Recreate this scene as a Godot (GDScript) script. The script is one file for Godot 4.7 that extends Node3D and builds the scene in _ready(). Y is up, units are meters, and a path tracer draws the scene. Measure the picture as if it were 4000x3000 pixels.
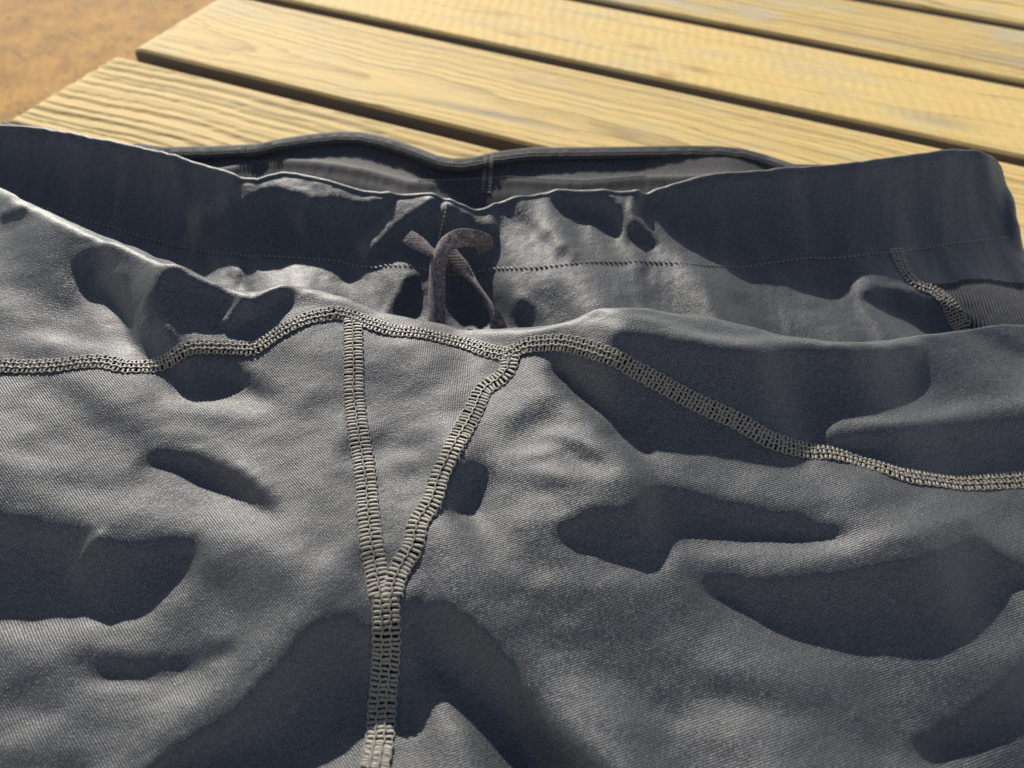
extends Node3D
# Dark running tights lying on a slatted picnic table in low sun. Metres, y up; the table top is y = 0.

var M := {}
var taken := {}
var front_net: Net
var rear_net: Net
var rng := RandomNumberGenerator.new()

# A surface over the table, given by the heights of a net of control points (cubic B-spline).
class Net:
	var x0 := 0.0
	var z0 := 0.0
	var d := 0.004
	var nx := 0
	var nz := 0
	var c := PackedFloat32Array()
	var done := {}
	func start(ax: float, az: float, step: float, cols: int, rows: int) -> void:
		x0 = ax; z0 = az; d = step; nx = cols; nz = rows
		c.resize(nx * nz)
	# one row of the net: heights in tenths of a millimetre from column `first` on, kept level beyond both ends
	func row(j: int, first: int, h: Array) -> void:
		for i in nx:
			c[j * nx + i] = h[clampi(i - first, 0, h.size() - 1)] * 0.0001
		done[j] = true
	func finish() -> void:
		var js: Array = done.keys()
		js.sort()
		for j in nz:
			if not done.has(j):
				var src: int = js[0] if j < js[0] else js[-1]
				for i in nx:
					c[j * nx + i] = c[src * nx + i]
	func at(x: float, z: float) -> float:
		var tx := clampf((x - x0) / d, 0.0, nx - 3.001)
		var tz := clampf((z - z0) / d, 0.0, nz - 3.001)
		var i := int(tx)
		var j := int(tz)
		var u := tx - i
		var v := tz - j
		var w0 := (1 - u) * (1 - u) * (1 - u)
		var w1 := 3 * u * u * u - 6 * u * u + 4
		var w2 := -3 * u * u * u + 3 * u * u + 3 * u + 1
		var w3 := u * u * u
		var k := j * nx + i
		var r0 := c[k] * w0 + c[k + 1] * w1 + c[k + 2] * w2 + c[k + 3] * w3
		k += nx
		var r1 := c[k] * w0 + c[k + 1] * w1 + c[k + 2] * w2 + c[k + 3] * w3
		k += nx
		var r2 := c[k] * w0 + c[k + 1] * w1 + c[k + 2] * w2 + c[k + 3] * w3
		k += nx
		var r3 := c[k] * w0 + c[k + 1] * w1 + c[k + 2] * w2 + c[k + 3] * w3
		return (r0 * (1 - v) * (1 - v) * (1 - v) + r1 * (3 * v * v * v - 6 * v * v + 4) + r2 * (-3 * v * v * v + 3 * v * v + 3 * v + 1) + r3 * v * v * v) / 36.0
	func normal(x: float, z: float) -> Vector3:
		var e := 0.0008
		return Vector3(at(x - e, z) - at(x + e, z), 2 * e, at(x, z - e) - at(x, z + e)).normalized()

# ---------------------------------------------------------------- helpers

func numbered(called: String) -> String:
	if not taken.has(called):
		taken[called] = 0
		return called
	taken[called] += 1
	return "%s_%03d" % [called, taken[called]]

func thing(called: String, label: String, category: String, at := Vector3.ZERO, group := "") -> Node3D:
	var o := Node3D.new()
	o.name = numbered(called)
	add_child(o, true)
	o.position = at
	o.set_meta("label", label)
	o.set_meta("category", category)
	if group:
		o.set_meta("group", group)
	return o

func put(called: String, mesh: Mesh, mat: Material, parent: Node, label := "", kind := "") -> MeshInstance3D:
	var o := MeshInstance3D.new()
	o.name = called
	o.mesh = mesh
	if mat:
		o.material_override = mat
	parent.add_child(o, true)
	if label:
		o.set_meta("label", label)
	if kind:
		o.set_meta("kind", kind)
	return o

# x of a curve (Vector2 x, value) by linear interpolation
func along(curve: PackedVector2Array, x: float) -> float:
	var n := curve.size()
	if x <= curve[0].x:
		return curve[0].y
	if x >= curve[n - 1].x:
		return curve[n - 1].y
	var lo := 0
	var hi := n - 1
	while hi - lo > 1:
		var mid := (lo + hi) >> 1
		if curve[mid].x <= x:
			lo = mid
		else:
			hi = mid
	var t := (x - curve[lo].x) / (curve[hi].x - curve[lo].x)
	return lerpf(curve[lo].y, curve[hi].y, t)

# points at even steps along a smooth curve through the given points
func even(pts: PackedVector3Array, step: float) -> PackedVector3Array:
	var c := Curve3D.new()
	c.bake_interval = step * 0.5
	for i in pts.size():
		var a := pts[maxi(i - 1, 0)]
		var b := pts[mini(i + 1, pts.size() - 1)]
		var t := (b - a) / 6.0
		c.add_point(pts[i], -t, t)
	var out := PackedVector3Array()
	var n := int(c.get_baked_length() / step)
	for i in n + 1:
		out.append(c.sample_baked(i * step, true))
	return out

# A cloth grid of rows x cols points; `who` names the part of every cell, one mesh per part.
func cloth_parts(pos: PackedVector3Array, rows: int, cols: int, who: PackedByteArray, n_parts: int, uv_of := PackedVector2Array()) -> Array:
	var nor := PackedVector3Array()
	nor.resize(rows * cols)
	for j in rows:
		for i in cols:
			var a := pos[j * cols + maxi(i - 1, 0)]
			var b := pos[j * cols + mini(i + 1, cols - 1)]
			var p := pos[maxi(j - 1, 0) * cols + i]
			var q := pos[mini(j + 1, rows - 1) * cols + i]
			nor[j * cols + i] = (q - p).cross(b - a).normalized()
	var out := []
	for k in n_parts:
		var remap := PackedInt32Array()
		remap.resize(rows * cols)
		remap.fill(-1)
		var v := PackedVector3Array()
		var n := PackedVector3Array()
		var t := PackedVector2Array()
		var idx := PackedInt32Array()
		for j in rows - 1:
			for i in cols - 1:
				if who[j * cols + i] != k:
					continue
				var quad := [j * cols + i, j * cols + i + 1, (j + 1) * cols + i + 1, (j + 1) * cols + i]
				for q in quad:
					if remap[q] < 0:
						remap[q] = v.size()
						v.append(pos[q])
						n.append(nor[q])
						t.append(uv_of[q])
				idx.append_array([remap[quad[0]], remap[quad[1]], remap[quad[2]], remap[quad[0]], remap[quad[2]], remap[quad[3]]])
		out.append([v, n, t, idx])
	return out

func arrays_mesh(list: Array) -> ArrayMesh:
	var m := ArrayMesh.new()
	for s in list:
		if s[3].is_empty():
			continue
		var a := []
		a.resize(Mesh.ARRAY_MAX)
		a[Mesh.ARRAY_VERTEX] = s[0]
		a[Mesh.ARRAY_NORMAL] = s[1]
		a[Mesh.ARRAY_TEX_UV] = s[2]
		a[Mesh.ARRAY_INDEX] = s[3]
		m.add_surface_from_arrays(Mesh.PRIMITIVE_TRIANGLES, a)
	return m

# collects smooth little shapes into one mesh
class Bag:
	var v := PackedVector3Array()
	var n := PackedVector3Array()
	var t := PackedVector2Array()
	var idx := PackedInt32Array()
	# a rounded strand of thread from a to b, flattened onto the cloth whose normal is up
	func strand(a: Vector3, b: Vector3, up: Vector3, wide: float, high: float, bow := 0.0) -> void:
		var dir := (b - a)
		var side := dir.cross(up).normalized()
		var base := v.size()
		var rings := 5
		var around := 6
		for r in rings:
			var s := r / (rings - 1.0)
			var swell := sqrt(maxf(0.3, 1.0 - pow(absf(s * 2 - 1), 5.0)))
			var c := a + dir * s + up * (bow * (1 - pow(s * 2 - 1, 2)))
			for k in around:
				var ang := TAU * k / around
				var o := side * cos(ang) * wide * 0.5 * swell + up * sin(ang) * high * 0.5 * swell
				v.append(c + o)
				n.append((side * cos(ang) / wide + up * sin(ang) / high).normalized())
				t.append(Vector2(s, k / 6.0))
		for r in rings - 1:
			for k in around:
				var p := base + r * around + k
				var q := base + r * around + (k + 1) % around
				idx.append_array([p, q, q + around, p, q + around, p + around])
	# a flat band with a low rounded back along points, normals given
	func band(pts: PackedVector3Array, ups: PackedVector3Array, wide: float, high: float) -> void:
		var base := v.size()
		var run := 0.0
		for i in pts.size():
			var dir := (pts[mini(i + 1, pts.size() - 1)] - pts[maxi(i - 1, 0)]).normalized()
			var side := dir.cross(ups[i]).normalized()
			if i:
				run += pts[i].distance_to(pts[i - 1])
			for k in 7:
				var s := k / 3.0 - 1.0
				v.append(pts[i] + side * s * wide * 0.5 + ups[i] * (high * (1 - pow(absf(s), 4.0)) - 0.0004 * absf(s)))
				n.append((ups[i] + side * signf(s) * pow(absf(s), 3.0) * 1.2).normalized())
				t.append(Vector2(run, s * wide * 0.5))
		for i in pts.size() - 1:
			for k in 6:
				var p := base + i * 7 + k
				idx.append_array([p, p + 1, p + 8, p, p + 8, p + 7])
	func mesh() -> ArrayMesh:
		var a := []
		a.resize(Mesh.ARRAY_MAX)
		a[Mesh.ARRAY_VERTEX] = v
		a[Mesh.ARRAY_NORMAL] = n
		a[Mesh.ARRAY_TEX_UV] = t
		a[Mesh.ARRAY_INDEX] = idx
		var m := ArrayMesh.new()
		m.add_surface_from_arrays(Mesh.PRIMITIVE_TRIANGLES, a)
		return m

# ---------------------------------------------------------------- textures and materials

func hash2(a: int, b: int) -> float:
	var h := (a * 374761393 + b * 668265263) & 0x7fffffff
	h = ((h ^ (h >> 13)) * 1274126177) & 0x7fffffff
	return ((h ^ (h >> 16)) & 0xffff) / 65535.0

# fine fibre speckle of the knit: grey levels round the cloth's own colour, plus sparse painted glints
func speckle_image(n: int, contrast: float, tint: Color) -> ImageTexture:
	var b := PackedByteArray()
	b.resize(n * n * 3)
	for j in n:
		for i in n:
			var g := 0.4 * hash2(i >> 1, j >> 1) + 0.6 * hash2((i >> 2) + 977, (j >> 2) + 31)
			var big := hash2((i >> 3) + 51, (j >> 3) + 7)
			var k := 1.0 + contrast * (g - 0.5) * 2.0 + 0.12 * (big - 0.5)
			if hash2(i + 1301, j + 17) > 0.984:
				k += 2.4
			for q in 3:
				b[(j * n + i) * 3 + q] = int(clampf([tint.r, tint.g, tint.b][q] * k, 0, 1) * 255)
	return ImageTexture.create_from_image(Image.create_from_data(n, n, false, Image.FORMAT_RGB8, b))

# diagonal rib of the knit with small irregularities, as a height picture
func rib_image(n: int, nu: int, nv: int, noise: float) -> ImageTexture:
	var b := PackedByteArray()
	b.resize(n * n)
	for j in n:
		for i in n:
			var ph := TAU * (nu * i + nv * j) / n
			var r := 0.5 + 0.5 * sin(ph + 0.5 * sin(TAU * (2.0 * i - 3.0 * j) / n))
			b[j * n + i] = int(255 * clampf(r * (1 - noise) + noise * (0.55 * hash2(i >> 2, j >> 2) + 0.45 * hash2(i >> 1, (j >> 1) + 3)), 0, 1))
	return ImageTexture.create_from_image(Image.create_from_data(n, n, false, Image.FORMAT_L8, b))

func cloth_material(color: Color, speck: Texture2D, rib: Texture2D, relief: float, rough: float, spec: float) -> StandardMaterial3D:
	var m := StandardMaterial3D.new()
	m.albedo_color = color.linear_to_srgb()
	m.albedo_texture = speck
	m.roughness = rough
	m.metallic_specular = spec
	m.heightmap_enabled = true
	m.heightmap_texture = rib
	m.heightmap_scale = relief
	m.uv1_scale = Vector3(20, 20, 20)
	m.rim_enabled = true
	m.rim = 0.15
	m.rim_tint = 0.2
	m.cull_mode = BaseMaterial3D.CULL_DISABLED
	return m

func materials() -> void:
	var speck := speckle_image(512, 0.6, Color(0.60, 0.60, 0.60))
	var c := Color(0.080, 0.088, 0.100)
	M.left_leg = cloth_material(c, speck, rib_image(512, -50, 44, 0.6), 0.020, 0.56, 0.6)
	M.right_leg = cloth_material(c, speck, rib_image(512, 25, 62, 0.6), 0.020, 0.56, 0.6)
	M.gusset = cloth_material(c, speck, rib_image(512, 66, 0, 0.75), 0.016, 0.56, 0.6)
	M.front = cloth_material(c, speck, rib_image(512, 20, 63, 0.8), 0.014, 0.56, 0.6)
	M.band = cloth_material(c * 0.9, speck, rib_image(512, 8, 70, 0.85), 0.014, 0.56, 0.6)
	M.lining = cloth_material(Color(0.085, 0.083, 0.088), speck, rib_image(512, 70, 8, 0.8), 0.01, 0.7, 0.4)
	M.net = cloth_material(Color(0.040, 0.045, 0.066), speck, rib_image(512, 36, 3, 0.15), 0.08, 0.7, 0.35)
	var th := StandardMaterial3D.new()
	th.albedo_color = Color(0.165, 0.147, 0.116).linear_to_srgb()
	th.roughness = 0.5
	th.metallic_specular = 0.6
	M.thread = th
	var dark := StandardMaterial3D.new()
	dark.albedo_color = Color(0.06, 0.057, 0.052).linear_to_srgb()
	dark.roughness = 0.8
	M.seam = dark
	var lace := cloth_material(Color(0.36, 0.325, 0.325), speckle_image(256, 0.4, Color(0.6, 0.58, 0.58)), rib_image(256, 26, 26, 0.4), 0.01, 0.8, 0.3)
	M.lace = lace

# ---------------------------------------------------------------- the garment

# the belly fold, the gusset and the tops of the legs
func front_rows(n: Net) -> void:
	n.start(-0.2900, -0.3300, 0.0032, 185, 97)
	n.row(18, 11, [550, 550, 550, 550, 550, 550, 549, 549, 548, 548, 548, 548, 548, 549, 549, 548, 547, 545, 543, 541, 538, 536, 533, 531, 528, 526, 523, 521, 519, 517, 515, 512, 510, 508, 506, 504, 502, 499, 496, 494, 491, 487, 484, 481, 478, 475, 473, 471, 469, 468, 467, 466, 466, 466, 466, 466, 466, 465, 464, 464, 463, 462, 460, 459, 458, 457, 455, 454, 453, 451, 450, 449, 448, 448, 448, 448, 449, 452, 455, 459, 465, 471, 477, 484, 491, 499, 506, 513, 519, 525, 530, 534, 537, 540, 543, 544, 546, 547, 549, 550, 551, 552, 553, 554, 554, 555, 555, 554, 554, 552, 550, 548, 545, 542, 539, 536, 533, 530, 527, 524, 521, 519, 517, 516, 515, 515, 515, 515, 515, 516, 517, 518, 518, 519, 520, 521, 522, 523, 524, 525, 526, 527, 527, 528, 529, 529, 529, 530, 530, 530, 530, 530, 530, 530, 530, 530, 530, 530, 530, 530])
	n.row(19, 12, [550, 550, 550, 549, 549, 549, 548, 548, 548, 549, 550, 551, 552, 551, 550, 548, 546, 544, 541, 539, 536, 534, 531, 529, 526, 524, 521, 519, 517, 515, 512, 510, 508, 506, 504, 502, 499, 496, 494, 491, 487, 484, 481, 478, 475, 473, 471, 469, 468, 467, 466, 466, 466, 466, 466, 466, 465, 464, 464, 463, 462, 460, 459, 458, 457, 455, 454, 453, 451, 450, 449, 448, 448, 448, 448, 449, 452, 455, 459, 465, 471, 477, 484, 492, 499, 506, 513, 519, 525, 530, 534, 537, 540, 543, 544, 546, 547, 549, 550, 551, 552, 553, 554, 554, 555, 555, 554, 554, 552, 550, 548, 545, 542, 539, 536, 533, 530, 527, 524, 521, 519, 517, 516, 515, 515, 514, 515, 515, 516, 517, 518, 518, 519, 520, 521, 522, 523, 524, 525, 526, 527, 527, 528, 529, 529, 529, 530, 530, 530, 530, 530, 530, 530, 530, 530, 530, 530, 530, 530])
	n.row(20, 12, [550, 550, 549, 549, 549, 548, 548, 549, 550, 552, 556, 557, 557, 555, 553, 551, 549, 546, 543, 540, 537, 535, 532, 529, 527, 524, 521, 519, 517, 514, 512, 510, 508, 506, 504, 502, 499, 496, 494, 490, 487, 484, 481, 478, 475, 473, 471, 469, 468, 467, 466, 466, 466, 466, 466, 466, 465, 464, 464, 463, 461, 460, 459, 458, 457, 455, 454, 453, 451, 450, 449, 448, 448, 448, 448, 449, 452, 455, 459, 465, 471, 477, 484, 491, 499, 506, 513, 519, 525, 530, 534, 537, 540, 543, 544, 546, 547, 549, 550, 551, 552, 553, 554, 554, 555, 555, 554, 554, 552, 550, 548, 545, 542, 539, 536, 533, 530, 527, 524, 521, 519, 517, 516, 515, 515, 515, 515, 515, 516, 517, 518, 518, 519, 520, 521, 522, 523, 524, 525, 526, 527, 527, 528, 529, 529, 529, 530, 530, 530, 530, 530, 530, 530, 530, 530, 530, 530, 530])
	n.row(21, 13, [549, 549, 549, 549, 549, 550, 551, 555, 563, 566, 567, 564, 561, 559, 556, 552, 549, 546, 542, 539, 536, 533, 530, 527, 525, 522, 519, 517, 514, 512, 510, 508, 506, 504, 501, 499, 496, 493, 490, 487, 484, 481, 478, 475, 473, 471, 469, 468, 467, 466, 466, 466, 466, 466, 466, 465, 464, 464, 463, 461, 460, 459, 458, 457, 455, 454, 453, 451, 450, 449, 448, 448, 448, 448, 449, 452, 455, 459, 465, 471, 477, 484, 491, 499, 506, 513, 519, 525, 530, 534, 537, 540, 543, 544, 546, 547, 549, 550, 551, 552, 553, 554, 554, 555, 555, 554, 554, 552, 550, 548, 545, 542, 539, 536, 533, 530, 527, 524, 521, 519, 517, 516, 515, 515, 515, 515, 515, 516, 517, 518, 518, 519, 520, 521, 522, 523, 524, 525, 526, 527, 527, 528, 529, 529, 529, 530, 530, 530, 530, 530, 530, 530, 530, 530, 530, 530, 530])
	n.row(22, 13, [547, 547, 548, 549, 551, 556, 568, 583, 584, 582, 575, 572, 570, 566, 562, 558, 554, 550, 546, 542, 539, 536, 532, 529, 525, 522, 519, 517, 515, 512, 510, 508, 506, 504, 501, 499, 496, 493, 490, 487, 484, 481, 478, 475, 473, 471, 469, 468, 467, 466, 466, 466, 466, 466, 466, 465, 464, 464, 463, 462, 460, 459, 458, 457, 455, 454, 453, 451, 450, 449, 448, 448, 448, 448, 449, 452, 455, 459, 465, 471, 477, 484, 491, 499, 506, 513, 519, 525, 530, 534, 537, 540, 543, 545, 546, 548, 549, 550, 551, 552, 553, 554, 554, 555, 555, 554, 554, 552, 550, 548, 545, 542, 539, 536, 533, 530, 527, 524, 521, 519, 517, 516, 515, 515, 514, 515, 515, 516, 517, 518, 518, 519, 520, 521, 522, 523, 524, 525, 526, 527, 527, 528, 529, 529, 529, 530, 530, 530, 530, 530, 530, 530, 530, 530, 530, 530])
	n.row(23, 14, [545, 546, 548, 552, 559, 568, 571, 577, 580, 582, 582, 577, 574, 571, 564, 560, 556, 552, 548, 544, 539, 534, 530, 526, 523, 520, 517, 515, 513, 510, 508, 506, 504, 501, 499, 496, 493, 490, 487, 484, 481, 478, 475, 473, 471, 469, 468, 467, 466, 466, 466, 466, 466, 466, 465, 464, 464, 463, 462, 460, 459, 458, 457, 455, 454, 453, 451, 450, 449, 448, 448, 448, 448, 449, 452, 455, 459, 465, 471, 477, 484, 491, 499, 506, 513, 519, 525, 530, 534, 537, 540, 543, 544, 546, 548, 549, 550, 551, 552, 553, 554, 554, 555, 555, 554, 554, 552, 550, 548, 545, 542, 539, 536, 533, 530, 527, 524, 521, 519, 517, 516, 515, 515, 514, 515, 515, 516, 517, 518, 518, 519, 520, 521, 522, 523, 524, 525, 526, 527, 527, 528, 529, 529, 529, 530, 530, 530, 530, 530, 530, 530, 530, 530, 530, 530])
	n.row(24, 14, [543, 544, 547, 551, 556, 559, 563, 567, 570, 575, 580, 585, 583, 575, 574, 570, 564, 560, 555, 549, 543, 537, 531, 527, 524, 521, 518, 516, 513, 511, 508, 506, 504, 501, 499, 496, 493, 490, 487, 484, 481, 478, 475, 473, 471, 469, 468, 467, 466, 466, 466, 466, 466, 466, 465, 465, 464, 463, 462, 460, 459, 458, 457, 455, 454, 453, 451, 450, 449, 448, 448, 448, 448, 449, 452, 455, 459, 465, 471, 477, 484, 491, 499, 506, 513, 519, 525, 530, 534, 537, 540, 543, 544, 546, 547, 549, 550, 551, 552, 553, 554, 554, 555, 555, 554, 553, 552, 550, 548, 545, 542, 539, 536, 533, 530, 527, 524, 521, 519, 517, 516, 515, 514, 514, 515, 515, 516, 517, 518, 518, 519, 520, 521, 522, 523, 524, 525, 526, 527, 527, 528, 529, 529, 529, 530, 530, 530, 530, 530, 530, 530, 530, 530, 530])
	n.row(25, 15, [543, 546, 549, 551, 553, 555, 559, 563, 568, 573, 577, 583, 588, 584, 577, 575, 572, 564, 555, 546, 539, 535, 530, 526, 523, 519, 516, 514, 511, 509, 506, 504, 501, 499, 496, 493, 490, 487, 484, 481, 478, 475, 473, 471, 469, 468, 467, 466, 466, 466, 466, 466, 466, 465, 465, 464, 463, 462, 460, 459, 458, 457, 455, 454, 453, 451, 450, 449, 448, 448, 448, 448, 449, 452, 455, 459, 465, 471, 477, 484, 492, 499, 506, 513, 519, 525, 530, 534, 537, 540, 542, 544, 546, 547, 549, 550, 551, 552, 553, 554, 554, 555, 555, 554, 553, 552, 550, 548, 545, 542, 539, 536, 533, 530, 527, 524, 521, 519, 517, 516, 515, 515, 515, 515, 515, 516, 517, 518, 518, 519, 520, 521, 522, 523, 524, 525, 526, 526, 527, 528, 528, 529, 529, 530, 530, 530, 530, 530, 530, 530, 530, 530, 530])
	n.row(26, 16, [543, 544, 546, 547, 549, 552, 556, 562, 567, 571, 575, 581, 590, 595, 594, 583, 570, 558, 550, 545, 538, 534, 530, 525, 521, 518, 515, 512, 509, 507, 504, 501, 499, 496, 493, 490, 487, 484, 481, 478, 475, 473, 471, 469, 467, 467, 466, 466, 466, 466, 466, 466, 465, 465, 464, 463, 462, 460, 459, 458, 457, 455, 454, 453, 451, 450, 449, 448, 448, 448, 448, 449, 452, 455, 459, 465, 471, 477, 484, 491, 499, 506, 513, 519, 525, 530, 534, 537, 540, 542, 544, 546, 547, 549, 550, 551, 552, 553, 554, 554, 555, 555, 554, 554, 552, 550, 548, 545, 542, 539, 536, 533, 530, 527, 524, 521, 519, 517, 516, 515, 515, 515, 515, 515, 516, 517, 518, 519, 519, 520, 521, 522, 523, 524, 525, 526, 526, 527, 528, 528, 529, 529, 530, 530, 530, 530, 530, 530, 530, 530, 530])
	n.row(27, 16, [539, 540, 541, 542, 544, 546, 550, 556, 561, 565, 569, 574, 581, 593, 589, 580, 570, 564, 559, 551, 546, 541, 534, 529, 525, 520, 517, 513, 510, 507, 504, 501, 498, 495, 492, 490, 487, 484, 481, 478, 475, 473, 471, 469, 467, 467, 466, 466, 466, 466, 466, 466, 465, 464, 464, 463, 461, 460, 459, 458, 457, 455, 454, 453, 451, 450, 449, 448, 448, 448, 448, 450, 452, 455, 459, 465, 471, 477, 484, 491, 499, 506, 513, 519, 525, 530, 534, 537, 540, 543, 544, 546, 547, 549, 550, 551, 552, 553, 554, 554, 555, 555, 554, 554, 552, 550, 548, 545, 542, 539, 536, 533, 530, 527, 524, 521, 519, 517, 516, 515, 515, 515, 515, 515, 516, 517, 518, 519, 519, 520, 521, 522, 523, 524, 525, 526, 527, 527, 528, 528, 529, 529, 529, 530, 530, 530, 530, 530, 530, 530, 530])
	n.row(28, 17, [535, 536, 537, 538, 541, 544, 549, 554, 559, 562, 566, 572, 580, 596, 593, 587, 580, 569, 566, 557, 547, 542, 535, 529, 524, 519, 515, 511, 507, 504, 501, 498, 495, 492, 489, 487, 484, 481, 478, 475, 473, 470, 469, 467, 466, 466, 466, 466, 466, 466, 466, 465, 464, 464, 462, 461, 460, 459, 458, 457, 455, 454, 453, 451, 450, 449, 448, 448, 448, 448, 449, 452, 455, 459, 465, 471, 477, 484, 491, 499, 506, 513, 519, 525, 530, 534, 538, 540, 543, 545, 546, 548, 549, 550, 551, 552, 553, 554, 554, 555, 555, 554, 554, 552, 550, 548, 545, 542, 539, 536, 533, 530, 527, 524, 521, 519, 517, 516, 515, 514, 514, 515, 515, 516, 517, 518, 518, 519, 520, 521, 522, 523, 524, 525, 526, 527, 527, 528, 528, 529, 529, 529, 530, 530, 530, 530, 530, 530, 530])
	n.row(29, 17, [531, 532, 533, 534, 536, 539, 543, 548, 551, 554, 559, 562, 571, 562, 568, 582, 589, 593, 579, 568, 563, 553, 542, 537, 530, 523, 518, 513, 508, 504, 501, 498, 495, 492, 490, 487, 484, 481, 478, 475, 472, 470, 468, 467, 466, 466, 466, 466, 466, 466, 466, 465, 464, 463, 462, 461, 460, 459, 458, 457, 455, 454, 453, 451, 450, 449, 448, 448, 448, 448, 449, 452, 455, 459, 465, 471, 477, 484, 491, 499, 506, 513, 519, 525, 530, 534, 537, 540, 543, 545, 546, 548, 549, 550, 551, 552, 553, 554, 554, 555, 555, 554, 554, 552, 550, 548, 545, 542, 539, 536, 533, 530, 527, 524, 521, 519, 517, 516, 515, 515, 514, 515, 515, 516, 517, 518, 518, 519, 520, 521, 522, 523, 524, 525, 526, 527, 527, 528, 528, 529, 529, 530, 530, 530, 530, 530, 530, 530, 530])
	n.row(30, 18, [528, 529, 530, 532, 535, 538, 541, 543, 547, 550, 557, 555, 559, 564, 569, 577, 585, 593, 592, 575, 564, 558, 547, 536, 530, 523, 515, 509, 505, 501, 498, 496, 493, 490, 487, 484, 480, 477, 474, 472, 469, 468, 467, 466, 466, 466, 466, 466, 466, 465, 465, 464, 463, 462, 461, 460, 459, 458, 456, 455, 454, 453, 451, 450, 449, 448, 448, 448, 448, 449, 452, 455, 459, 465, 471, 477, 484, 491, 499, 506, 513, 519, 525, 530, 534, 538, 540, 543, 545, 546, 548, 549, 550, 551, 552, 553, 554, 554, 555, 555, 554, 554, 552, 550, 548, 545, 542, 539, 536, 533, 530, 527, 524, 521, 519, 517, 516, 515, 514, 514, 515, 515, 516, 517, 518, 518, 519, 520, 521, 522, 523, 524, 525, 526, 526, 527, 528, 528, 529, 529, 530, 530, 530, 530, 530, 530, 530])
	n.row(31, 18, [524, 525, 526, 528, 530, 531, 534, 537, 540, 544, 547, 551, 549, 553, 561, 570, 577, 582, 589, 595, 591, 572, 559, 553, 541, 528, 520, 515, 508, 505, 502, 499, 495, 491, 488, 484, 480, 476, 473, 471, 468, 467, 466, 465, 465, 465, 465, 465, 465, 465, 464, 463, 463, 462, 461, 460, 459, 458, 456, 455, 454, 453, 451, 450, 449, 448, 448, 448, 448, 449, 452, 455, 459, 465, 471, 477, 484, 491, 499, 506, 513, 519, 525, 530, 534, 538, 540, 543, 545, 546, 548, 549, 550, 551, 552, 553, 554, 554, 555, 555, 554, 554, 552, 550, 548, 545, 542, 539, 536, 533, 530, 527, 524, 521, 519, 517, 516, 515, 515, 515, 515, 515, 516, 517, 517, 518, 519, 520, 521, 522, 523, 524, 525, 526, 526, 527, 528, 528, 529, 529, 530, 530, 530, 530, 530, 530, 530])
	n.row(32, 19, [521, 521, 522, 523, 524, 526, 530, 535, 539, 542, 542, 543, 546, 552, 561, 569, 574, 577, 582, 588, 595, 589, 568, 551, 545, 535, 522, 517, 514, 510, 504, 499, 494, 488, 484, 479, 475, 472, 469, 467, 466, 465, 465, 464, 464, 464, 464, 464, 464, 463, 463, 462, 462, 461, 460, 459, 458, 456, 455, 454, 453, 451, 450, 449, 448, 448, 448, 448, 449, 452, 455, 459, 465, 471, 477, 484, 492, 499, 506, 513, 519, 525, 530, 534, 538, 540, 543, 544, 546, 547, 549, 550, 551, 552, 553, 554, 554, 555, 555, 554, 553, 552, 550, 548, 545, 542, 539, 536, 533, 530, 527, 524, 521, 519, 517, 516, 515, 515, 515, 515, 515, 516, 517, 517, 518, 519, 520, 521, 522, 523, 524, 525, 526, 526, 527, 528, 528, 529, 529, 530, 530, 530, 530, 530, 530])
	n.row(33, 19, [516, 516, 517, 517, 518, 519, 523, 529, 534, 537, 539, 539, 541, 545, 551, 559, 565, 570, 573, 575, 580, 585, 591, 590, 570, 547, 544, 540, 532, 521, 514, 507, 497, 491, 484, 479, 475, 471, 468, 466, 465, 464, 463, 463, 463, 462, 463, 462, 462, 462, 462, 462, 462, 461, 460, 459, 458, 456, 455, 454, 453, 451, 450, 449, 448, 448, 448, 448, 449, 452, 455, 459, 465, 471, 477, 484, 492, 499, 506, 513, 519, 525, 530, 534, 538, 540, 542, 544, 546, 547, 549, 550, 551, 552, 553, 554, 554, 555, 555, 554, 553, 552, 550, 548, 545, 542, 539, 536, 533, 530, 527, 524, 521, 519, 517, 516, 515, 515, 514, 515, 515, 516, 516, 517, 518, 519, 520, 521, 522, 523, 524, 525, 526, 527, 527, 528, 529, 529, 530, 530, 530, 530, 530, 530, 530])
	n.row(34, 20, [512, 512, 512, 513, 515, 519, 524, 528, 531, 533, 533, 534, 536, 542, 549, 555, 560, 563, 565, 567, 568, 570, 573, 581, 596, 589, 571, 555, 544, 530, 515, 506, 494, 487, 480, 475, 471, 468, 466, 465, 463, 462, 461, 461, 461, 460, 460, 462, 462, 463, 463, 462, 461, 460, 459, 458, 457, 456, 454, 453, 451, 450, 449, 448, 448, 448, 448, 449, 452, 455, 459, 465, 471, 477, 484, 491, 499, 506, 513, 519, 525, 530, 534, 537, 540, 542, 544, 546, 547, 548, 550, 551, 552, 553, 554, 554, 555, 555, 554, 553, 552, 550, 548, 545, 542, 539, 536, 533, 530, 527, 524, 521, 519, 517, 516, 515, 514, 514, 514, 515, 515, 516, 517, 518, 519, 520, 521, 522, 523, 524, 525, 526, 527, 528, 528, 529, 530, 530, 530, 530, 530, 530, 530])
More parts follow.
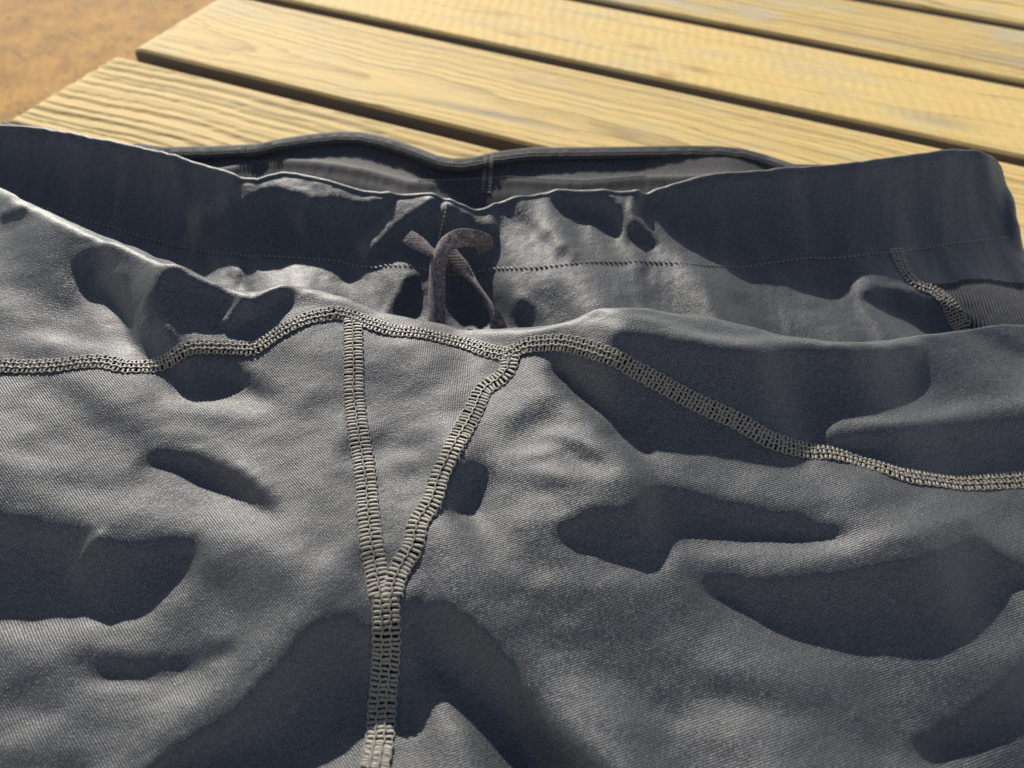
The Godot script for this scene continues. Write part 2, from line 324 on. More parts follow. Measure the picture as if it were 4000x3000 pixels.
	n.row(35, 20, [508, 509, 509, 511, 513, 517, 520, 523, 525, 526, 525, 527, 529, 533, 539, 545, 550, 552, 552, 553, 554, 562, 561, 559, 574, 594, 598, 591, 568, 547, 536, 517, 504, 494, 485, 479, 474, 472, 468, 465, 462, 460, 459, 459, 458, 459, 462, 462, 466, 466, 464, 464, 463, 462, 461, 459, 458, 456, 455, 453, 452, 450, 449, 448, 448, 448, 448, 449, 452, 455, 459, 464, 470, 477, 484, 491, 499, 506, 513, 519, 525, 529, 533, 537, 539, 542, 544, 545, 547, 548, 549, 551, 552, 553, 553, 554, 554, 554, 554, 553, 552, 550, 548, 545, 542, 539, 536, 533, 530, 527, 524, 521, 519, 517, 516, 515, 514, 514, 514, 514, 515, 516, 517, 518, 519, 520, 521, 523, 524, 525, 526, 527, 528, 529, 529, 530, 531, 531, 531, 531, 531, 530, 530])
	n.row(36, 21, [507, 508, 510, 512, 515, 517, 520, 521, 521, 522, 522, 523, 525, 529, 534, 537, 540, 541, 540, 540, 543, 528, 531, 534, 555, 574, 587, 592, 588, 560, 546, 530, 514, 500, 491, 487, 480, 473, 468, 464, 462, 460, 459, 462, 465, 464, 475, 474, 469, 469, 468, 467, 466, 464, 462, 460, 458, 456, 454, 452, 451, 449, 448, 448, 448, 448, 449, 451, 455, 459, 464, 470, 477, 484, 491, 498, 505, 512, 518, 524, 528, 532, 536, 539, 541, 543, 545, 546, 548, 549, 550, 551, 552, 553, 554, 554, 554, 554, 553, 552, 550, 548, 545, 542, 539, 536, 533, 530, 527, 524, 521, 519, 517, 515, 514, 513, 513, 513, 514, 515, 516, 517, 518, 520, 521, 523, 524, 526, 527, 528, 529, 529, 530, 531, 532, 532, 532, 531, 531, 531, 531])
	n.row(37, 22, [507, 508, 511, 513, 515, 517, 519, 519, 520, 520, 519, 520, 522, 524, 526, 528, 530, 528, 527, 516, 514, 507, 526, 541, 555, 565, 573, 585, 600, 585, 561, 539, 528, 525, 511, 498, 486, 476, 473, 470, 466, 466, 465, 469, 494, 487, 479, 481, 480, 478, 475, 472, 470, 467, 464, 460, 458, 455, 453, 451, 450, 449, 448, 448, 448, 449, 451, 454, 458, 463, 470, 476, 483, 491, 498, 505, 511, 517, 522, 527, 531, 534, 537, 540, 542, 544, 546, 547, 549, 550, 551, 552, 553, 553, 554, 554, 554, 553, 552, 550, 548, 545, 542, 539, 536, 533, 529, 526, 523, 521, 518, 516, 514, 513, 513, 513, 513, 514, 515, 517, 519, 521, 523, 524, 526, 528, 529, 530, 530, 530, 531, 532, 534, 534, 533, 532, 531, 531, 531, 531])
	n.row(38, 22, [505, 507, 509, 510, 512, 515, 517, 518, 518, 518, 516, 516, 516, 516, 516, 517, 519, 519, 518, 504, 495, 490, 501, 527, 544, 557, 557, 570, 586, 601, 607, 616, 615, 579, 546, 521, 505, 501, 493, 484, 483, 489, 509, 554, 524, 507, 510, 503, 496, 488, 486, 483, 478, 473, 468, 464, 461, 457, 455, 453, 451, 450, 449, 448, 448, 448, 450, 453, 457, 463, 469, 476, 483, 490, 497, 503, 509, 515, 520, 525, 529, 533, 537, 539, 542, 544, 546, 548, 549, 550, 551, 552, 552, 553, 554, 554, 554, 554, 552, 550, 548, 545, 542, 539, 535, 532, 529, 526, 522, 520, 517, 515, 513, 513, 512, 513, 514, 516, 518, 520, 522, 525, 527, 528, 529, 531, 533, 532, 531, 532, 535, 537, 536, 534, 532, 531, 530, 530, 530])
	n.row(39, 23, [505, 506, 508, 510, 512, 515, 516, 516, 514, 512, 510, 508, 506, 505, 506, 507, 509, 506, 500, 485, 478, 485, 476, 505, 533, 542, 559, 575, 589, 602, 609, 592, 592, 583, 569, 560, 535, 513, 512, 513, 525, 553, 520, 502, 502, 501, 504, 506, 508, 503, 494, 485, 478, 474, 469, 464, 461, 458, 456, 454, 452, 450, 448, 447, 447, 449, 452, 457, 462, 469, 475, 482, 488, 495, 501, 507, 513, 518, 524, 530, 534, 537, 541, 544, 546, 549, 550, 551, 551, 552, 552, 553, 555, 555, 556, 555, 554, 553, 551, 548, 545, 542, 538, 535, 531, 528, 524, 521, 518, 515, 514, 512, 512, 513, 515, 517, 520, 523, 525, 528, 531, 533, 535, 538, 538, 532, 528, 527, 529, 530, 529, 528, 527, 528, 528, 528, 528, 529])
	n.row(40, 23, [502, 504, 505, 507, 509, 511, 513, 513, 511, 508, 504, 501, 498, 496, 496, 496, 496, 495, 490, 482, 472, 471, 472, 470, 492, 524, 542, 563, 578, 592, 580, 569, 559, 554, 549, 538, 533, 544, 532, 524, 546, 516, 495, 486, 494, 493, 493, 495, 499, 500, 498, 493, 488, 480, 473, 470, 467, 463, 461, 458, 455, 451, 448, 448, 448, 449, 453, 458, 464, 470, 475, 482, 488, 494, 500, 506, 512, 520, 528, 534, 539, 546, 549, 551, 554, 556, 556, 555, 555, 555, 556, 558, 558, 559, 559, 558, 556, 554, 551, 548, 544, 540, 537, 533, 529, 526, 522, 519, 516, 514, 513, 513, 515, 517, 520, 523, 526, 529, 533, 536, 536, 533, 533, 531, 527, 522, 520, 519, 519, 519, 520, 521, 522, 523, 524, 525, 525])
	n.row(41, 24, [501, 502, 504, 505, 506, 508, 510, 509, 505, 502, 499, 495, 492, 489, 487, 485, 483, 479, 471, 469, 466, 468, 466, 464, 493, 522, 547, 564, 576, 557, 552, 543, 535, 526, 515, 504, 498, 507, 528, 506, 494, 483, 486, 488, 489, 489, 490, 490, 490, 488, 487, 485, 485, 485, 483, 479, 475, 470, 464, 458, 453, 451, 448, 447, 452, 459, 464, 468, 473, 480, 484, 489, 495, 502, 511, 521, 531, 539, 550, 560, 560, 563, 570, 573, 570, 566, 564, 564, 565, 566, 566, 566, 565, 563, 562, 559, 556, 552, 548, 543, 539, 535, 531, 527, 524, 520, 517, 515, 515, 516, 517, 520, 523, 529, 534, 538, 542, 540, 533, 526, 521, 519, 520, 520, 517, 512, 510, 511, 513, 514, 516, 517, 518, 520, 521, 522])
	n.row(42, 24, [497, 498, 499, 500, 501, 504, 506, 506, 504, 501, 498, 493, 489, 485, 483, 480, 475, 469, 466, 465, 467, 467, 463, 458, 463, 498, 519, 555, 549, 542, 534, 526, 518, 509, 500, 488, 490, 497, 480, 485, 478, 476, 483, 485, 486, 486, 485, 485, 485, 484, 483, 482, 483, 483, 483, 482, 480, 476, 470, 462, 455, 451, 453, 462, 468, 469, 471, 478, 487, 489, 493, 499, 506, 515, 526, 538, 558, 582, 593, 591, 597, 610, 610, 598, 588, 585, 583, 583, 582, 582, 582, 579, 576, 572, 568, 563, 558, 553, 547, 542, 538, 534, 530, 526, 523, 520, 519, 519, 520, 522, 527, 534, 543, 546, 544, 542, 536, 530, 525, 519, 514, 509, 504, 503, 504, 504, 505, 506, 508, 510, 511, 513, 515, 517, 519])
	n.row(43, 25, [493, 493, 494, 496, 497, 500, 502, 501, 499, 496, 492, 487, 482, 478, 474, 469, 465, 462, 462, 464, 465, 463, 459, 452, 466, 504, 521, 528, 527, 524, 516, 507, 497, 489, 476, 476, 458, 464, 463, 464, 471, 479, 483, 484, 484, 482, 481, 480, 480, 481, 482, 484, 483, 482, 482, 482, 480, 475, 467, 458, 452, 452, 458, 471, 488, 502, 512, 510, 512, 518, 524, 535, 551, 570, 603, 635, 641, 634, 639, 645, 639, 632, 627, 628, 623, 620, 617, 614, 611, 603, 596, 589, 581, 576, 571, 563, 555, 549, 545, 540, 536, 533, 530, 527, 526, 527, 528, 533, 542, 549, 551, 546, 537, 535, 531, 528, 525, 521, 515, 509, 503, 498, 493, 491, 494, 500, 504, 507, 508, 510, 513, 515, 516, 517])
	n.row(44, 25, [488, 488, 489, 489, 491, 492, 493, 495, 494, 491, 487, 483, 479, 474, 469, 465, 462, 459, 458, 460, 462, 462, 458, 452, 448, 472, 508, 511, 516, 515, 506, 499, 491, 481, 473, 467, 457, 451, 453, 457, 466, 474, 480, 481, 481, 479, 478, 477, 478, 479, 481, 482, 482, 482, 484, 485, 484, 480, 471, 462, 456, 455, 457, 464, 477, 497, 514, 527, 539, 548, 561, 577, 587, 600, 610, 614, 633, 652, 653, 640, 630, 625, 623, 617, 620, 621, 619, 618, 616, 611, 608, 602, 599, 591, 578, 566, 561, 558, 555, 551, 547, 542, 539, 541, 546, 550, 558, 564, 565, 561, 555, 538, 528, 526, 524, 523, 520, 516, 511, 505, 500, 496, 492, 490, 491, 498, 504, 507, 509, 512, 514, 515, 516])
	n.row(45, 26, [482, 482, 482, 482, 481, 484, 485, 485, 483, 480, 478, 474, 469, 465, 462, 459, 456, 455, 456, 459, 460, 457, 450, 443, 447, 477, 489, 508, 518, 506, 495, 486, 479, 470, 466, 458, 452, 452, 455, 462, 469, 474, 476, 476, 476, 476, 476, 475, 475, 477, 479, 480, 482, 485, 487, 486, 482, 474, 467, 460, 456, 458, 465, 475, 488, 502, 516, 525, 534, 545, 559, 577, 593, 605, 620, 629, 641, 650, 652, 650, 644, 634, 628, 619, 618, 619, 618, 616, 615, 611, 605, 597, 592, 591, 593, 594, 592, 587, 584, 579, 582, 587, 592, 589, 585, 579, 568, 556, 542, 531, 519, 521, 518, 518, 517, 514, 511, 506, 502, 498, 494, 491, 491, 495, 500, 505, 510, 513, 515, 515, 516, 515])
	n.row(46, 27, [476, 475, 475, 476, 477, 478, 477, 476, 475, 473, 470, 467, 465, 463, 460, 457, 455, 455, 456, 457, 455, 450, 445, 438, 448, 461, 474, 494, 496, 491, 486, 476, 468, 460, 455, 450, 448, 451, 456, 462, 466, 469, 471, 473, 474, 474, 472, 471, 473, 474, 476, 479, 482, 485, 485, 483, 478, 471, 462, 456, 456, 462, 473, 486, 499, 510, 519, 525, 535, 549, 562, 581, 598, 609, 629, 644, 647, 646, 644, 640, 636, 633, 635, 625, 618, 616, 613, 610, 608, 607, 609, 607, 604, 600, 598, 602, 607, 604, 609, 608, 606, 601, 592, 581, 565, 548, 533, 518, 508, 505, 510, 511, 510, 509, 507, 506, 503, 499, 496, 495, 495, 496, 500, 504, 508, 512, 514, 514, 514, 514])
	n.row(47, 27, [471, 470, 470, 470, 470, 471, 472, 473, 473, 470, 467, 466, 465, 464, 464, 462, 459, 458, 458, 458, 456, 453, 448, 445, 434, 440, 454, 463, 473, 485, 479, 473, 463, 454, 448, 444, 444, 445, 447, 451, 456, 460, 465, 468, 469, 468, 468, 468, 468, 469, 472, 473, 475, 478, 481, 482, 479, 471, 462, 456, 455, 460, 470, 482, 494, 504, 511, 516, 521, 538, 556, 566, 585, 603, 612, 638, 644, 642, 642, 639, 636, 635, 636, 636, 635, 632, 628, 628, 625, 624, 619, 611, 604, 599, 590, 588, 584, 593, 595, 596, 594, 583, 573, 557, 542, 527, 515, 504, 494, 496, 496, 500, 500, 502, 503, 502, 500, 497, 496, 495, 498, 502, 505, 507, 509, 512, 513, 513, 512, 511])
	n.row(48, 28, [464, 463, 462, 462, 464, 467, 469, 469, 465, 462, 461, 460, 459, 458, 457, 456, 457, 458, 458, 456, 454, 452, 448, 440, 426, 436, 442, 451, 471, 473, 463, 455, 445, 443, 441, 436, 437, 439, 442, 447, 452, 457, 460, 461, 462, 461, 461, 462, 464, 466, 466, 468, 472, 476, 478, 475, 469, 462, 457, 456, 458, 465, 476, 488, 499, 508, 511, 512, 517, 520, 553, 572, 588, 604, 610, 610, 611, 610, 610, 609, 613, 615, 617, 625, 626, 631, 630, 630, 624, 616, 604, 587, 571, 562, 558, 557, 561, 565, 567, 567, 559, 550, 539, 526, 513, 501, 491, 487, 486, 488, 490, 493, 495, 496, 497, 496, 496, 495, 498, 503, 506, 508, 508, 510, 511, 510, 509, 508])
	n.row(49, 28, [459, 458, 457, 457, 458, 462, 464, 464, 462, 459, 456, 454, 451, 449, 449, 450, 451, 454, 454, 454, 453, 453, 451, 444, 433, 425, 428, 429, 439, 444, 437, 427, 421, 416, 412, 428, 430, 432, 436, 441, 446, 450, 454, 456, 456, 455, 453, 452, 453, 455, 457, 461, 466, 470, 472, 471, 467, 463, 459, 456, 457, 462, 472, 483, 495, 505, 511, 511, 491, 490, 510, 548, 578, 591, 596, 593, 586, 588, 586, 585, 584, 586, 588, 591, 596, 601, 604, 604, 601, 593, 578, 564, 552, 542, 536, 535, 538, 542, 545, 545, 541, 533, 523, 513, 501, 492, 484, 479, 483, 481, 481, 483, 486, 488, 491, 493, 494, 498, 503, 507, 509, 509, 508, 508, 507, 505, 504, 503])
	n.row(50, 29, [454, 453, 453, 455, 458, 461, 461, 459, 457, 455, 452, 449, 448, 448, 447, 448, 450, 453, 453, 453, 453, 451, 447, 440, 427, 419, 421, 419, 422, 421, 414, 404, 397, 391, 395, 416, 425, 430, 435, 441, 446, 450, 453, 452, 450, 448, 446, 445, 445, 448, 451, 456, 462, 466, 466, 466, 463, 460, 457, 457, 461, 469, 479, 491, 503, 510, 513, 506, 486, 488, 505, 542, 572, 592, 574, 564, 564, 563, 562, 562, 563, 565, 568, 571, 575, 578, 579, 577, 571, 561, 546, 532, 523, 516, 515, 517, 521, 525, 526, 525, 519, 512, 503, 495, 486, 479, 481, 478, 477, 477, 481, 485, 489, 491, 495, 499, 504, 508, 510, 510, 507, 505, 503, 501, 499, 498, 497])
	n.row(51, 29, [451, 451, 452, 453, 456, 459, 460, 458, 456, 453, 450, 448, 447, 446, 445, 446, 449, 452, 453, 454, 454, 453, 450, 445, 435, 418, 411, 411, 407, 407, 403, 397, 387, 390, 392, 389, 406, 419, 429, 435, 441, 445, 448, 449, 448, 444, 441, 440, 440, 441, 444, 448, 453, 457, 460, 461, 462, 460, 458, 457, 460, 467, 477, 489, 500, 509, 513, 507, 496, 480, 485, 506, 535, 556, 555, 548, 544, 543, 542, 541, 541, 542, 544, 547, 551, 554, 556, 555, 551, 541, 529, 516, 506, 501, 498, 502, 505, 509, 511, 512, 509, 504, 498, 489, 486, 485, 480, 481, 481, 484, 488, 490, 492, 495, 495, 498, 502, 504, 505, 504, 501, 497, 495, 493, 491, 490])
	n.row(52, 30, [450, 450, 452, 453, 457, 459, 459, 456, 452, 448, 446, 444, 441, 437, 438, 443, 449, 452, 454, 454, 453, 451, 447, 441, 429, 412, 405, 401, 399, 397, 392, 392, 390, 392, 395, 395, 405, 418, 427, 434, 439, 444, 443, 439, 438, 435, 434, 434, 435, 437, 441, 445, 449, 454, 458, 461, 460, 458, 458, 461, 468, 477, 488, 497, 506, 514, 513, 505, 491, 474, 484, 507, 528, 534, 531, 527, 525, 524, 523, 523, 523, 525, 527, 530, 533, 535, 535, 532, 525, 515, 502, 492, 486, 486, 488, 494, 498, 503, 504, 503, 498, 493, 493, 490, 487, 489, 489, 492, 492, 491, 493, 491, 487, 491, 491, 493, 495, 495, 495, 489, 484, 482, 481, 481, 481])
	n.row(53, 30, [449, 449, 450, 452, 456, 459, 459, 456, 452, 448, 446, 443, 438, 433, 433, 435, 440, 445, 449, 451, 451, 449, 446, 441, 430, 418, 411, 409, 407, 405, 402, 399, 400, 399, 398, 400, 404, 411, 420, 427, 433, 433, 431, 433, 432, 431, 429, 429, 431, 432, 435, 441, 447, 452, 456, 459, 458, 457, 458, 461, 468, 477, 486, 495, 502, 507, 510, 506, 503, 489, 473, 485, 501, 512, 514, 512, 510, 508, 507, 506, 506, 507, 509, 511, 514, 516, 517, 516, 510, 501, 490, 479, 474, 474, 480, 482, 487, 490, 494, 495, 499, 500, 499, 501, 500, 498, 496, 491, 489, 484, 480, 474, 473, 465, 465, 466, 468, 471, 466, 457, 462, 465, 468, 470])
	n.row(54, 31, [449, 450, 453, 454, 458, 458, 455, 452, 449, 447, 444, 437, 432, 431, 430, 430, 433, 439, 444, 447, 447, 445, 439, 430, 421, 415, 411, 409, 408, 407, 407, 407, 407, 407, 405, 406, 409, 415, 421, 424, 426, 428, 429, 431, 430, 427, 428, 427, 428, 433, 439, 444, 449, 454, 456, 456, 456, 455, 459, 467, 475, 485, 488, 488, 493, 495, 504, 508, 503, 486, 474, 482, 492, 497, 498, 497, 495, 493, 492, 492, 492, 493, 495, 497, 500, 501, 501, 497, 490, 480, 470, 463, 465, 469, 483, 489, 498, 507, 514, 514, 515, 511, 504, 493, 486, 473, 470, 458, 457, 450, 447, 443, 441, 440, 440, 443, 444, 446, 445, 450, 455, 458, 460])
	n.row(55, 32, [450, 451, 452, 454, 455, 455, 452, 450, 447, 443, 438, 434, 431, 427, 425, 425, 428, 432, 439, 442, 441, 437, 430, 422, 416, 411, 408, 406, 404, 404, 403, 404, 405, 405, 405, 407, 411, 415, 417, 419, 422, 427, 431, 431, 427, 426, 426, 425, 429, 435, 440, 446, 453, 458, 459, 456, 456, 457, 462, 469, 475, 473, 470, 475, 485, 496, 504, 504, 499, 487, 471, 477, 482, 485, 485, 484, 482, 480, 479, 479, 480, 481, 483, 485, 486, 487, 485, 479, 471, 462, 457, 451, 476, 476, 485, 490, 497, 503, 504, 497, 485, 475, 465, 459, 450, 444, 441, 435, 433, 429, 426, 422, 422, 422, 423, 426, 426, 431, 442, 445, 447])
	n.row(56, 32, [448, 449, 450, 451, 451, 451, 451, 450, 446, 439, 434, 432, 431, 427, 423, 421, 421, 424, 426, 429, 431, 431, 427, 422, 413, 408, 405, 401, 400, 397, 396, 397, 398, 400, 401, 404, 408, 413, 415, 417, 420, 422, 428, 431, 426, 424, 424, 420, 423, 431, 437, 444, 453, 459, 461, 460, 457, 455, 457, 461, 460, 459, 465, 472, 480, 490, 493, 501, 501, 492, 470, 467, 472, 474, 476, 475, 473, 471, 469, 469, 469, 470, 471, 472, 474, 475, 474, 470, 464, 456, 449, 448, 440, 438, 446, 454, 462, 470, 473, 471, 465, 458, 449, 441, 434, 428, 423, 420, 416, 414, 411, 408, 408, 409, 410, 412, 413, 421, 427, 431, 436])
	n.row(57, 33, [446, 446, 446, 446, 448, 449, 449, 446, 441, 436, 429, 425, 425, 424, 420, 417, 415, 415, 416, 417, 419, 420, 415, 412, 408, 404, 402, 400, 397, 393, 392, 395, 396, 399, 403, 406, 409, 411, 412, 414, 418, 423, 429, 424, 419, 416, 412, 417, 425, 432, 440, 450, 459, 465, 465, 461, 457, 455, 455, 454, 455, 462, 473, 485, 498, 501, 499, 503, 495, 474, 466, 462, 466, 468, 468, 466, 465, 462, 461, 461, 461, 462, 463, 464, 465, 464, 462, 456, 453, 444, 453, 454, 449, 441, 440, 443, 454, 458, 456, 451, 444, 436, 429, 421, 416, 412, 410, 406, 404, 402, 399, 399, 399, 400, 402, 403, 410, 416, 421])
	n.row(58, 33, [440, 438, 437, 438, 443, 447, 448, 446, 443, 438, 434, 430, 422, 417, 415, 415, 413, 410, 410, 410, 410, 407, 409, 403, 400, 399, 396, 394, 392, 393, 393, 392, 395, 397, 398, 400, 404, 407, 409, 412, 415, 420, 422, 416, 414, 408, 407, 413, 419, 424, 434, 446, 458, 467, 471, 466, 459, 454, 453, 452, 452, 459, 467, 474, 484, 504, 512, 506, 504, 495, 477, 462, 458, 460, 461, 462, 459, 457, 455, 455, 454, 455, 455, 457, 458, 459, 456, 455, 444, 451, 455, 452, 451, 451, 446, 448, 443, 444, 444, 441, 435, 427, 420, 413, 408, 404, 401, 402, 400, 398, 397, 398, 398, 399, 400, 402, 404, 409, 414])
	n.row(59, 34, [432, 431, 432, 438, 443, 446, 447, 445, 439, 435, 428, 421, 417, 412, 411, 410, 409, 408, 408, 405, 405, 397, 402, 394, 392, 394, 396, 393, 391, 392, 395, 393, 395, 397, 399, 402, 406, 409, 412, 415, 418, 416, 410, 411, 409, 407, 413, 421, 425, 430, 442, 456, 469, 475, 468, 455, 452, 454, 458, 465, 472, 479, 482, 477, 477, 499, 514, 506, 503, 497, 477, 466, 464, 465, 463, 460, 456, 454, 451, 451, 451, 451, 451, 451, 451, 451, 446, 448, 455, 458, 461, 460, 458, 459, 458, 457, 449, 444, 441, 435, 428, 422, 414, 409, 408, 405, 404, 402, 400, 398, 400, 400, 400, 400, 400, 402, 405])
	n.row(60, 34, [426, 426, 429, 431, 437, 445, 447, 445, 440, 433, 425, 419, 414, 412, 411, 408, 406, 406, 404, 405, 397, 399, 377, 359, 358, 355, 358, 371, 382, 395, 396, 398, 396, 397, 396, 399, 403, 406, 410, 415, 418, 416, 410, 411, 411, 410, 412, 418, 424, 428, 437, 451, 464, 472, 467, 455, 450, 452, 454, 457, 462, 469, 474, 477, 475, 473, 490, 501, 503, 501, 489, 473, 467, 465, 465, 461, 457, 453, 452, 451, 450, 453, 455, 455, 454, 452, 454, 455, 457, 463, 466, 468, 469, 467, 464, 459, 455, 450, 446, 442, 438, 429, 421, 416, 411, 407, 405, 403, 402, 402, 401, 399, 398, 399, 396, 397, 402])
	n.row(61, 35, [421, 421, 422, 431, 440, 446, 446, 441, 434, 426, 417, 412, 410, 408, 407, 405, 404, 403, 401, 400, 391, 373, 372, 358, 352, 341, 337, 339, 357, 385, 405, 405, 399, 399, 397, 400, 404, 409, 412, 415, 415, 412, 412, 412, 410, 410, 413, 416, 422, 432, 444, 456, 464, 438, 431, 435, 447, 450, 455, 465, 475, 480, 481, 481, 483, 483, 492, 503, 501, 494, 483, 470, 466, 463, 461, 456, 455, 452, 450, 451, 454, 456, 456, 457, 457, 455, 455, 460, 466, 470, 473, 474, 471, 467, 465, 459, 453, 448, 446, 443, 439, 432, 421, 415, 411, 408, 405, 403, 400, 398, 398, 397, 394, 389, 393])
	n.row(62, 35, [415, 414, 418, 423, 434, 441, 443, 442, 439, 432, 424, 419, 414, 410, 408, 404, 402, 401, 401, 399, 392, 380, 369, 366, 356, 349, 339, 334, 329, 337, 363, 398, 412, 399, 398, 398, 403, 408, 411, 413, 412, 409, 408, 407, 407, 409, 411, 413, 420, 429, 438, 450, 438, 425, 414, 419, 430, 440, 445, 451, 464, 479, 488, 489, 488, 491, 497, 504, 506, 498, 480, 469, 458, 457, 455, 456, 451, 448, 449, 450, 452, 453, 456, 458, 458, 459, 459, 460, 465, 471, 476, 476, 473, 470, 463, 457, 454, 455, 457, 456, 448, 437, 428, 420, 412, 405, 401, 399, 398, 397, 396, 396, 390, 388, 394])
	n.row(63, 36, [412, 414, 418, 428, 435, 437, 436, 435, 430, 425, 419, 414, 409, 403, 399, 397, 397, 397, 394, 387, 379, 373, 367, 361, 355, 348, 341, 339, 339, 336, 347, 382, 409, 396, 398, 400, 405, 412, 414, 411, 409, 406, 405, 407, 409, 412, 415, 420, 431, 432, 450, 423, 411, 405, 415, 430, 434, 438, 443, 447, 457, 468, 476, 480, 482, 487, 493, 495, 487, 476, 445, 432, 426, 428, 433, 435, 440, 442, 448, 449, 452, 452, 454, 457, 458, 459, 461, 464, 469, 472, 473, 470, 465, 462, 463, 465, 466, 464, 460, 455, 447, 434, 420, 411, 406, 403, 400, 397, 396, 396, 394, 385, 388])
	n.row(64, 37, [413, 417, 423, 430, 432, 432, 429, 426, 422, 415, 410, 404, 398, 394, 393, 392, 391, 390, 387, 382, 376, 369, 363, 360, 355, 348, 344, 345, 349, 353, 347, 375, 396, 395, 400, 402, 407, 411, 412, 412, 410, 408, 408, 409, 412, 415, 421, 430, 434, 436, 407, 406, 395, 411, 421, 425, 435, 443, 450, 455, 464, 468, 471, 476, 479, 481, 484, 482, 449, 430, 416, 409, 407, 406, 406, 405, 413, 416, 424, 432, 440, 446, 449, 452, 453, 453, 457, 464, 470, 471, 471, 471, 471, 472, 470, 468, 469, 470, 464, 450, 434, 422, 416, 412, 408, 405, 402, 399, 397, 389, 386, 393])
	n.row(65, 37, [414, 417, 419, 426, 428, 423, 422, 420, 415, 412, 408, 404, 399, 397, 395, 392, 391, 390, 388, 386, 382, 376, 369, 364, 357, 352, 352, 353, 354, 356, 366, 359, 365, 394, 396, 401, 403, 407, 410, 412, 411, 410, 409, 409, 412, 417, 423, 428, 433, 428, 403, 396, 393, 409, 415, 425, 434, 440, 444, 452, 453, 462, 468, 466, 467, 469, 468, 453, 437, 417, 403, 395, 393, 393, 392, 391, 391, 395, 399, 402, 410, 412, 420, 431, 447, 459, 458, 462, 470, 474, 477, 478, 479, 479, 478, 477, 473, 464, 457, 446, 433, 424, 419, 417, 415, 411, 406, 401, 397, 390, 392])
	n.row(66, 38, [420, 425, 428, 428, 425, 418, 413, 408, 404, 403, 401, 399, 399, 396, 395, 394, 393, 392, 391, 387, 380, 374, 368, 362, 356, 352, 357, 362, 366, 368, 375, 377, 385, 397, 400, 403, 404, 406, 408, 410, 409, 407, 406, 410, 416, 423, 429, 431, 430, 422, 410, 403, 404, 413, 422, 432, 440, 444, 448, 461, 453, 438, 442, 435, 439, 439, 437, 422, 407, 396, 389, 385, 384, 382, 382, 381, 382, 384, 387, 390, 394, 396, 400, 405, 421, 439, 457, 466, 477, 484, 489, 491, 489, 483, 470, 464, 459, 453, 447, 433, 422, 420, 417, 414, 410, 406, 403, 398, 394, 397])
	n.row(67, 38, [421, 422, 420, 410, 406, 406, 407, 402, 400, 400, 395, 392, 392, 394, 393, 391, 392, 394, 391, 387, 381, 376, 367, 362, 357, 357, 358, 364, 368, 375, 378, 383, 391, 397, 402, 403, 403, 404, 407, 409, 408, 405, 403, 406, 412, 421, 429, 434, 434, 429, 418, 409, 408, 408, 415, 423, 431, 433, 436, 428, 422, 421, 417, 418, 418, 420, 417, 410, 400, 390, 388, 387, 386, 386, 388, 390, 391, 392, 396, 399, 402, 409, 412, 420, 427, 439, 459, 474, 485, 492, 495, 492, 483, 473, 468, 460, 441, 433, 420, 425, 423, 420, 418, 417, 415, 412, 408, 397, 395])
	n.row(68, 39, [408, 399, 387, 378, 377, 375, 374, 377, 374, 375, 375, 378, 379, 382, 390, 387, 386, 384, 381, 375, 369, 364, 359, 361, 348, 360, 366, 372, 377, 383, 389, 394, 401, 403, 403, 401, 401, 403, 407, 410, 408, 405, 405, 410, 418, 425, 432, 435, 432, 424, 416, 408, 408, 410, 415, 420, 423, 424, 416, 411, 407, 405, 402, 403, 403, 403, 400, 392, 391, 396, 390, 391, 393, 398, 400, 403, 406, 407, 410, 412, 415, 421, 428, 436, 445, 456, 468, 474, 479, 480, 478, 476, 470, 454, 432, 419, 409, 403, 392, 403, 408, 407, 408, 407, 400, 393, 386, 389])
	n.row(69, 39, [391, 380, 371, 360, 355, 354, 351, 350, 350, 347, 346, 347, 348, 354, 352, 369, 381, 376, 374, 367, 359, 345, 336, 323, 334, 352, 360, 368, 376, 384, 391, 397, 400, 403, 405, 401, 397, 400, 405, 408, 406, 401, 403, 408, 414, 419, 426, 430, 429, 425, 416, 409, 406, 408, 409, 407, 411, 418, 418, 411, 405, 400, 394, 392, 392, 392, 391, 388, 395, 389, 387, 384, 387, 390, 397, 398, 404, 408, 410, 414, 419, 421, 423, 428, 434, 444, 454, 462, 467, 471, 467, 458, 443, 429, 417, 403, 393, 387, 383, 375, 373, 375, 377, 375, 374, 373, 376])
	n.row(70, 40, [374, 359, 341, 336, 332, 331, 330, 328, 327, 326, 326, 326, 329, 339, 356, 343, 349, 344, 341, 332, 322, 314, 312, 324, 341, 354, 362, 368, 374, 382, 392, 401, 407, 407, 402, 400, 402, 402, 401, 394, 389, 394, 401, 408, 414, 420, 424, 427, 424, 417, 409, 406, 404, 400, 397, 398, 403, 408, 409, 405, 401, 397, 392, 391, 386, 384, 388, 390, 383, 369, 376, 371, 374, 380, 394, 401, 403, 403, 405, 404, 406, 408, 411, 412, 420, 428, 436, 443, 440, 438, 432, 425, 413, 400, 388, 381, 374, 373, 372, 378, 385, 388, 389, 392, 390, 391])
	n.row(71, 40, [352, 340, 331, 320, 317, 313, 311, 310, 308, 306, 305, 307, 305, 320, 320, 327, 325, 325, 320, 315, 307, 301, 301, 314, 326, 338, 347, 356, 363, 375, 386, 395, 403, 406, 405, 405, 405, 403, 396, 388, 386, 389, 394, 401, 405, 409, 417, 422, 423, 417, 411, 406, 404, 402, 398, 396, 398, 402, 403, 403, 401, 399, 398, 393, 388, 385, 383, 384, 380, 373, 353, 339, 341, 347, 361, 368, 373, 376, 374, 374, 375, 377, 380, 384, 390, 399, 407, 414, 418, 417, 414, 406, 397, 387, 378, 370, 367, 365, 372, 379, 383, 391, 395, 386, 385])
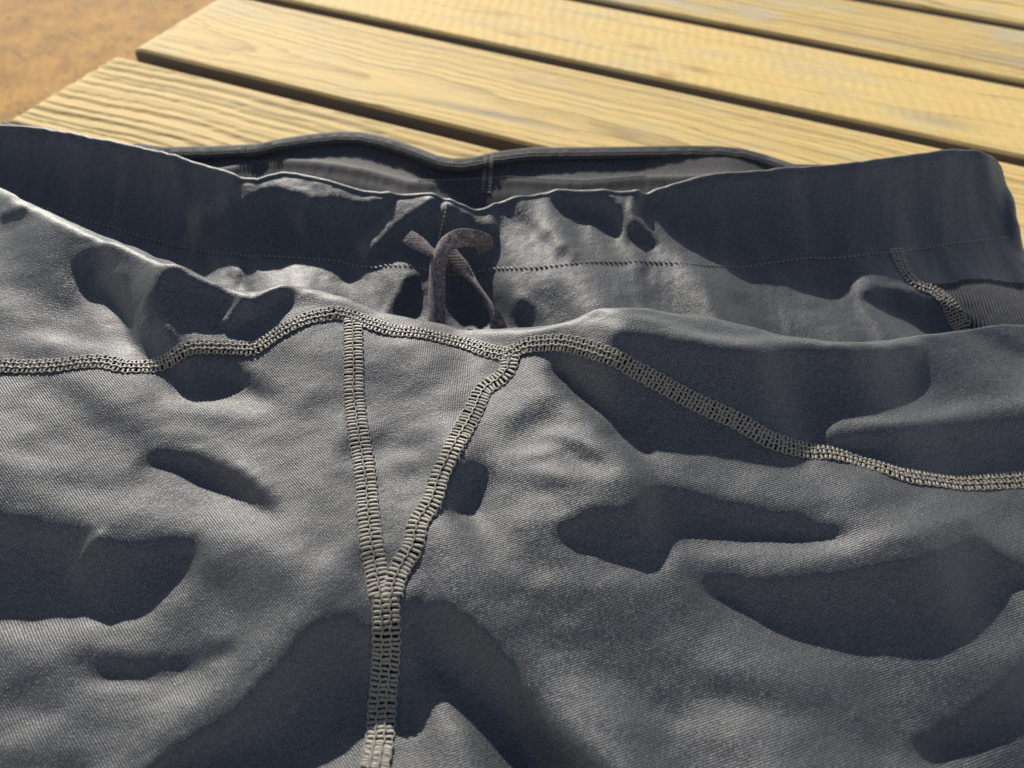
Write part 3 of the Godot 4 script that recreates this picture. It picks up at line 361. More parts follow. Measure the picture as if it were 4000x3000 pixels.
	n.row(72, 41, [331, 316, 308, 302, 299, 296, 295, 293, 292, 290, 290, 291, 294, 301, 303, 306, 305, 304, 299, 295, 290, 297, 308, 315, 320, 329, 338, 350, 362, 373, 385, 395, 400, 403, 406, 408, 403, 395, 387, 384, 387, 393, 398, 400, 405, 411, 417, 416, 413, 408, 402, 396, 393, 394, 395, 395, 396, 398, 399, 396, 395, 393, 390, 386, 381, 377, 375, 372, 364, 357, 346, 334, 330, 336, 345, 350, 352, 354, 354, 355, 356, 359, 362, 368, 375, 384, 391, 396, 397, 395, 391, 385, 377, 369, 365, 360, 363, 369, 377, 389, 392, 392, 394, 393])
	n.row(73, 41, [319, 307, 296, 291, 287, 285, 282, 280, 279, 278, 278, 278, 281, 282, 288, 291, 291, 290, 288, 286, 286, 302, 305, 310, 310, 315, 324, 336, 349, 361, 371, 383, 394, 401, 406, 404, 399, 393, 384, 383, 386, 391, 396, 398, 389, 406, 405, 410, 409, 402, 394, 386, 382, 380, 380, 383, 384, 384, 384, 385, 386, 385, 383, 379, 373, 369, 367, 364, 361, 354, 347, 340, 333, 326, 326, 333, 335, 335, 336, 336, 337, 338, 342, 347, 354, 363, 370, 377, 381, 382, 380, 375, 370, 364, 359, 359, 359, 365, 376, 379, 390, 394, 382])
	n.row(74, 42, [299, 290, 283, 279, 275, 274, 272, 271, 269, 270, 270, 272, 271, 274, 280, 282, 281, 281, 276, 291, 296, 301, 300, 301, 307, 314, 324, 337, 349, 360, 371, 382, 393, 399, 402, 396, 386, 381, 380, 385, 385, 393, 373, 383, 388, 399, 399, 398, 400, 391, 382, 376, 372, 370, 369, 370, 372, 373, 373, 372, 372, 373, 371, 365, 361, 357, 355, 356, 355, 349, 344, 340, 334, 324, 321, 323, 324, 324, 326, 325, 326, 328, 333, 339, 347, 355, 362, 367, 370, 370, 369, 363, 360, 360, 358, 361, 364, 367, 380, 372, 355, 364])
	n.row(75, 43, [282, 277, 272, 270, 265, 263, 262, 261, 259, 261, 261, 267, 269, 270, 270, 271, 271, 280, 285, 290, 292, 293, 295, 302, 309, 315, 324, 338, 350, 361, 373, 384, 395, 393, 388, 386, 371, 368, 371, 373, 378, 346, 347, 341, 363, 385, 393, 384, 385, 378, 369, 362, 358, 360, 362, 363, 362, 361, 360, 360, 360, 360, 356, 352, 350, 350, 349, 347, 347, 346, 343, 339, 337, 330, 323, 318, 317, 313, 315, 314, 317, 322, 327, 334, 342, 349, 356, 361, 362, 362, 364, 364, 363, 365, 362, 363, 365, 349, 340, 351])
	n.row(76, 43, [283, 272, 268, 263, 266, 264, 262, 261, 269, 268, 271, 278, 283, 281, 279, 278, 280, 282, 284, 285, 284, 285, 289, 295, 301, 311, 318, 330, 345, 359, 372, 385, 384, 389, 374, 357, 360, 359, 362, 367, 348, 326, 312, 316, 322, 338, 359, 384, 371, 369, 359, 350, 346, 345, 347, 349, 349, 347, 346, 346, 346, 346, 346, 348, 346, 344, 344, 345, 347, 347, 347, 345, 340, 336, 334, 330, 325, 321, 315, 313, 312, 313, 319, 325, 331, 339, 347, 353, 360, 366, 365, 367, 368, 365, 365, 353, 330, 330, 328, 336])
	n.row(77, 44, [275, 273, 273, 275, 276, 274, 274, 274, 275, 275, 281, 286, 284, 280, 278, 278, 278, 277, 277, 277, 278, 281, 289, 300, 307, 309, 330, 344, 355, 364, 371, 380, 351, 339, 327, 319, 322, 330, 323, 322, 308, 294, 288, 297, 308, 319, 334, 367, 358, 352, 347, 341, 336, 336, 336, 337, 338, 337, 336, 336, 336, 338, 339, 340, 341, 342, 345, 349, 350, 350, 348, 345, 343, 340, 337, 333, 329, 325, 320, 316, 315, 317, 321, 327, 333, 341, 349, 355, 358, 363, 361, 361, 359, 336, 325, 319, 311, 313])
	n.row(78, 44, [273, 273, 274, 277, 277, 278, 277, 278, 277, 280, 281, 284, 287, 283, 282, 280, 279, 279, 274, 273, 272, 269, 270, 271, 280, 306, 326, 339, 354, 354, 364, 338, 329, 316, 304, 297, 294, 296, 301, 296, 291, 281, 275, 276, 283, 291, 302, 316, 352, 344, 340, 338, 337, 334, 332, 330, 328, 326, 327, 328, 328, 326, 327, 330, 334, 339, 344, 347, 350, 350, 349, 348, 347, 344, 340, 335, 330, 325, 319, 312, 308, 310, 315, 320, 326, 331, 337, 344, 349, 348, 355, 348, 329, 320, 311, 303, 301, 302])
	n.row(79, 45, [272, 273, 273, 274, 275, 277, 278, 279, 279, 278, 275, 263, 267, 262, 262, 261, 262, 255, 253, 245, 251, 261, 279, 294, 307, 322, 335, 339, 348, 345, 314, 305, 293, 283, 275, 272, 271, 273, 276, 273, 271, 270, 268, 267, 270, 275, 285, 301, 331, 332, 332, 333, 333, 330, 327, 324, 321, 318, 316, 318, 320, 320, 320, 323, 326, 331, 337, 342, 346, 348, 348, 347, 344, 339, 334, 329, 324, 317, 309, 305, 308, 313, 316, 318, 321, 327, 329, 334, 343, 329, 319, 314, 306, 300, 297, 294])
	n.row(80, 45, [271, 271, 269, 267, 269, 271, 273, 274, 273, 271, 269, 262, 250, 242, 240, 241, 240, 246, 248, 252, 254, 264, 277, 293, 304, 316, 324, 340, 335, 309, 296, 281, 276, 268, 262, 257, 255, 256, 258, 259, 260, 268, 270, 262, 256, 256, 261, 269, 293, 328, 323, 328, 330, 333, 331, 329, 324, 320, 314, 308, 308, 311, 313, 314, 316, 318, 320, 327, 334, 337, 341, 342, 339, 335, 330, 325, 321, 316, 309, 303, 303, 308, 311, 311, 312, 313, 321, 320, 307, 307, 305, 300, 298, 296, 294, 292])
	n.row(81, 46, [266, 266, 265, 265, 264, 263, 260, 260, 264, 265, 264, 260, 255, 252, 253, 253, 252, 254, 254, 260, 271, 283, 291, 301, 308, 321, 318, 293, 290, 273, 266, 259, 255, 249, 247, 246, 245, 247, 249, 252, 263, 269, 265, 254, 246, 243, 248, 254, 289, 316, 323, 329, 331, 334, 334, 331, 323, 313, 305, 299, 300, 305, 311, 316, 318, 320, 322, 325, 329, 332, 332, 330, 326, 322, 320, 318, 314, 307, 300, 299, 299, 298, 300, 301, 304, 295, 287, 292, 291, 292, 294, 295, 293, 288])
	n.row(82, 46, [263, 262, 261, 257, 254, 249, 248, 253, 257, 260, 261, 259, 255, 252, 252, 252, 254, 256, 262, 272, 280, 286, 293, 293, 298, 308, 278, 277, 262, 257, 250, 247, 243, 243, 241, 241, 241, 241, 243, 248, 259, 272, 269, 257, 245, 235, 231, 235, 245, 289, 316, 326, 332, 334, 341, 337, 329, 320, 310, 303, 298, 299, 306, 315, 322, 330, 334, 333, 331, 331, 331, 329, 326, 320, 314, 311, 309, 304, 298, 289, 299, 301, 287, 279, 271, 271, 275, 276, 282, 288, 291, 290, 284, 279])
	n.row(83, 47, [261, 257, 253, 248, 244, 245, 246, 247, 252, 258, 260, 256, 255, 254, 255, 257, 260, 268, 274, 282, 284, 281, 286, 288, 264, 262, 250, 246, 239, 237, 236, 237, 237, 239, 240, 240, 242, 241, 245, 260, 272, 277, 273, 252, 236, 224, 219, 224, 242, 300, 320, 332, 335, 334, 339, 335, 324, 315, 306, 301, 302, 307, 316, 325, 332, 336, 339, 339, 338, 336, 333, 326, 320, 315, 309, 302, 295, 291, 286, 284, 262, 259, 252, 256, 260, 265, 275, 278, 281, 281, 281, 279, 273])
	n.row(84, 48, [253, 250, 247, 246, 245, 248, 251, 255, 258, 256, 253, 250, 249, 252, 255, 263, 268, 277, 272, 277, 279, 263, 245, 245, 236, 233, 229, 227, 227, 230, 231, 236, 239, 245, 248, 250, 248, 252, 262, 272, 279, 278, 266, 244, 227, 213, 211, 217, 242, 302, 327, 336, 339, 334, 332, 326, 315, 305, 300, 302, 304, 311, 321, 329, 336, 339, 342, 342, 338, 333, 328, 323, 316, 309, 301, 295, 291, 290, 280, 264, 255, 258, 260, 265, 267, 267, 269, 268, 270, 270, 268])
	n.row(85, 48, [249, 245, 244, 243, 246, 251, 255, 257, 256, 255, 252, 249, 250, 251, 256, 259, 269, 266, 278, 265, 239, 231, 227, 220, 220, 218, 218, 218, 220, 225, 231, 231, 243, 250, 252, 252, 250, 252, 260, 270, 277, 280, 273, 257, 236, 218, 205, 207, 217, 241, 299, 328, 335, 339, 333, 328, 317, 307, 302, 298, 300, 307, 315, 325, 333, 342, 343, 341, 339, 336, 330, 324, 319, 312, 306, 300, 298, 296, 293, 283, 272, 265, 263, 261, 260, 260, 260, 263, 265, 263, 265])
	n.row(86, 49, [243, 243, 247, 252, 255, 256, 254, 254, 256, 253, 249, 247, 251, 253, 262, 256, 271, 243, 227, 223, 214, 208, 207, 207, 209, 210, 211, 217, 224, 230, 240, 247, 253, 256, 254, 253, 256, 261, 267, 275, 281, 277, 264, 248, 227, 210, 202, 208, 222, 241, 296, 327, 337, 343, 331, 322, 312, 301, 297, 298, 303, 312, 322, 333, 341, 345, 346, 343, 338, 333, 329, 323, 318, 313, 307, 302, 300, 297, 290, 277, 266, 261, 260, 258, 255, 257, 258, 258, 259])
	n.row(87, 49, [238, 237, 239, 242, 244, 247, 248, 248, 245, 243, 244, 249, 250, 254, 249, 270, 227, 219, 217, 207, 202, 199, 200, 202, 204, 206, 210, 215, 226, 236, 244, 250, 254, 256, 257, 258, 259, 261, 268, 277, 282, 280, 272, 254, 230, 214, 205, 206, 214, 237, 248, 292, 329, 338, 335, 323, 311, 304, 300, 297, 303, 311, 322, 333, 342, 345, 342, 341, 337, 333, 330, 326, 321, 315, 308, 301, 298, 298, 290, 278, 269, 264, 259, 256, 260, 265, 269, 271, 270])
	n.row(88, 50, [233, 232, 234, 236, 238, 239, 237, 234, 229, 233, 244, 254, 250, 259, 227, 215, 217, 208, 207, 200, 198, 199, 202, 204, 206, 208, 220, 225, 231, 240, 247, 254, 258, 259, 258, 256, 258, 265, 272, 280, 284, 277, 259, 240, 223, 216, 218, 227, 236, 263, 270, 308, 332, 332, 323, 313, 304, 298, 299, 302, 310, 321, 334, 342, 345, 347, 344, 341, 339, 337, 332, 328, 322, 317, 315, 314, 307, 298, 293, 290, 287, 287, 290, 293, 295, 297, 300])
	n.row(89, 50, [233, 230, 227, 229, 232, 233, 234, 232, 224, 222, 232, 242, 254, 250, 229, 227, 224, 223, 215, 209, 206, 208, 214, 218, 223, 233, 237, 242, 249, 251, 253, 257, 262, 266, 269, 272, 276, 281, 286, 289, 284, 274, 263, 254, 251, 253, 259, 267, 284, 294, 322, 334, 332, 329, 325, 320, 318, 319, 323, 329, 337, 345, 351, 353, 355, 353, 352, 351, 349, 346, 342, 339, 335, 333, 331, 326, 321, 318, 315, 314, 314, 315, 318, 320, 323, 328, 335])
	n.row(90, 51, [228, 225, 227, 227, 227, 226, 226, 233, 245, 256, 264, 262, 254, 254, 252, 249, 243, 241, 240, 242, 246, 249, 253, 259, 263, 267, 272, 274, 277, 282, 285, 288, 290, 292, 295, 299, 302, 304, 301, 296, 289, 284, 283, 284, 289, 296, 308, 317, 334, 341, 342, 343, 341, 338, 337, 338, 340, 345, 351, 356, 360, 363, 364, 364, 363, 362, 360, 358, 356, 353, 351, 349, 347, 344, 341, 339, 337, 336, 336, 338, 340, 343, 346, 349, 355])

# the waistband and the panel below it
func rear_rows(n: Net) -> void:
	n.start(-0.3000, -0.3700, 0.0030, 191, 70)
	n.row(16, 6, [520, 520, 520, 520, 520, 520, 520, 520, 520, 520, 520, 520, 520, 520, 520, 520, 520, 519, 518, 517, 516, 516, 515, 514, 513, 512, 512, 511, 510, 509, 508, 508, 507, 506, 505, 504, 504, 503, 502, 501, 500, 500, 499, 498, 497, 496, 496, 495, 494, 493, 492, 492, 491, 490, 489, 488, 487, 487, 485, 484, 483, 483, 482, 481, 480, 479, 478, 476, 475, 474, 473, 472, 470, 469, 468, 467, 465, 464, 463, 461, 460, 459, 458, 456, 455, 454, 453, 451, 450, 451, 454, 456, 458, 461, 463, 465, 467, 469, 472, 474, 476, 478, 480, 482, 485, 487, 489, 492, 495, 498, 500, 503, 506, 509, 512, 515, 518, 521, 524, 526, 529, 532, 535, 538, 540, 543, 546, 549, 552, 555, 558, 560, 561, 562, 562, 563, 564, 565, 565, 566, 567, 568, 568, 569, 570, 570, 571, 572, 573, 573, 574, 574, 575, 577, 578, 578, 578, 575, 577, 581, 586, 587, 590, 582, 563, 568, 552, 533, 516, 484, 467, 393, 319, 255, 210, 173, 145, 120, 97, 80, 79, 80, 80, 81, 82])
	n.row(17, 6, [520, 520, 520, 520, 520, 520, 520, 520, 520, 521, 520, 521, 520, 521, 520, 520, 521, 520, 519, 518, 517, 517, 516, 514, 513, 513, 511, 511, 510, 509, 509, 508, 507, 506, 505, 505, 504, 503, 502, 501, 500, 500, 499, 498, 497, 496, 496, 495, 494, 493, 492, 492, 491, 490, 489, 488, 487, 487, 485, 484, 483, 483, 482, 481, 480, 479, 478, 476, 475, 474, 473, 472, 470, 469, 468, 467, 465, 464, 463, 462, 460, 459, 458, 456, 455, 454, 453, 451, 450, 452, 454, 456, 458, 461, 463, 465, 467, 469, 472, 474, 476, 478, 480, 482, 485, 487, 489, 492, 495, 498, 500, 503, 506, 509, 512, 515, 518, 521, 523, 526, 529, 532, 535, 538, 540, 543, 546, 549, 552, 555, 558, 560, 561, 562, 562, 563, 564, 565, 565, 566, 567, 568, 568, 569, 570, 571, 571, 572, 572, 573, 575, 575, 575, 574, 573, 575, 578, 586, 587, 582, 570, 567, 562, 559, 570, 563, 564, 536, 514, 490, 466, 391, 322, 257, 211, 176, 148, 123, 100, 85, 79, 80, 81, 79, 80])
	n.row(18, 7, [520, 520, 520, 520, 520, 520, 520, 520, 517, 519, 519, 519, 519, 519, 520, 518, 518, 516, 516, 515, 514, 513, 514, 514, 512, 513, 511, 510, 510, 508, 508, 507, 506, 505, 504, 504, 503, 502, 501, 500, 500, 499, 498, 497, 496, 496, 495, 494, 493, 492, 492, 491, 490, 489, 488, 487, 487, 485, 484, 483, 483, 482, 481, 480, 479, 478, 476, 475, 474, 473, 472, 470, 469, 468, 467, 465, 464, 463, 461, 460, 459, 458, 456, 455, 454, 453, 451, 450, 451, 454, 456, 458, 461, 463, 465, 467, 469, 472, 474, 476, 478, 480, 482, 485, 487, 489, 492, 495, 498, 500, 503, 506, 509, 512, 515, 518, 521, 524, 526, 529, 532, 535, 538, 540, 543, 546, 549, 552, 555, 558, 560, 561, 562, 562, 563, 564, 565, 565, 566, 567, 567, 568, 569, 569, 570, 571, 573, 573, 573, 572, 572, 575, 581, 585, 584, 583, 566, 566, 567, 574, 566, 560, 552, 543, 547, 536, 515, 494, 478, 444, 398, 322, 260, 214, 177, 153, 125, 109, 78, 77, 81, 79, 81, 80])
	n.row(19, 8, [520, 520, 520, 520, 520, 519, 520, 526, 525, 524, 523, 524, 522, 521, 524, 522, 524, 522, 522, 520, 519, 516, 512, 514, 509, 509, 510, 508, 509, 508, 507, 507, 505, 505, 503, 503, 502, 501, 501, 500, 499, 498, 497, 496, 496, 495, 494, 493, 492, 492, 491, 490, 489, 488, 487, 487, 485, 484, 483, 483, 482, 481, 480, 479, 478, 476, 475, 474, 473, 472, 470, 469, 468, 467, 465, 464, 463, 461, 460, 459, 458, 456, 455, 454, 453, 452, 450, 452, 454, 456, 458, 461, 463, 465, 467, 469, 472, 474, 476, 478, 480, 482, 485, 487, 489, 492, 495, 498, 500, 503, 506, 509, 512, 515, 518, 521, 523, 526, 529, 532, 535, 538, 540, 543, 546, 549, 552, 555, 558, 560, 561, 562, 563, 563, 564, 564, 565, 566, 567, 568, 569, 569, 570, 571, 571, 570, 571, 572, 578, 580, 578, 569, 560, 564, 563, 571, 571, 563, 552, 541, 531, 519, 513, 510, 510, 493, 470, 452, 435, 406, 328, 265, 219, 184, 152, 140, 98, 77, 83, 78, 81, 80, 75])
	n.row(20, 8, [521, 521, 521, 521, 521, 521, 524, 511, 509, 513, 514, 513, 515, 519, 514, 513, 508, 507, 506, 506, 505, 507, 517, 509, 516, 516, 510, 513, 508, 507, 507, 504, 506, 504, 504, 503, 503, 502, 500, 500, 498, 498, 497, 497, 496, 495, 494, 493, 492, 492, 491, 490, 489, 488, 487, 487, 485, 484, 483, 483, 482, 481, 480, 479, 478, 476, 475, 474, 473, 472, 470, 469, 468, 467, 465, 464, 463, 461, 460, 459, 458, 456, 455, 454, 453, 451, 450, 451, 454, 456, 458, 461, 463, 465, 467, 469, 472, 474, 476, 478, 480, 482, 485, 487, 489, 492, 495, 498, 500, 503, 506, 509, 512, 515, 518, 521, 524, 526, 529, 532, 535, 538, 540, 544, 546, 549, 552, 555, 558, 560, 561, 562, 562, 563, 564, 565, 566, 566, 567, 568, 566, 568, 568, 570, 572, 576, 578, 577, 569, 564, 568, 571, 573, 566, 563, 551, 541, 531, 524, 516, 507, 497, 488, 485, 482, 472, 453, 437, 422, 415, 342, 268, 226, 184, 169, 127, 90, 81, 72, 82, 81, 77, 98])
	n.row(21, 9, [518, 518, 518, 518, 519, 512, 510, 517, 518, 519, 519, 518, 514, 520, 518, 521, 521, 521, 522, 520, 531, 509, 516, 508, 498, 509, 501, 507, 511, 506, 511, 505, 505, 503, 502, 501, 500, 501, 499, 500, 497, 497, 496, 496, 495, 494, 493, 492, 492, 491, 490, 489, 488, 487, 486, 486, 484, 483, 483, 482, 481, 480, 479, 478, 476, 475, 474, 473, 472, 470, 469, 468, 467, 465, 464, 463, 461, 460, 459, 458, 456, 455, 454, 453, 452, 450, 452, 454, 456, 458, 461, 463, 465, 467, 469, 472, 474, 476, 478, 480, 482, 485, 487, 489, 492, 495, 498, 500, 503, 506, 509, 512, 515, 518, 521, 523, 526, 529, 532, 535, 538, 540, 543, 546, 549, 552, 555, 557, 560, 562, 562, 563, 563, 563, 563, 564, 565, 565, 567, 573, 571, 573, 573, 570, 564, 563, 565, 567, 568, 561, 554, 544, 542, 528, 524, 517, 510, 501, 492, 483, 473, 464, 458, 455, 450, 434, 422, 413, 410, 358, 287, 234, 204, 155, 122, 96, 74, 92, 80, 76, 83, 34])
	n.row(22, 9, [498, 497, 496, 495, 492, 492, 494, 494, 498, 498, 498, 497, 502, 495, 498, 498, 500, 499, 499, 500, 494, 505, 511, 508, 523, 509, 519, 516, 501, 508, 495, 503, 503, 506, 505, 504, 504, 499, 500, 497, 499, 497, 497, 496, 494, 494, 493, 493, 492, 491, 490, 489, 488, 487, 487, 485, 484, 483, 483, 482, 481, 480, 479, 478, 476, 475, 474, 473, 472, 470, 469, 468, 467, 465, 464, 463, 462, 460, 459, 458, 456, 455, 454, 453, 451, 450, 451, 454, 456, 458, 461, 463, 465, 467, 469, 472, 474, 476, 478, 480, 482, 485, 487, 489, 492, 495, 497, 501, 503, 506, 509, 512, 515, 518, 521, 524, 526, 529, 532, 535, 538, 541, 544, 547, 550, 552, 555, 559, 560, 559, 561, 560, 562, 565, 569, 570, 569, 570, 571, 561, 563, 564, 566, 570, 574, 567, 561, 549, 539, 530, 524, 519, 514, 509, 499, 493, 485, 478, 470, 462, 452, 442, 436, 432, 427, 417, 406, 409, 399, 342, 296, 246, 183, 146, 119, 88, 101, 89, 81, 81, 72, 116])
	n.row(23, 10, [470, 468, 464, 462, 456, 458, 464, 467, 469, 468, 468, 469, 468, 467, 469, 470, 470, 469, 470, 470, 470, 474, 482, 485, 496, 501, 497, 516, 506, 518, 513, 508, 500, 498, 497, 495, 503, 500, 503, 496, 497, 496, 495, 496, 494, 494, 492, 491, 491, 490, 489, 488, 488, 486, 486, 484, 483, 482, 482, 481, 480, 479, 478, 476, 475, 474, 473, 472, 470, 469, 468, 467, 465, 464, 463, 461, 460, 459, 458, 456, 455, 454, 453, 452, 450, 452, 454, 456, 458, 461, 463, 465, 467, 470, 472, 474, 476, 478, 481, 483, 485, 487, 489, 492, 495, 498, 500, 503, 506, 509, 512, 515, 517, 521, 523, 527, 530, 532, 535, 537, 540, 541, 544, 546, 550, 554, 556, 559, 565, 563, 568, 566, 564, 556, 556, 561, 564, 559, 572, 564, 571, 566, 561, 548, 543, 529, 522, 515, 508, 501, 495, 490, 483, 477, 470, 464, 456, 449, 441, 432, 422, 415, 410, 405, 398, 391, 397, 396, 306, 231, 199, 163, 144, 138, 128, 108, 101, 78, 77, 92])
	n.row(24, 10, [442, 439, 438, 436, 439, 447, 438, 446, 446, 447, 446, 447, 446, 445, 445, 446, 447, 446, 446, 445, 447, 450, 453, 459, 461, 467, 470, 474, 481, 489, 490, 505, 506, 513, 508, 517, 496, 498, 489, 500, 499, 497, 498, 492, 494, 492, 493, 492, 491, 490, 489, 489, 487, 487, 485, 484, 484, 483, 481, 481, 480, 479, 477, 476, 475, 474, 473, 472, 470, 469, 468, 467, 465, 464, 463, 462, 460, 459, 458, 456, 455, 454, 453, 451, 450, 451, 454, 456, 458, 461, 463, 465, 467, 469, 471, 473, 475, 478, 480, 482, 484, 487, 489, 492, 494, 497, 501, 503, 506, 509, 513, 515, 519, 520, 525, 526, 528, 532, 534, 539, 541, 550, 552, 556, 557, 557, 562, 565, 554, 558, 554, 557, 554, 561, 561, 556, 557, 554, 546, 546, 541, 536, 530, 524, 516, 510, 499, 491, 483, 478, 472, 467, 462, 456, 449, 443, 436, 429, 422, 414, 404, 395, 390, 384, 379, 373, 389, 365, 297, 258, 209, 173, 170, 134, 88, 83, 92, 96, 80, 68])
	n.row(25, 11, [413, 413, 415, 422, 419, 420, 423, 426, 426, 425, 425, 424, 423, 423, 423, 424, 423, 423, 422, 422, 424, 428, 431, 437, 442, 444, 449, 452, 457, 462, 464, 477, 479, 497, 489, 509, 504, 520, 499, 491, 496, 489, 500, 496, 495, 492, 490, 491, 490, 489, 488, 488, 486, 486, 484, 483, 482, 482, 481, 480, 479, 478, 476, 475, 474, 473, 472, 470, 469, 468, 467, 466, 464, 463, 461, 460, 459, 458, 457, 455, 454, 453, 452, 450, 452, 454, 456, 458, 461, 463, 465, 468, 471, 472, 474, 478, 479, 482, 483, 485, 487, 490, 492, 495, 499, 500, 503, 507, 511, 511, 515, 515, 521, 521, 526, 532, 533, 537, 536, 540, 532, 536, 537, 543, 551, 554, 551, 563, 556, 559, 548, 542, 534, 530, 532, 526, 521, 519, 515, 516, 512, 508, 501, 494, 486, 477, 469, 462, 456, 451, 446, 441, 436, 430, 424, 417, 411, 404, 396, 387, 378, 372, 366, 360, 356, 377, 353, 301, 249, 212, 181, 147, 115, 86, 71, 59, 69, 95])
	n.row(26, 11, [389, 389, 392, 390, 393, 403, 407, 410, 411, 410, 409, 407, 406, 405, 404, 404, 404, 403, 402, 402, 402, 404, 408, 411, 416, 419, 422, 427, 431, 436, 441, 446, 453, 458, 465, 467, 479, 485, 499, 515, 499, 508, 489, 488, 489, 493, 495, 491, 489, 488, 490, 487, 487, 485, 484, 484, 483, 481, 480, 480, 479, 477, 476, 475, 474, 473, 471, 470, 469, 468, 466, 465, 464, 462, 462, 460, 459, 458, 456, 456, 454, 453, 451, 450, 451, 454, 456, 458, 461, 463, 466, 466, 465, 469, 472, 472, 477, 477, 481, 483, 486, 487, 491, 495, 495, 502, 504, 505, 505, 515, 515, 523, 520, 527, 529, 523, 530, 532, 541, 533, 545, 541, 540, 541, 543, 542, 545, 538, 538, 527, 522, 510, 507, 504, 502, 502, 499, 495, 492, 490, 488, 484, 478, 472, 465, 457, 449, 442, 436, 431, 426, 422, 417, 411, 406, 400, 393, 387, 380, 372, 363, 356, 351, 343, 337, 360, 348, 291, 248, 204, 157, 128, 108, 81, 69, 65, 57, 54])
	n.row(27, 12, [370, 372, 376, 385, 385, 395, 398, 397, 396, 394, 393, 391, 389, 388, 387, 386, 385, 384, 383, 383, 384, 386, 390, 393, 396, 400, 402, 406, 410, 414, 420, 425, 433, 437, 443, 448, 455, 462, 476, 485, 481, 493, 499, 502, 495, 484, 488, 492, 492, 484, 489, 485, 487, 486, 484, 482, 483, 483, 481, 478, 477, 476, 476, 474, 473, 472, 470, 469, 467, 467, 467, 464, 463, 461, 461, 459, 458, 457, 455, 454, 453, 451, 450, 452, 454, 456, 459, 461, 463, 464, 468, 479, 479, 477, 486, 483, 488, 488, 490, 490, 495, 494, 493, 504, 499, 501, 508, 521, 508, 516, 508, 521, 519, 520, 531, 532, 531, 525, 523, 518, 515, 514, 514, 508, 510, 511, 510, 508, 505, 498, 490, 482, 479, 478, 476, 475, 471, 468, 467, 465, 463, 458, 452, 445, 438, 430, 423, 417, 412, 408, 404, 399, 394, 389, 383, 377, 371, 365, 357, 349, 342, 336, 331, 316, 343, 325, 279, 238, 190, 143, 121, 103, 85, 76, 68, 72])
	n.row(28, 13, [357, 362, 368, 374, 383, 390, 389, 388, 385, 382, 379, 376, 374, 373, 372, 370, 368, 367, 366, 366, 367, 370, 373, 375, 378, 381, 384, 388, 391, 396, 401, 406, 412, 416, 421, 428, 436, 447, 455, 453, 455, 469, 480, 490, 505, 499, 488, 481, 496, 487, 490, 485, 482, 478, 476, 473, 476, 479, 481, 478, 476, 474, 474, 472, 471, 471, 470, 469, 466, 462, 464, 461, 462, 460, 458, 457, 455, 456, 454, 453, 452, 451, 451, 454, 457, 457, 461, 462, 468, 470, 454, 451, 465, 456, 467, 467, 472, 474, 481, 479, 484, 501, 488, 502, 507, 510, 483, 503, 512, 515, 515, 513, 515, 508, 507, 500, 497, 491, 491, 488, 485, 486, 486, 484, 486, 486, 484, 480, 475, 467, 459, 455, 454, 454, 453, 451, 448, 445, 444, 442, 438, 433, 427, 420, 413, 405, 399, 395, 391, 387, 383, 379, 374, 368, 363, 357, 351, 345, 337, 330, 323, 319, 307, 312, 304, 265, 224, 175, 142, 120, 108, 90, 77, 74, 71])
	n.row(29, 13, [343, 348, 353, 357, 376, 384, 384, 380, 379, 375, 371, 367, 364, 361, 359, 357, 355, 353, 352, 351, 351, 352, 354, 357, 359, 361, 364, 367, 370, 374, 378, 383, 388, 393, 396, 402, 408, 418, 430, 431, 431, 438, 446, 455, 465, 487, 495, 508, 477, 486, 482, 481, 475, 473, 471, 469, 469, 473, 475, 479, 478, 479, 476, 474, 473, 470, 467, 465, 467, 474, 465, 465, 461, 461, 461, 460, 460, 453, 454, 453, 451, 450, 452, 454, 455, 461, 461, 464, 465, 446, 446, 450, 450, 486, 477, 477, 475, 481, 484, 488, 498, 478, 484, 487, 484, 517, 464, 491, 491, 485, 485, 478, 482, 480, 479, 478, 473, 470, 466, 464, 462, 461, 459, 459, 460, 461, 460, 458, 454, 447, 439, 434, 433, 433, 432, 431, 428, 426, 425, 423, 420, 415, 410, 404, 397, 389, 383, 379, 375, 372, 368, 364, 360, 355, 350, 344, 338, 333, 326, 319, 312, 308, 299, 296, 292, 261, 206, 170, 144, 129, 111, 95, 81, 77])
	n.row(30, 14, [338, 346, 361, 369, 381, 384, 381, 376, 372, 365, 362, 358, 353, 349, 346, 344, 342, 339, 338, 337, 337, 338, 340, 342, 344, 346, 348, 351, 354, 357, 362, 366, 370, 374, 379, 385, 392, 402, 409, 409, 416, 425, 432, 440, 448, 461, 462, 472, 476, 478, 472, 471, 469, 466, 461, 459, 461, 467, 468, 474, 472, 469, 469, 466, 468, 474, 474, 471, 448, 461, 459, 462, 459, 455, 454, 447, 459, 455, 451, 452, 452, 450, 453, 461, 456, 459, 464, 456, 449, 445, 444, 445, 437, 443, 441, 440, 443, 449, 464, 471, 489, 471, 481, 486, 476, 465, 450, 461, 461, 460, 458, 457, 457, 455, 454, 451, 446, 443, 441, 439, 437, 437, 436, 437, 438, 438, 436, 433, 428, 421, 415, 414, 414, 414, 413, 411, 409, 407, 406, 403, 399, 394, 389, 382, 375, 369, 364, 360, 358, 355, 351, 348, 343, 338, 333, 327, 322, 316, 309, 303, 298, 292, 285, 275, 241, 199, 170, 152, 135, 118, 98, 85, 80])
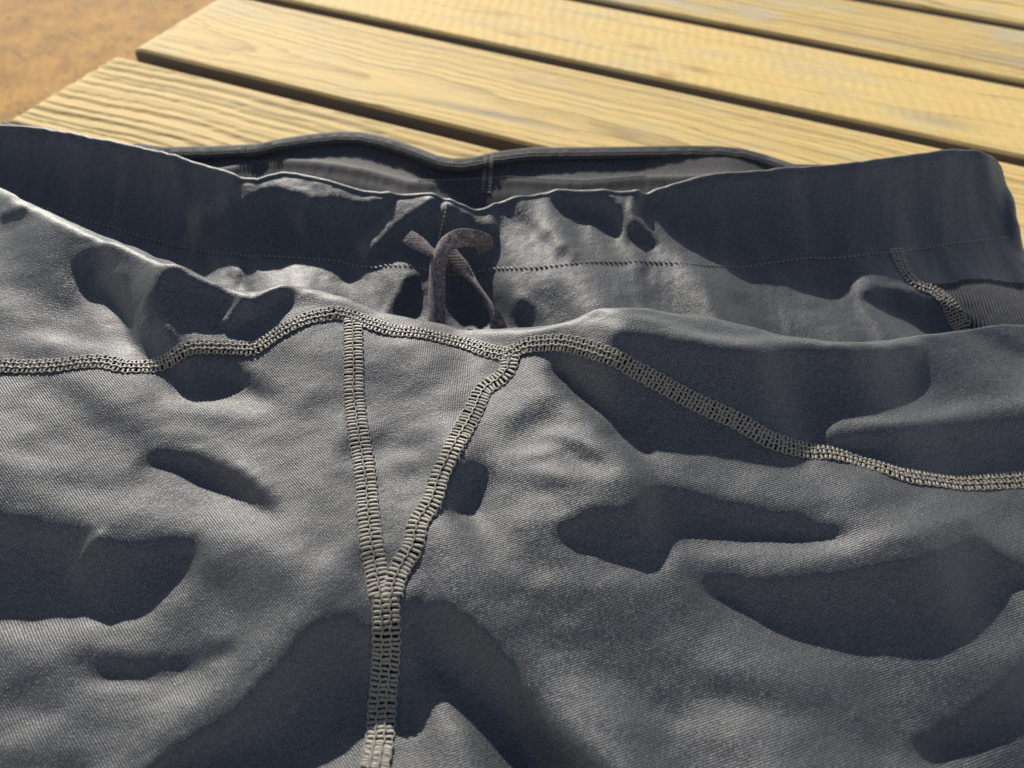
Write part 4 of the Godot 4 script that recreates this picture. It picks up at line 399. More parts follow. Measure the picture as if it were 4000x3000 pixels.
	n.row(31, 14, [329, 338, 345, 354, 359, 365, 374, 376, 373, 367, 359, 354, 348, 343, 338, 335, 332, 329, 327, 325, 324, 325, 325, 327, 328, 330, 332, 334, 336, 339, 342, 346, 350, 354, 357, 362, 369, 377, 387, 393, 397, 407, 414, 422, 432, 438, 449, 461, 464, 465, 471, 459, 448, 456, 456, 456, 459, 455, 459, 460, 467, 462, 459, 456, 455, 452, 461, 456, 481, 454, 452, 452, 461, 468, 464, 481, 451, 448, 456, 452, 447, 455, 458, 447, 443, 448, 452, 454, 444, 440, 441, 442, 433, 422, 424, 420, 423, 424, 431, 438, 449, 479, 467, 484, 460, 445, 454, 433, 438, 437, 435, 434, 434, 434, 432, 430, 426, 423, 421, 419, 417, 416, 415, 416, 417, 417, 416, 414, 410, 404, 398, 396, 396, 397, 397, 396, 394, 392, 390, 388, 384, 380, 375, 369, 362, 356, 351, 348, 345, 343, 340, 337, 333, 328, 323, 317, 312, 307, 301, 295, 291, 285, 279, 269, 230, 199, 179, 160, 142, 125, 104, 88])
	n.row(32, 15, [323, 329, 334, 338, 344, 345, 347, 352, 359, 362, 356, 349, 341, 334, 330, 327, 323, 319, 316, 314, 313, 313, 314, 315, 316, 317, 319, 320, 322, 325, 328, 331, 335, 338, 341, 347, 354, 363, 373, 385, 395, 402, 410, 423, 435, 438, 441, 452, 458, 439, 431, 422, 418, 429, 425, 434, 451, 446, 454, 451, 453, 454, 452, 452, 451, 454, 456, 445, 445, 447, 445, 450, 455, 484, 449, 451, 472, 451, 447, 458, 450, 440, 448, 432, 434, 435, 441, 440, 437, 438, 439, 435, 422, 413, 411, 409, 409, 411, 419, 420, 445, 457, 480, 445, 437, 432, 429, 415, 420, 417, 416, 415, 415, 413, 412, 408, 404, 402, 401, 399, 397, 397, 396, 397, 397, 397, 395, 393, 388, 382, 379, 380, 381, 382, 382, 380, 378, 376, 374, 371, 367, 362, 357, 351, 345, 340, 336, 334, 332, 330, 327, 323, 319, 314, 309, 304, 299, 293, 289, 285, 280, 274, 268, 232, 202, 188, 167, 150, 133, 112, 92])
	n.row(33, 15, [306, 309, 313, 316, 319, 322, 326, 330, 332, 334, 339, 346, 344, 334, 326, 322, 319, 314, 310, 306, 304, 303, 303, 303, 304, 305, 306, 307, 308, 310, 312, 315, 318, 320, 324, 327, 335, 340, 353, 371, 384, 397, 403, 409, 417, 425, 432, 430, 424, 421, 410, 402, 397, 399, 408, 411, 418, 413, 420, 422, 420, 424, 430, 424, 426, 423, 418, 424, 434, 442, 432, 444, 448, 444, 439, 447, 460, 460, 457, 439, 437, 444, 433, 426, 418, 419, 423, 431, 433, 435, 436, 433, 426, 415, 408, 407, 406, 402, 400, 407, 412, 445, 463, 441, 434, 426, 420, 408, 402, 402, 400, 399, 398, 397, 395, 392, 388, 385, 384, 383, 381, 380, 379, 379, 379, 379, 378, 376, 372, 368, 364, 365, 367, 368, 369, 368, 366, 365, 362, 359, 355, 351, 347, 341, 335, 330, 326, 324, 322, 321, 319, 315, 312, 307, 302, 296, 292, 287, 283, 280, 277, 270, 266, 240, 213, 194, 176, 157, 140, 121])
	n.row(34, 16, [290, 293, 295, 298, 301, 304, 307, 310, 315, 320, 321, 324, 333, 329, 322, 317, 311, 306, 302, 299, 296, 295, 294, 294, 294, 295, 296, 296, 297, 298, 300, 302, 305, 307, 311, 315, 323, 325, 359, 383, 381, 395, 399, 408, 407, 399, 399, 402, 397, 391, 381, 376, 374, 382, 416, 396, 390, 394, 399, 398, 397, 401, 400, 398, 402, 405, 415, 427, 424, 435, 417, 410, 423, 411, 432, 420, 430, 448, 447, 427, 433, 433, 406, 411, 406, 409, 413, 426, 432, 434, 433, 426, 414, 404, 403, 403, 402, 396, 394, 402, 424, 457, 451, 432, 413, 418, 406, 393, 391, 388, 386, 384, 382, 381, 377, 373, 370, 368, 368, 366, 365, 364, 363, 364, 363, 362, 361, 358, 355, 351, 352, 355, 357, 358, 358, 357, 355, 352, 349, 346, 341, 337, 333, 327, 321, 317, 315, 314, 313, 311, 309, 306, 301, 296, 291, 286, 282, 278, 277, 275, 269, 264, 249, 223, 202, 184, 165, 148, 130])
	n.row(35, 16, [272, 274, 276, 279, 281, 284, 288, 291, 295, 298, 303, 308, 309, 315, 321, 318, 313, 306, 300, 295, 292, 290, 288, 286, 286, 286, 286, 287, 287, 287, 288, 289, 291, 293, 296, 299, 306, 309, 323, 361, 369, 365, 374, 372, 379, 378, 376, 377, 377, 373, 366, 359, 358, 355, 376, 376, 369, 369, 374, 376, 375, 378, 381, 381, 385, 394, 406, 409, 425, 409, 391, 390, 394, 392, 392, 403, 399, 413, 415, 427, 422, 434, 400, 402, 401, 403, 403, 409, 427, 432, 431, 427, 414, 403, 400, 401, 398, 395, 392, 391, 414, 411, 422, 434, 418, 406, 408, 392, 383, 380, 377, 373, 371, 368, 365, 361, 357, 355, 354, 354, 352, 351, 350, 349, 349, 348, 347, 345, 342, 340, 340, 343, 347, 349, 349, 349, 347, 345, 341, 337, 333, 329, 325, 320, 314, 310, 307, 306, 306, 306, 304, 302, 297, 293, 287, 282, 278, 275, 273, 274, 270, 265, 254, 234, 211, 192, 173, 156])
	n.row(36, 17, [258, 260, 262, 264, 267, 270, 273, 277, 280, 284, 287, 291, 294, 294, 296, 301, 305, 302, 295, 290, 286, 284, 282, 280, 280, 279, 279, 278, 278, 278, 278, 279, 281, 283, 286, 290, 295, 304, 319, 335, 339, 344, 351, 354, 356, 353, 356, 357, 356, 351, 344, 342, 341, 348, 355, 352, 350, 353, 357, 355, 356, 360, 368, 374, 389, 392, 408, 387, 388, 374, 363, 372, 371, 371, 373, 377, 385, 391, 408, 403, 398, 385, 396, 395, 397, 400, 401, 416, 432, 429, 426, 414, 403, 399, 399, 398, 393, 392, 386, 405, 391, 401, 391, 410, 406, 402, 396, 383, 375, 372, 367, 363, 359, 355, 350, 346, 343, 342, 343, 342, 340, 338, 337, 337, 336, 335, 333, 331, 329, 329, 333, 339, 341, 343, 342, 342, 340, 335, 331, 326, 323, 319, 314, 309, 305, 302, 301, 301, 301, 301, 299, 295, 290, 285, 279, 275, 271, 272, 273, 270, 266, 259, 243, 221, 201, 182, 164])
	n.row(37, 18, [245, 247, 249, 252, 255, 258, 260, 264, 266, 270, 272, 274, 277, 280, 282, 282, 285, 291, 291, 286, 282, 279, 276, 275, 274, 274, 273, 271, 270, 269, 270, 271, 272, 275, 278, 282, 288, 299, 308, 317, 321, 326, 332, 337, 336, 336, 340, 340, 338, 332, 328, 327, 329, 331, 336, 334, 336, 338, 340, 336, 345, 350, 374, 369, 394, 367, 373, 365, 358, 346, 349, 352, 347, 350, 352, 359, 366, 373, 376, 373, 385, 385, 391, 392, 395, 398, 404, 416, 427, 426, 415, 404, 399, 397, 396, 393, 388, 388, 389, 388, 389, 391, 381, 401, 401, 395, 387, 376, 370, 364, 358, 354, 348, 342, 337, 334, 332, 333, 333, 331, 329, 327, 326, 325, 324, 323, 321, 320, 320, 325, 331, 336, 338, 338, 338, 337, 332, 327, 322, 318, 314, 311, 306, 301, 298, 297, 297, 297, 297, 297, 294, 290, 284, 279, 274, 270, 272, 272, 271, 267, 262, 250, 231, 209, 191])
	n.row(38, 18, [232, 234, 236, 238, 241, 243, 246, 248, 251, 253, 255, 257, 260, 262, 264, 267, 271, 272, 273, 278, 282, 279, 276, 272, 272, 270, 269, 267, 265, 263, 261, 262, 263, 265, 268, 270, 276, 281, 286, 294, 303, 308, 314, 319, 320, 320, 324, 326, 326, 322, 318, 317, 318, 316, 319, 322, 320, 323, 322, 325, 318, 347, 352, 375, 358, 354, 350, 350, 342, 334, 330, 334, 330, 328, 331, 336, 344, 352, 354, 356, 359, 377, 384, 387, 391, 394, 399, 402, 419, 426, 416, 407, 399, 396, 395, 391, 388, 384, 389, 389, 385, 387, 386, 390, 398, 395, 389, 381, 373, 366, 357, 351, 345, 337, 331, 327, 324, 324, 326, 326, 322, 320, 318, 316, 315, 314, 312, 311, 313, 317, 325, 331, 335, 335, 335, 335, 331, 325, 318, 314, 311, 308, 304, 299, 295, 294, 293, 296, 298, 298, 296, 291, 287, 282, 277, 273, 271, 272, 271, 268, 264, 256, 240, 221, 197])
	n.row(39, 19, [223, 225, 227, 228, 231, 233, 235, 237, 239, 241, 243, 245, 247, 250, 252, 254, 257, 261, 263, 263, 266, 271, 272, 271, 270, 268, 265, 262, 259, 257, 255, 255, 257, 259, 261, 264, 272, 272, 278, 288, 295, 300, 305, 307, 306, 311, 314, 315, 313, 311, 309, 310, 308, 306, 310, 310, 309, 309, 309, 313, 311, 352, 344, 335, 338, 337, 338, 332, 322, 320, 319, 312, 310, 310, 314, 321, 331, 334, 340, 350, 365, 377, 382, 386, 391, 396, 399, 411, 424, 417, 407, 399, 396, 393, 390, 386, 383, 384, 387, 386, 383, 382, 386, 392, 393, 390, 384, 376, 368, 360, 351, 346, 336, 327, 322, 319, 318, 320, 322, 318, 315, 312, 310, 308, 306, 304, 304, 305, 312, 319, 329, 333, 334, 333, 331, 330, 326, 320, 313, 310, 306, 303, 298, 294, 293, 295, 297, 298, 298, 296, 292, 288, 283, 279, 274, 271, 270, 270, 268, 266, 260, 249, 228])
	n.row(40, 19, [213, 214, 216, 218, 219, 221, 223, 224, 226, 228, 230, 232, 234, 237, 239, 241, 244, 246, 248, 251, 254, 255, 256, 258, 262, 264, 265, 262, 258, 254, 251, 250, 252, 254, 254, 255, 261, 264, 265, 276, 284, 291, 295, 297, 296, 300, 305, 306, 306, 305, 305, 304, 304, 299, 301, 304, 300, 298, 298, 300, 306, 314, 314, 324, 322, 330, 332, 324, 315, 311, 312, 298, 293, 292, 295, 301, 311, 319, 324, 344, 353, 368, 375, 381, 387, 392, 395, 402, 407, 410, 414, 399, 395, 392, 389, 385, 382, 381, 385, 385, 380, 381, 381, 387, 390, 390, 386, 379, 370, 362, 353, 345, 337, 327, 319, 315, 314, 315, 321, 317, 313, 308, 305, 303, 301, 298, 298, 299, 305, 314, 327, 333, 330, 328, 325, 323, 321, 317, 311, 308, 305, 303, 298, 292, 292, 294, 296, 298, 298, 296, 293, 289, 285, 280, 275, 271, 269, 268, 268, 265, 264, 253, 245])
	n.row(41, 20, [206, 207, 208, 210, 211, 213, 214, 216, 218, 220, 221, 223, 225, 227, 230, 232, 234, 236, 238, 240, 242, 245, 247, 249, 250, 251, 255, 257, 255, 250, 247, 247, 250, 250, 250, 253, 257, 258, 267, 278, 284, 291, 291, 286, 293, 298, 300, 301, 300, 301, 302, 301, 299, 295, 298, 298, 290, 288, 290, 297, 305, 306, 316, 319, 325, 328, 330, 308, 306, 308, 289, 278, 277, 278, 282, 290, 303, 313, 331, 345, 358, 369, 376, 382, 388, 392, 397, 394, 400, 404, 397, 395, 391, 388, 384, 380, 378, 380, 387, 376, 377, 377, 381, 386, 389, 387, 381, 373, 364, 355, 346, 336, 327, 320, 314, 312, 313, 313, 313, 311, 307, 303, 300, 297, 295, 293, 295, 298, 309, 321, 331, 332, 329, 325, 325, 321, 318, 312, 302, 301, 297, 296, 293, 289, 293, 296, 297, 297, 296, 293, 289, 286, 281, 275, 270, 268, 267, 265, 266, 261, 267, 230])
	n.row(42, 20, [198, 199, 200, 201, 203, 204, 205, 207, 208, 210, 212, 214, 215, 217, 219, 221, 223, 225, 227, 229, 231, 233, 235, 237, 239, 241, 243, 244, 246, 250, 247, 245, 247, 248, 247, 247, 252, 253, 262, 273, 279, 285, 293, 282, 286, 294, 296, 298, 296, 302, 303, 302, 299, 295, 294, 297, 289, 280, 283, 290, 300, 300, 307, 314, 317, 324, 320, 319, 299, 300, 286, 266, 264, 262, 267, 272, 285, 302, 320, 335, 350, 361, 369, 377, 384, 388, 393, 394, 397, 394, 396, 394, 390, 386, 383, 379, 377, 376, 380, 369, 374, 373, 377, 381, 386, 387, 383, 375, 366, 356, 347, 337, 325, 316, 310, 307, 306, 309, 309, 308, 305, 302, 299, 296, 293, 290, 289, 296, 300, 318, 327, 313, 305, 296, 291, 302, 303, 297, 301, 296, 300, 296, 288, 287, 289, 294, 296, 296, 294, 292, 289, 286, 281, 276, 270, 266, 265, 263, 263, 264, 259])
	n.row(43, 21, [193, 194, 195, 196, 197, 198, 199, 201, 202, 204, 205, 207, 208, 210, 212, 213, 215, 217, 219, 221, 223, 224, 226, 228, 230, 232, 234, 236, 236, 239, 243, 244, 246, 247, 244, 246, 251, 260, 268, 277, 277, 291, 274, 284, 290, 297, 298, 296, 302, 304, 304, 301, 295, 291, 291, 288, 278, 275, 286, 290, 295, 299, 306, 313, 313, 324, 303, 287, 293, 279, 261, 252, 250, 252, 259, 263, 291, 308, 325, 342, 353, 362, 370, 378, 384, 388, 391, 395, 397, 394, 393, 389, 385, 381, 377, 374, 375, 368, 365, 368, 368, 371, 377, 382, 386, 384, 377, 367, 357, 348, 338, 325, 315, 307, 303, 303, 304, 305, 304, 304, 302, 299, 296, 292, 290, 288, 293, 300, 304, 283, 291, 283, 280, 272, 271, 274, 270, 267, 267, 271, 287, 295, 279, 286, 291, 294, 294, 292, 290, 288, 285, 282, 275, 269, 264, 262, 262, 259, 269, 242])
	n.row(44, 21, [187, 188, 189, 190, 191, 192, 193, 194, 195, 197, 198, 199, 201, 202, 204, 205, 207, 208, 210, 212, 213, 215, 217, 219, 220, 222, 224, 225, 228, 231, 232, 234, 236, 238, 244, 242, 250, 259, 266, 273, 274, 283, 264, 281, 287, 294, 298, 298, 301, 306, 306, 302, 296, 291, 288, 284, 278, 273, 278, 284, 288, 292, 297, 306, 307, 304, 274, 285, 281, 277, 254, 243, 240, 239, 245, 250, 267, 292, 314, 334, 346, 353, 363, 372, 378, 383, 387, 392, 394, 394, 391, 388, 384, 380, 376, 372, 372, 367, 361, 361, 363, 366, 371, 378, 383, 384, 378, 368, 357, 348, 337, 322, 312, 305, 300, 299, 300, 301, 301, 301, 301, 299, 295, 292, 290, 289, 291, 296, 304, 298, 283, 278, 268, 262, 258, 257, 254, 250, 246, 246, 246, 269, 285, 276, 289, 290, 291, 290, 288, 286, 285, 281, 275, 268, 264, 260, 260, 257, 262])
	n.row(45, 22, [184, 184, 185, 186, 187, 188, 189, 190, 191, 192, 193, 194, 195, 197, 198, 199, 201, 202, 204, 205, 207, 209, 210, 212, 214, 215, 218, 220, 222, 225, 227, 229, 233, 234, 240, 248, 257, 265, 271, 273, 277, 262, 274, 284, 291, 296, 298, 301, 306, 307, 305, 298, 290, 285, 281, 275, 272, 271, 278, 281, 284, 289, 293, 306, 281, 268, 257, 277, 269, 254, 236, 233, 230, 233, 239, 248, 277, 298, 324, 339, 347, 354, 364, 371, 376, 381, 388, 393, 393, 391, 388, 384, 379, 374, 370, 369, 365, 358, 354, 355, 359, 365, 372, 379, 382, 378, 368, 357, 346, 332, 318, 309, 302, 297, 296, 296, 297, 298, 299, 299, 298, 295, 292, 290, 288, 289, 293, 299, 297, 289, 279, 271, 261, 255, 245, 240, 235, 231, 230, 234, 231, 267, 278, 280, 289, 288, 288, 286, 285, 283, 281, 275, 268, 261, 259, 253, 260, 248])
	n.row(46, 23, [180, 181, 182, 182, 183, 184, 185, 186, 187, 188, 189, 190, 191, 192, 193, 194, 196, 197, 198, 200, 201, 203, 205, 207, 209, 211, 213, 216, 218, 221, 225, 229, 235, 241, 248, 256, 264, 270, 271, 274, 268, 267, 279, 287, 293, 296, 300, 305, 308, 307, 301, 292, 284, 277, 271, 268, 267, 271, 276, 276, 282, 282, 298, 260, 253, 256, 260, 267, 248, 233, 226, 223, 224, 229, 236, 252, 280, 310, 331, 335, 344, 354, 361, 365, 372, 381, 389, 392, 390, 387, 383, 378, 373, 368, 366, 363, 354, 347, 347, 351, 357, 366, 374, 379, 377, 368, 356, 344, 328, 315, 305, 298, 293, 292, 294, 295, 296, 297, 298, 298, 295, 292, 289, 288, 288, 291, 297, 299, 291, 282, 273, 264, 258, 247, 233, 228, 222, 220, 219, 224, 226, 264, 279, 284, 286, 285, 284, 282, 281, 278, 274, 267, 263, 259, 256, 258])
	n.row(47, 23, [177, 178, 178, 179, 179, 180, 181, 181, 182, 183, 184, 185, 186, 187, 188, 189, 190, 191, 193, 194, 195, 197, 199, 201, 203, 206, 208, 211, 214, 218, 222, 228, 234, 241, 248, 256, 263, 270, 272, 271, 266, 265, 273, 283, 288, 293, 296, 302, 308, 308, 302, 294, 283, 274, 267, 262, 262, 264, 269, 271, 272, 279, 274, 250, 241, 245, 252, 255, 253, 228, 223, 217, 218, 221, 227, 239, 257, 290, 324, 336, 332, 339, 349, 352, 360, 372, 384, 390, 390, 387, 383, 377, 371, 366, 363, 359, 350, 342, 340, 342, 347, 357, 368, 375, 375, 367, 356, 342, 327, 313, 302, 294, 290, 289, 291, 293, 294, 295, 297, 297, 295, 292, 289, 287, 287, 289, 294, 298, 294, 285, 275, 266, 259, 252, 237, 224, 218, 217, 215, 216, 222, 229, 273, 281, 282, 282, 282, 281, 279, 279, 275, 267, 253, 232, 217, 188])
	n.row(48, 24, [175, 175, 176, 176, 177, 177, 178, 179, 179, 180, 181, 182, 182, 183, 184, 185, 187, 188, 189, 191, 192, 194, 196, 199, 201, 204, 208, 212, 216, 221, 226, 233, 239, 246, 253, 260, 265, 271, 273, 267, 262, 268, 277, 285, 288, 292, 298, 306, 309, 306, 298, 286, 274, 264, 257, 255, 258, 262, 268, 263, 276, 246, 244, 233, 237, 243, 251, 243, 228, 220, 215, 213, 215, 221, 229, 241, 271, 299, 302, 328, 327, 336, 339, 347, 362, 377, 386, 388, 386, 383, 377, 370, 364, 360, 355, 347, 339, 335, 334, 338, 347, 360, 370, 372, 366, 355, 341, 326, 312, 299, 290, 285, 285, 287, 290, 291, 293, 295, 296, 294, 291, 288, 286, 285, 287, 292, 297, 295, 287, 278, 269, 262, 255, 244, 230, 218, 216, 214, 214, 221, 227, 256, 279, 280, 282, 281, 278, 274, 262, 242, 219, 201, 191, 178])
	n.row(49, 24, [172, 173, 173, 173, 174, 174, 175, 176, 176, 177, 177, 178, 179, 180, 181, 182, 183, 184, 186, 187, 189, 191, 193, 196, 199, 202, 205, 209, 214, 219, 224, 229, 235, 241, 246, 251, 256, 260, 263, 264, 261, 262, 272, 277, 279, 283, 288, 292, 297, 298, 292, 282, 271, 260, 253, 249, 250, 255, 260, 263, 261, 244, 236, 231, 232, 238, 243, 244, 224, 220, 213, 211, 211, 215, 223, 236, 254, 275, 270, 295, 316, 325, 328, 335, 350, 368, 380, 385, 385, 382, 377, 369, 362, 357, 352, 345, 338, 332, 329, 330, 338, 351, 364, 368, 364, 354, 341, 326, 311, 297, 286, 280, 280, 283, 286, 288, 290, 292, 294, 294, 291, 288, 285, 284, 285, 290, 295, 295, 289, 279, 271, 264, 258, 248, 234, 222, 220, 223, 230, 237, 254, 263, 259, 259, 256, 250, 243, 230, 216, 201, 189, 180, 172, 167])
	n.row(50, 25, [170, 171, 171, 172, 172, 173, 173, 174, 174, 175, 176, 176, 177, 178, 179, 180, 182, 183, 185, 187, 189, 191, 194, 196, 200, 203, 207, 211, 215, 220, 224, 229, 233, 237, 241, 244, 246, 247, 247, 251, 257, 259, 260, 263, 266, 267, 269, 267, 261, 255, 249, 243, 240, 240, 241, 243, 247, 253, 257, 261, 252, 238, 232, 230, 233, 238, 240, 226, 218, 214, 210, 210, 213, 218, 227, 248, 250, 263, 268, 297, 316, 319, 325, 338, 358, 374, 380, 382, 381, 377, 369, 361, 355, 350, 345, 338, 331, 326, 326, 331, 343, 357, 364, 362, 353, 341, 326, 311, 296, 284, 276, 275, 278, 281, 283, 285, 288, 291, 292, 291, 287, 284, 282, 283, 287, 292, 294, 289, 280, 272, 265, 261, 254, 240, 236, 235, 236, 238, 244, 245, 242, 240, 235, 227, 219, 209, 198, 187, 177, 170, 165, 162])
	n.row(51, 25, [169, 169, 169, 170, 170, 171, 171, 172, 172, 173, 173, 174, 175, 176, 177, 178, 180, 181, 183, 185, 187, 189, 192, 194, 197, 200, 204, 207, 211, 214, 218, 221, 224, 227, 229, 231, 232, 234, 237, 239, 241, 242, 244, 244, 245, 244, 242, 239, 235, 232, 229, 227, 228, 230, 232, 237, 242, 246, 252, 256, 251, 240, 232, 229, 230, 233, 239, 231, 219, 214, 210, 209, 211, 217, 223, 239, 246, 255, 264, 283, 304, 311, 314, 328, 348, 365, 374, 377, 378, 376, 368, 359, 352, 348, 344, 338, 331, 325, 322, 325, 336, 350, 360, 359, 351, 340, 326, 311, 295, 282, 273, 269, 272, 276, 278, 279, 283, 287, 290, 290, 286, 283, 280, 280, 284, 289, 291, 287, 279, 272, 267, 262, 249, 241, 236, 233, 232, 232, 230, 226, 222, 215, 208, 200, 191, 183, 175, 168, 163, 159, 157, 155])
	n.row(52, 26, [167, 168, 168, 169, 169, 169, 170, 171, 171, 172, 173, 174, 174, 176, 177, 178, 180, 181, 183, 185, 187, 189, 192, 194, 197, 200, 203, 205, 208, 210, 212, 214, 216, 218, 219, 220, 222, 224, 225, 226, 226, 226, 225, 224, 222, 220, 218, 215, 214, 214, 215, 217, 220, 224, 227, 231, 233, 235, 231, 225, 223, 223, 224, 226, 228, 224, 219, 216, 213, 209, 207, 208, 212, 218, 231, 241, 249, 257, 272, 293, 303, 304, 313, 335, 360, 367, 368, 373, 374, 368, 358, 350, 346, 343, 338, 331, 325, 321, 321, 329, 343, 354, 356, 349, 338, 325, 311, 296, 281, 270, 266, 267, 271, 273, 273, 275, 281, 286, 288, 286, 281, 278, 277, 281, 286, 288, 286, 279, 269, 257, 244, 236, 230, 225, 222, 219, 215, 210, 205, 198, 191, 184, 177, 170, 164, 159, 156, 153, 151, 150])
	n.row(53, 26, [166, 167, 167, 167, 168, 168, 169, 169, 170, 171, 171, 172, 173, 174, 176, 177, 178, 180, 181, 183, 185, 187, 189, 191, 193, 195, 197, 199, 201, 202, 204, 205, 206, 207, 208, 209, 210, 211, 211, 211, 211, 210, 209, 207, 206, 204, 203, 203, 203, 204, 206, 209, 211, 214, 216, 218, 218, 216, 214, 213, 212, 213, 213, 214, 212, 210, 208, 206, 205, 206, 209, 213, 218, 226, 231, 235, 244, 254, 267, 282, 293, 296, 306, 325, 333, 332, 334, 333, 329, 324, 320, 317, 314, 310, 306, 304, 304, 307, 315, 324, 336, 349, 353, 347, 337, 325, 309, 291, 276, 268, 264, 263, 262, 263, 265, 268, 273, 280, 286, 285, 280, 276, 275, 278, 284, 283, 274, 258, 244, 233, 225, 218, 213, 208, 204, 199, 195, 189, 183, 178, 172, 166, 161, 156, 153, 150, 148, 146, 145, 144])
	n.row(54, 27, [166, 166, 166, 167, 167, 168, 168, 169, 170, 170, 171, 172, 173, 174, 176, 177, 178, 180, 181, 183, 184, 186, 187, 189, 190, 192, 193, 194, 195, 196, 197, 197, 198, 198, 199, 199, 199, 199, 198, 197, 196, 195, 194, 193, 193, 193, 193, 195, 196, 198, 200, 202, 203, 204, 204, 204, 203, 202, 202, 202, 203, 203, 202, 201, 201, 201, 202, 203, 206, 210, 215, 221, 226, 232, 240, 248, 257, 267, 273, 277, 285, 295, 298, 298, 298, 296, 293, 290, 286, 284, 282, 280, 279, 280, 282, 286, 293, 301, 312, 325, 335, 338, 333, 318, 297, 278, 264, 256, 252, 249, 248, 248, 250, 251, 255, 258, 259, 258, 255, 254, 254, 255, 255, 250, 242, 232, 224, 216, 209, 203, 198, 193, 189, 185, 181, 176, 171, 166, 161, 157, 153, 150, 147, 145, 144, 143, 142, 141])
	n.row(55, 28, [165, 166, 166, 167, 167, 168, 168, 169, 170, 170, 171, 172, 173, 174, 175, 177, 178, 179, 180, 181, 182, 183, 184, 185, 186, 187, 187, 188, 188, 189, 189, 189, 190, 190, 189, 189, 188, 188, 187, 186, 185, 185, 185, 185, 186, 187, 188, 189, 191, 192, 193, 194, 194, 193, 193, 193, 193, 193, 194, 194, 194, 194, 195, 196, 197, 200, 203, 207, 211, 216, 221, 227, 232, 238, 245, 251, 256, 259, 264, 268, 269, 269, 268, 266, 263, 260, 258, 256, 255, 254, 255, 256, 258, 262, 268, 274, 281, 287, 290, 289, 283, 272, 261, 251, 243, 237, 234, 232, 231, 231, 232, 233, 235, 236, 237, 236, 235, 233, 232, 230, 228, 224, 219, 212, 205, 198, 192, 187, 183, 180, 176, 172, 169, 165, 161, 157, 154, 151, 148, 146, 144, 142, 141, 141, 140, 140, 139])
	n.row(56, 28, [165, 165, 165, 166, 166, 167, 167, 168, 169, 169, 170, 171, 172, 173, 174, 175, 175, 176, 177, 178, 179, 179, 180, 180, 181, 181, 182, 182, 182, 182, 182, 182, 182, 181, 181, 180, 180, 179, 179, 178, 178, 178, 179, 179, 180, 181, 182, 183, 184, 185, 185, 185, 185, 185, 185, 185, 186, 186, 187, 188, 188, 189, 191, 193, 195, 198, 202, 206, 210, 215, 219, 224, 228, 233, 237, 240, 242, 244, 246, 246, 245, 243, 241, 238, 236, 234, 233, 233, 233, 234, 235, 238, 241, 245, 249, 253, 255, 256, 253, 248, 241, 233, 226, 220, 216, 214, 213, 213, 214, 214, 215, 216, 217, 217, 216, 214, 213, 211, 209, 206, 203, 198, 193, 187, 182, 178, 174, 171, 168, 165, 162, 159, 156, 153, 150, 148, 146, 144, 142, 141, 140, 140, 139, 139, 139, 139])
	n.row(57, 29, [165, 165, 165, 166, 166, 167, 167, 168, 169, 169, 170, 170, 171, 172, 172, 173, 174, 174, 175, 175, 176, 176, 176, 176, 176, 176, 176, 176, 176, 176, 176, 175, 175, 174, 174, 174, 173, 173, 173, 173, 174, 174, 175, 176, 176, 177, 178, 178, 178, 178, 178, 179, 179, 179, 180, 180, 181, 182, 183, 184, 186, 188, 191, 194, 197, 200, 204, 207, 211, 214, 217, 220, 223, 225, 226, 227, 227, 226, 225, 223, 221, 219, 218, 216, 216, 215, 216, 217, 218, 220, 222, 225, 227, 228, 229, 228, 226, 221, 216, 210, 205, 201, 199, 198, 198, 198, 198, 199, 200, 200, 200, 200, 199, 198, 196, 194, 192, 189, 186, 182, 178, 174, 170, 167, 164, 162, 159, 157, 154, 152, 150, 148, 146, 144, 143, 141, 140, 140, 139, 139, 139, 139, 139, 139, 139])
	n.row(58, 29, [164, 164, 165, 165, 166, 166, 166, 167, 167, 168, 168, 169, 169, 170, 170, 171, 171, 171, 172, 172, 172, 172, 172, 172, 172, 172, 172, 171, 171, 171, 171, 170, 170, 170, 169, 169, 169, 169, 169, 170, 170, 171, 171, 172, 172, 172, 173, 173, 173, 173, 173, 174, 174, 175, 176, 176, 177, 179, 180, 182, 184, 186, 189, 191, 194, 197, 200, 202, 205, 207, 209, 210, 211, 212, 212, 211, 210, 209, 207, 205, 204, 202, 202, 201, 201, 202, 203, 204, 205, 206, 208, 209, 209, 209, 207, 204, 201, 197, 193, 189, 187, 186, 185, 185, 185, 186, 186, 186, 187, 186, 186, 185, 184, 182, 180, 178, 176, 173, 170, 167, 164, 161, 158, 156, 154, 152, 151, 149, 147, 146, 144, 143, 142, 141, 140, 139, 139, 139, 139, 139, 139, 139, 139, 139])
	n.row(59, 30, [164, 164, 164, 165, 165, 166, 166, 166, 167, 167, 167, 168, 168, 168, 168, 169, 169, 169, 169, 169, 169, 169, 168, 168, 168, 168, 168, 167, 167, 167, 167, 166, 166, 166, 166, 166, 166, 167, 167, 167, 168, 168, 168, 169, 169, 169, 169, 169, 170, 170, 170, 171, 172, 173, 174, 175, 176, 178, 180, 182, 184, 186, 188, 190, 192, 194, 196, 197, 198, 199, 199, 199, 199, 198, 197, 196, 194, 193, 192, 191, 191, 190, 190, 191, 191, 192, 193, 194, 194, 194, 194, 193, 192, 189, 186, 183, 181, 178, 177, 176, 175, 175, 176, 176, 176, 176, 176, 176, 175, 174, 173, 172, 170, 168, 166, 164, 161, 159, 157, 154, 153, 151, 149, 148, 147, 145, 144, 143, 142, 141, 140, 140, 139, 139, 139, 139, 139, 139, 139, 139, 139, 139, 140])
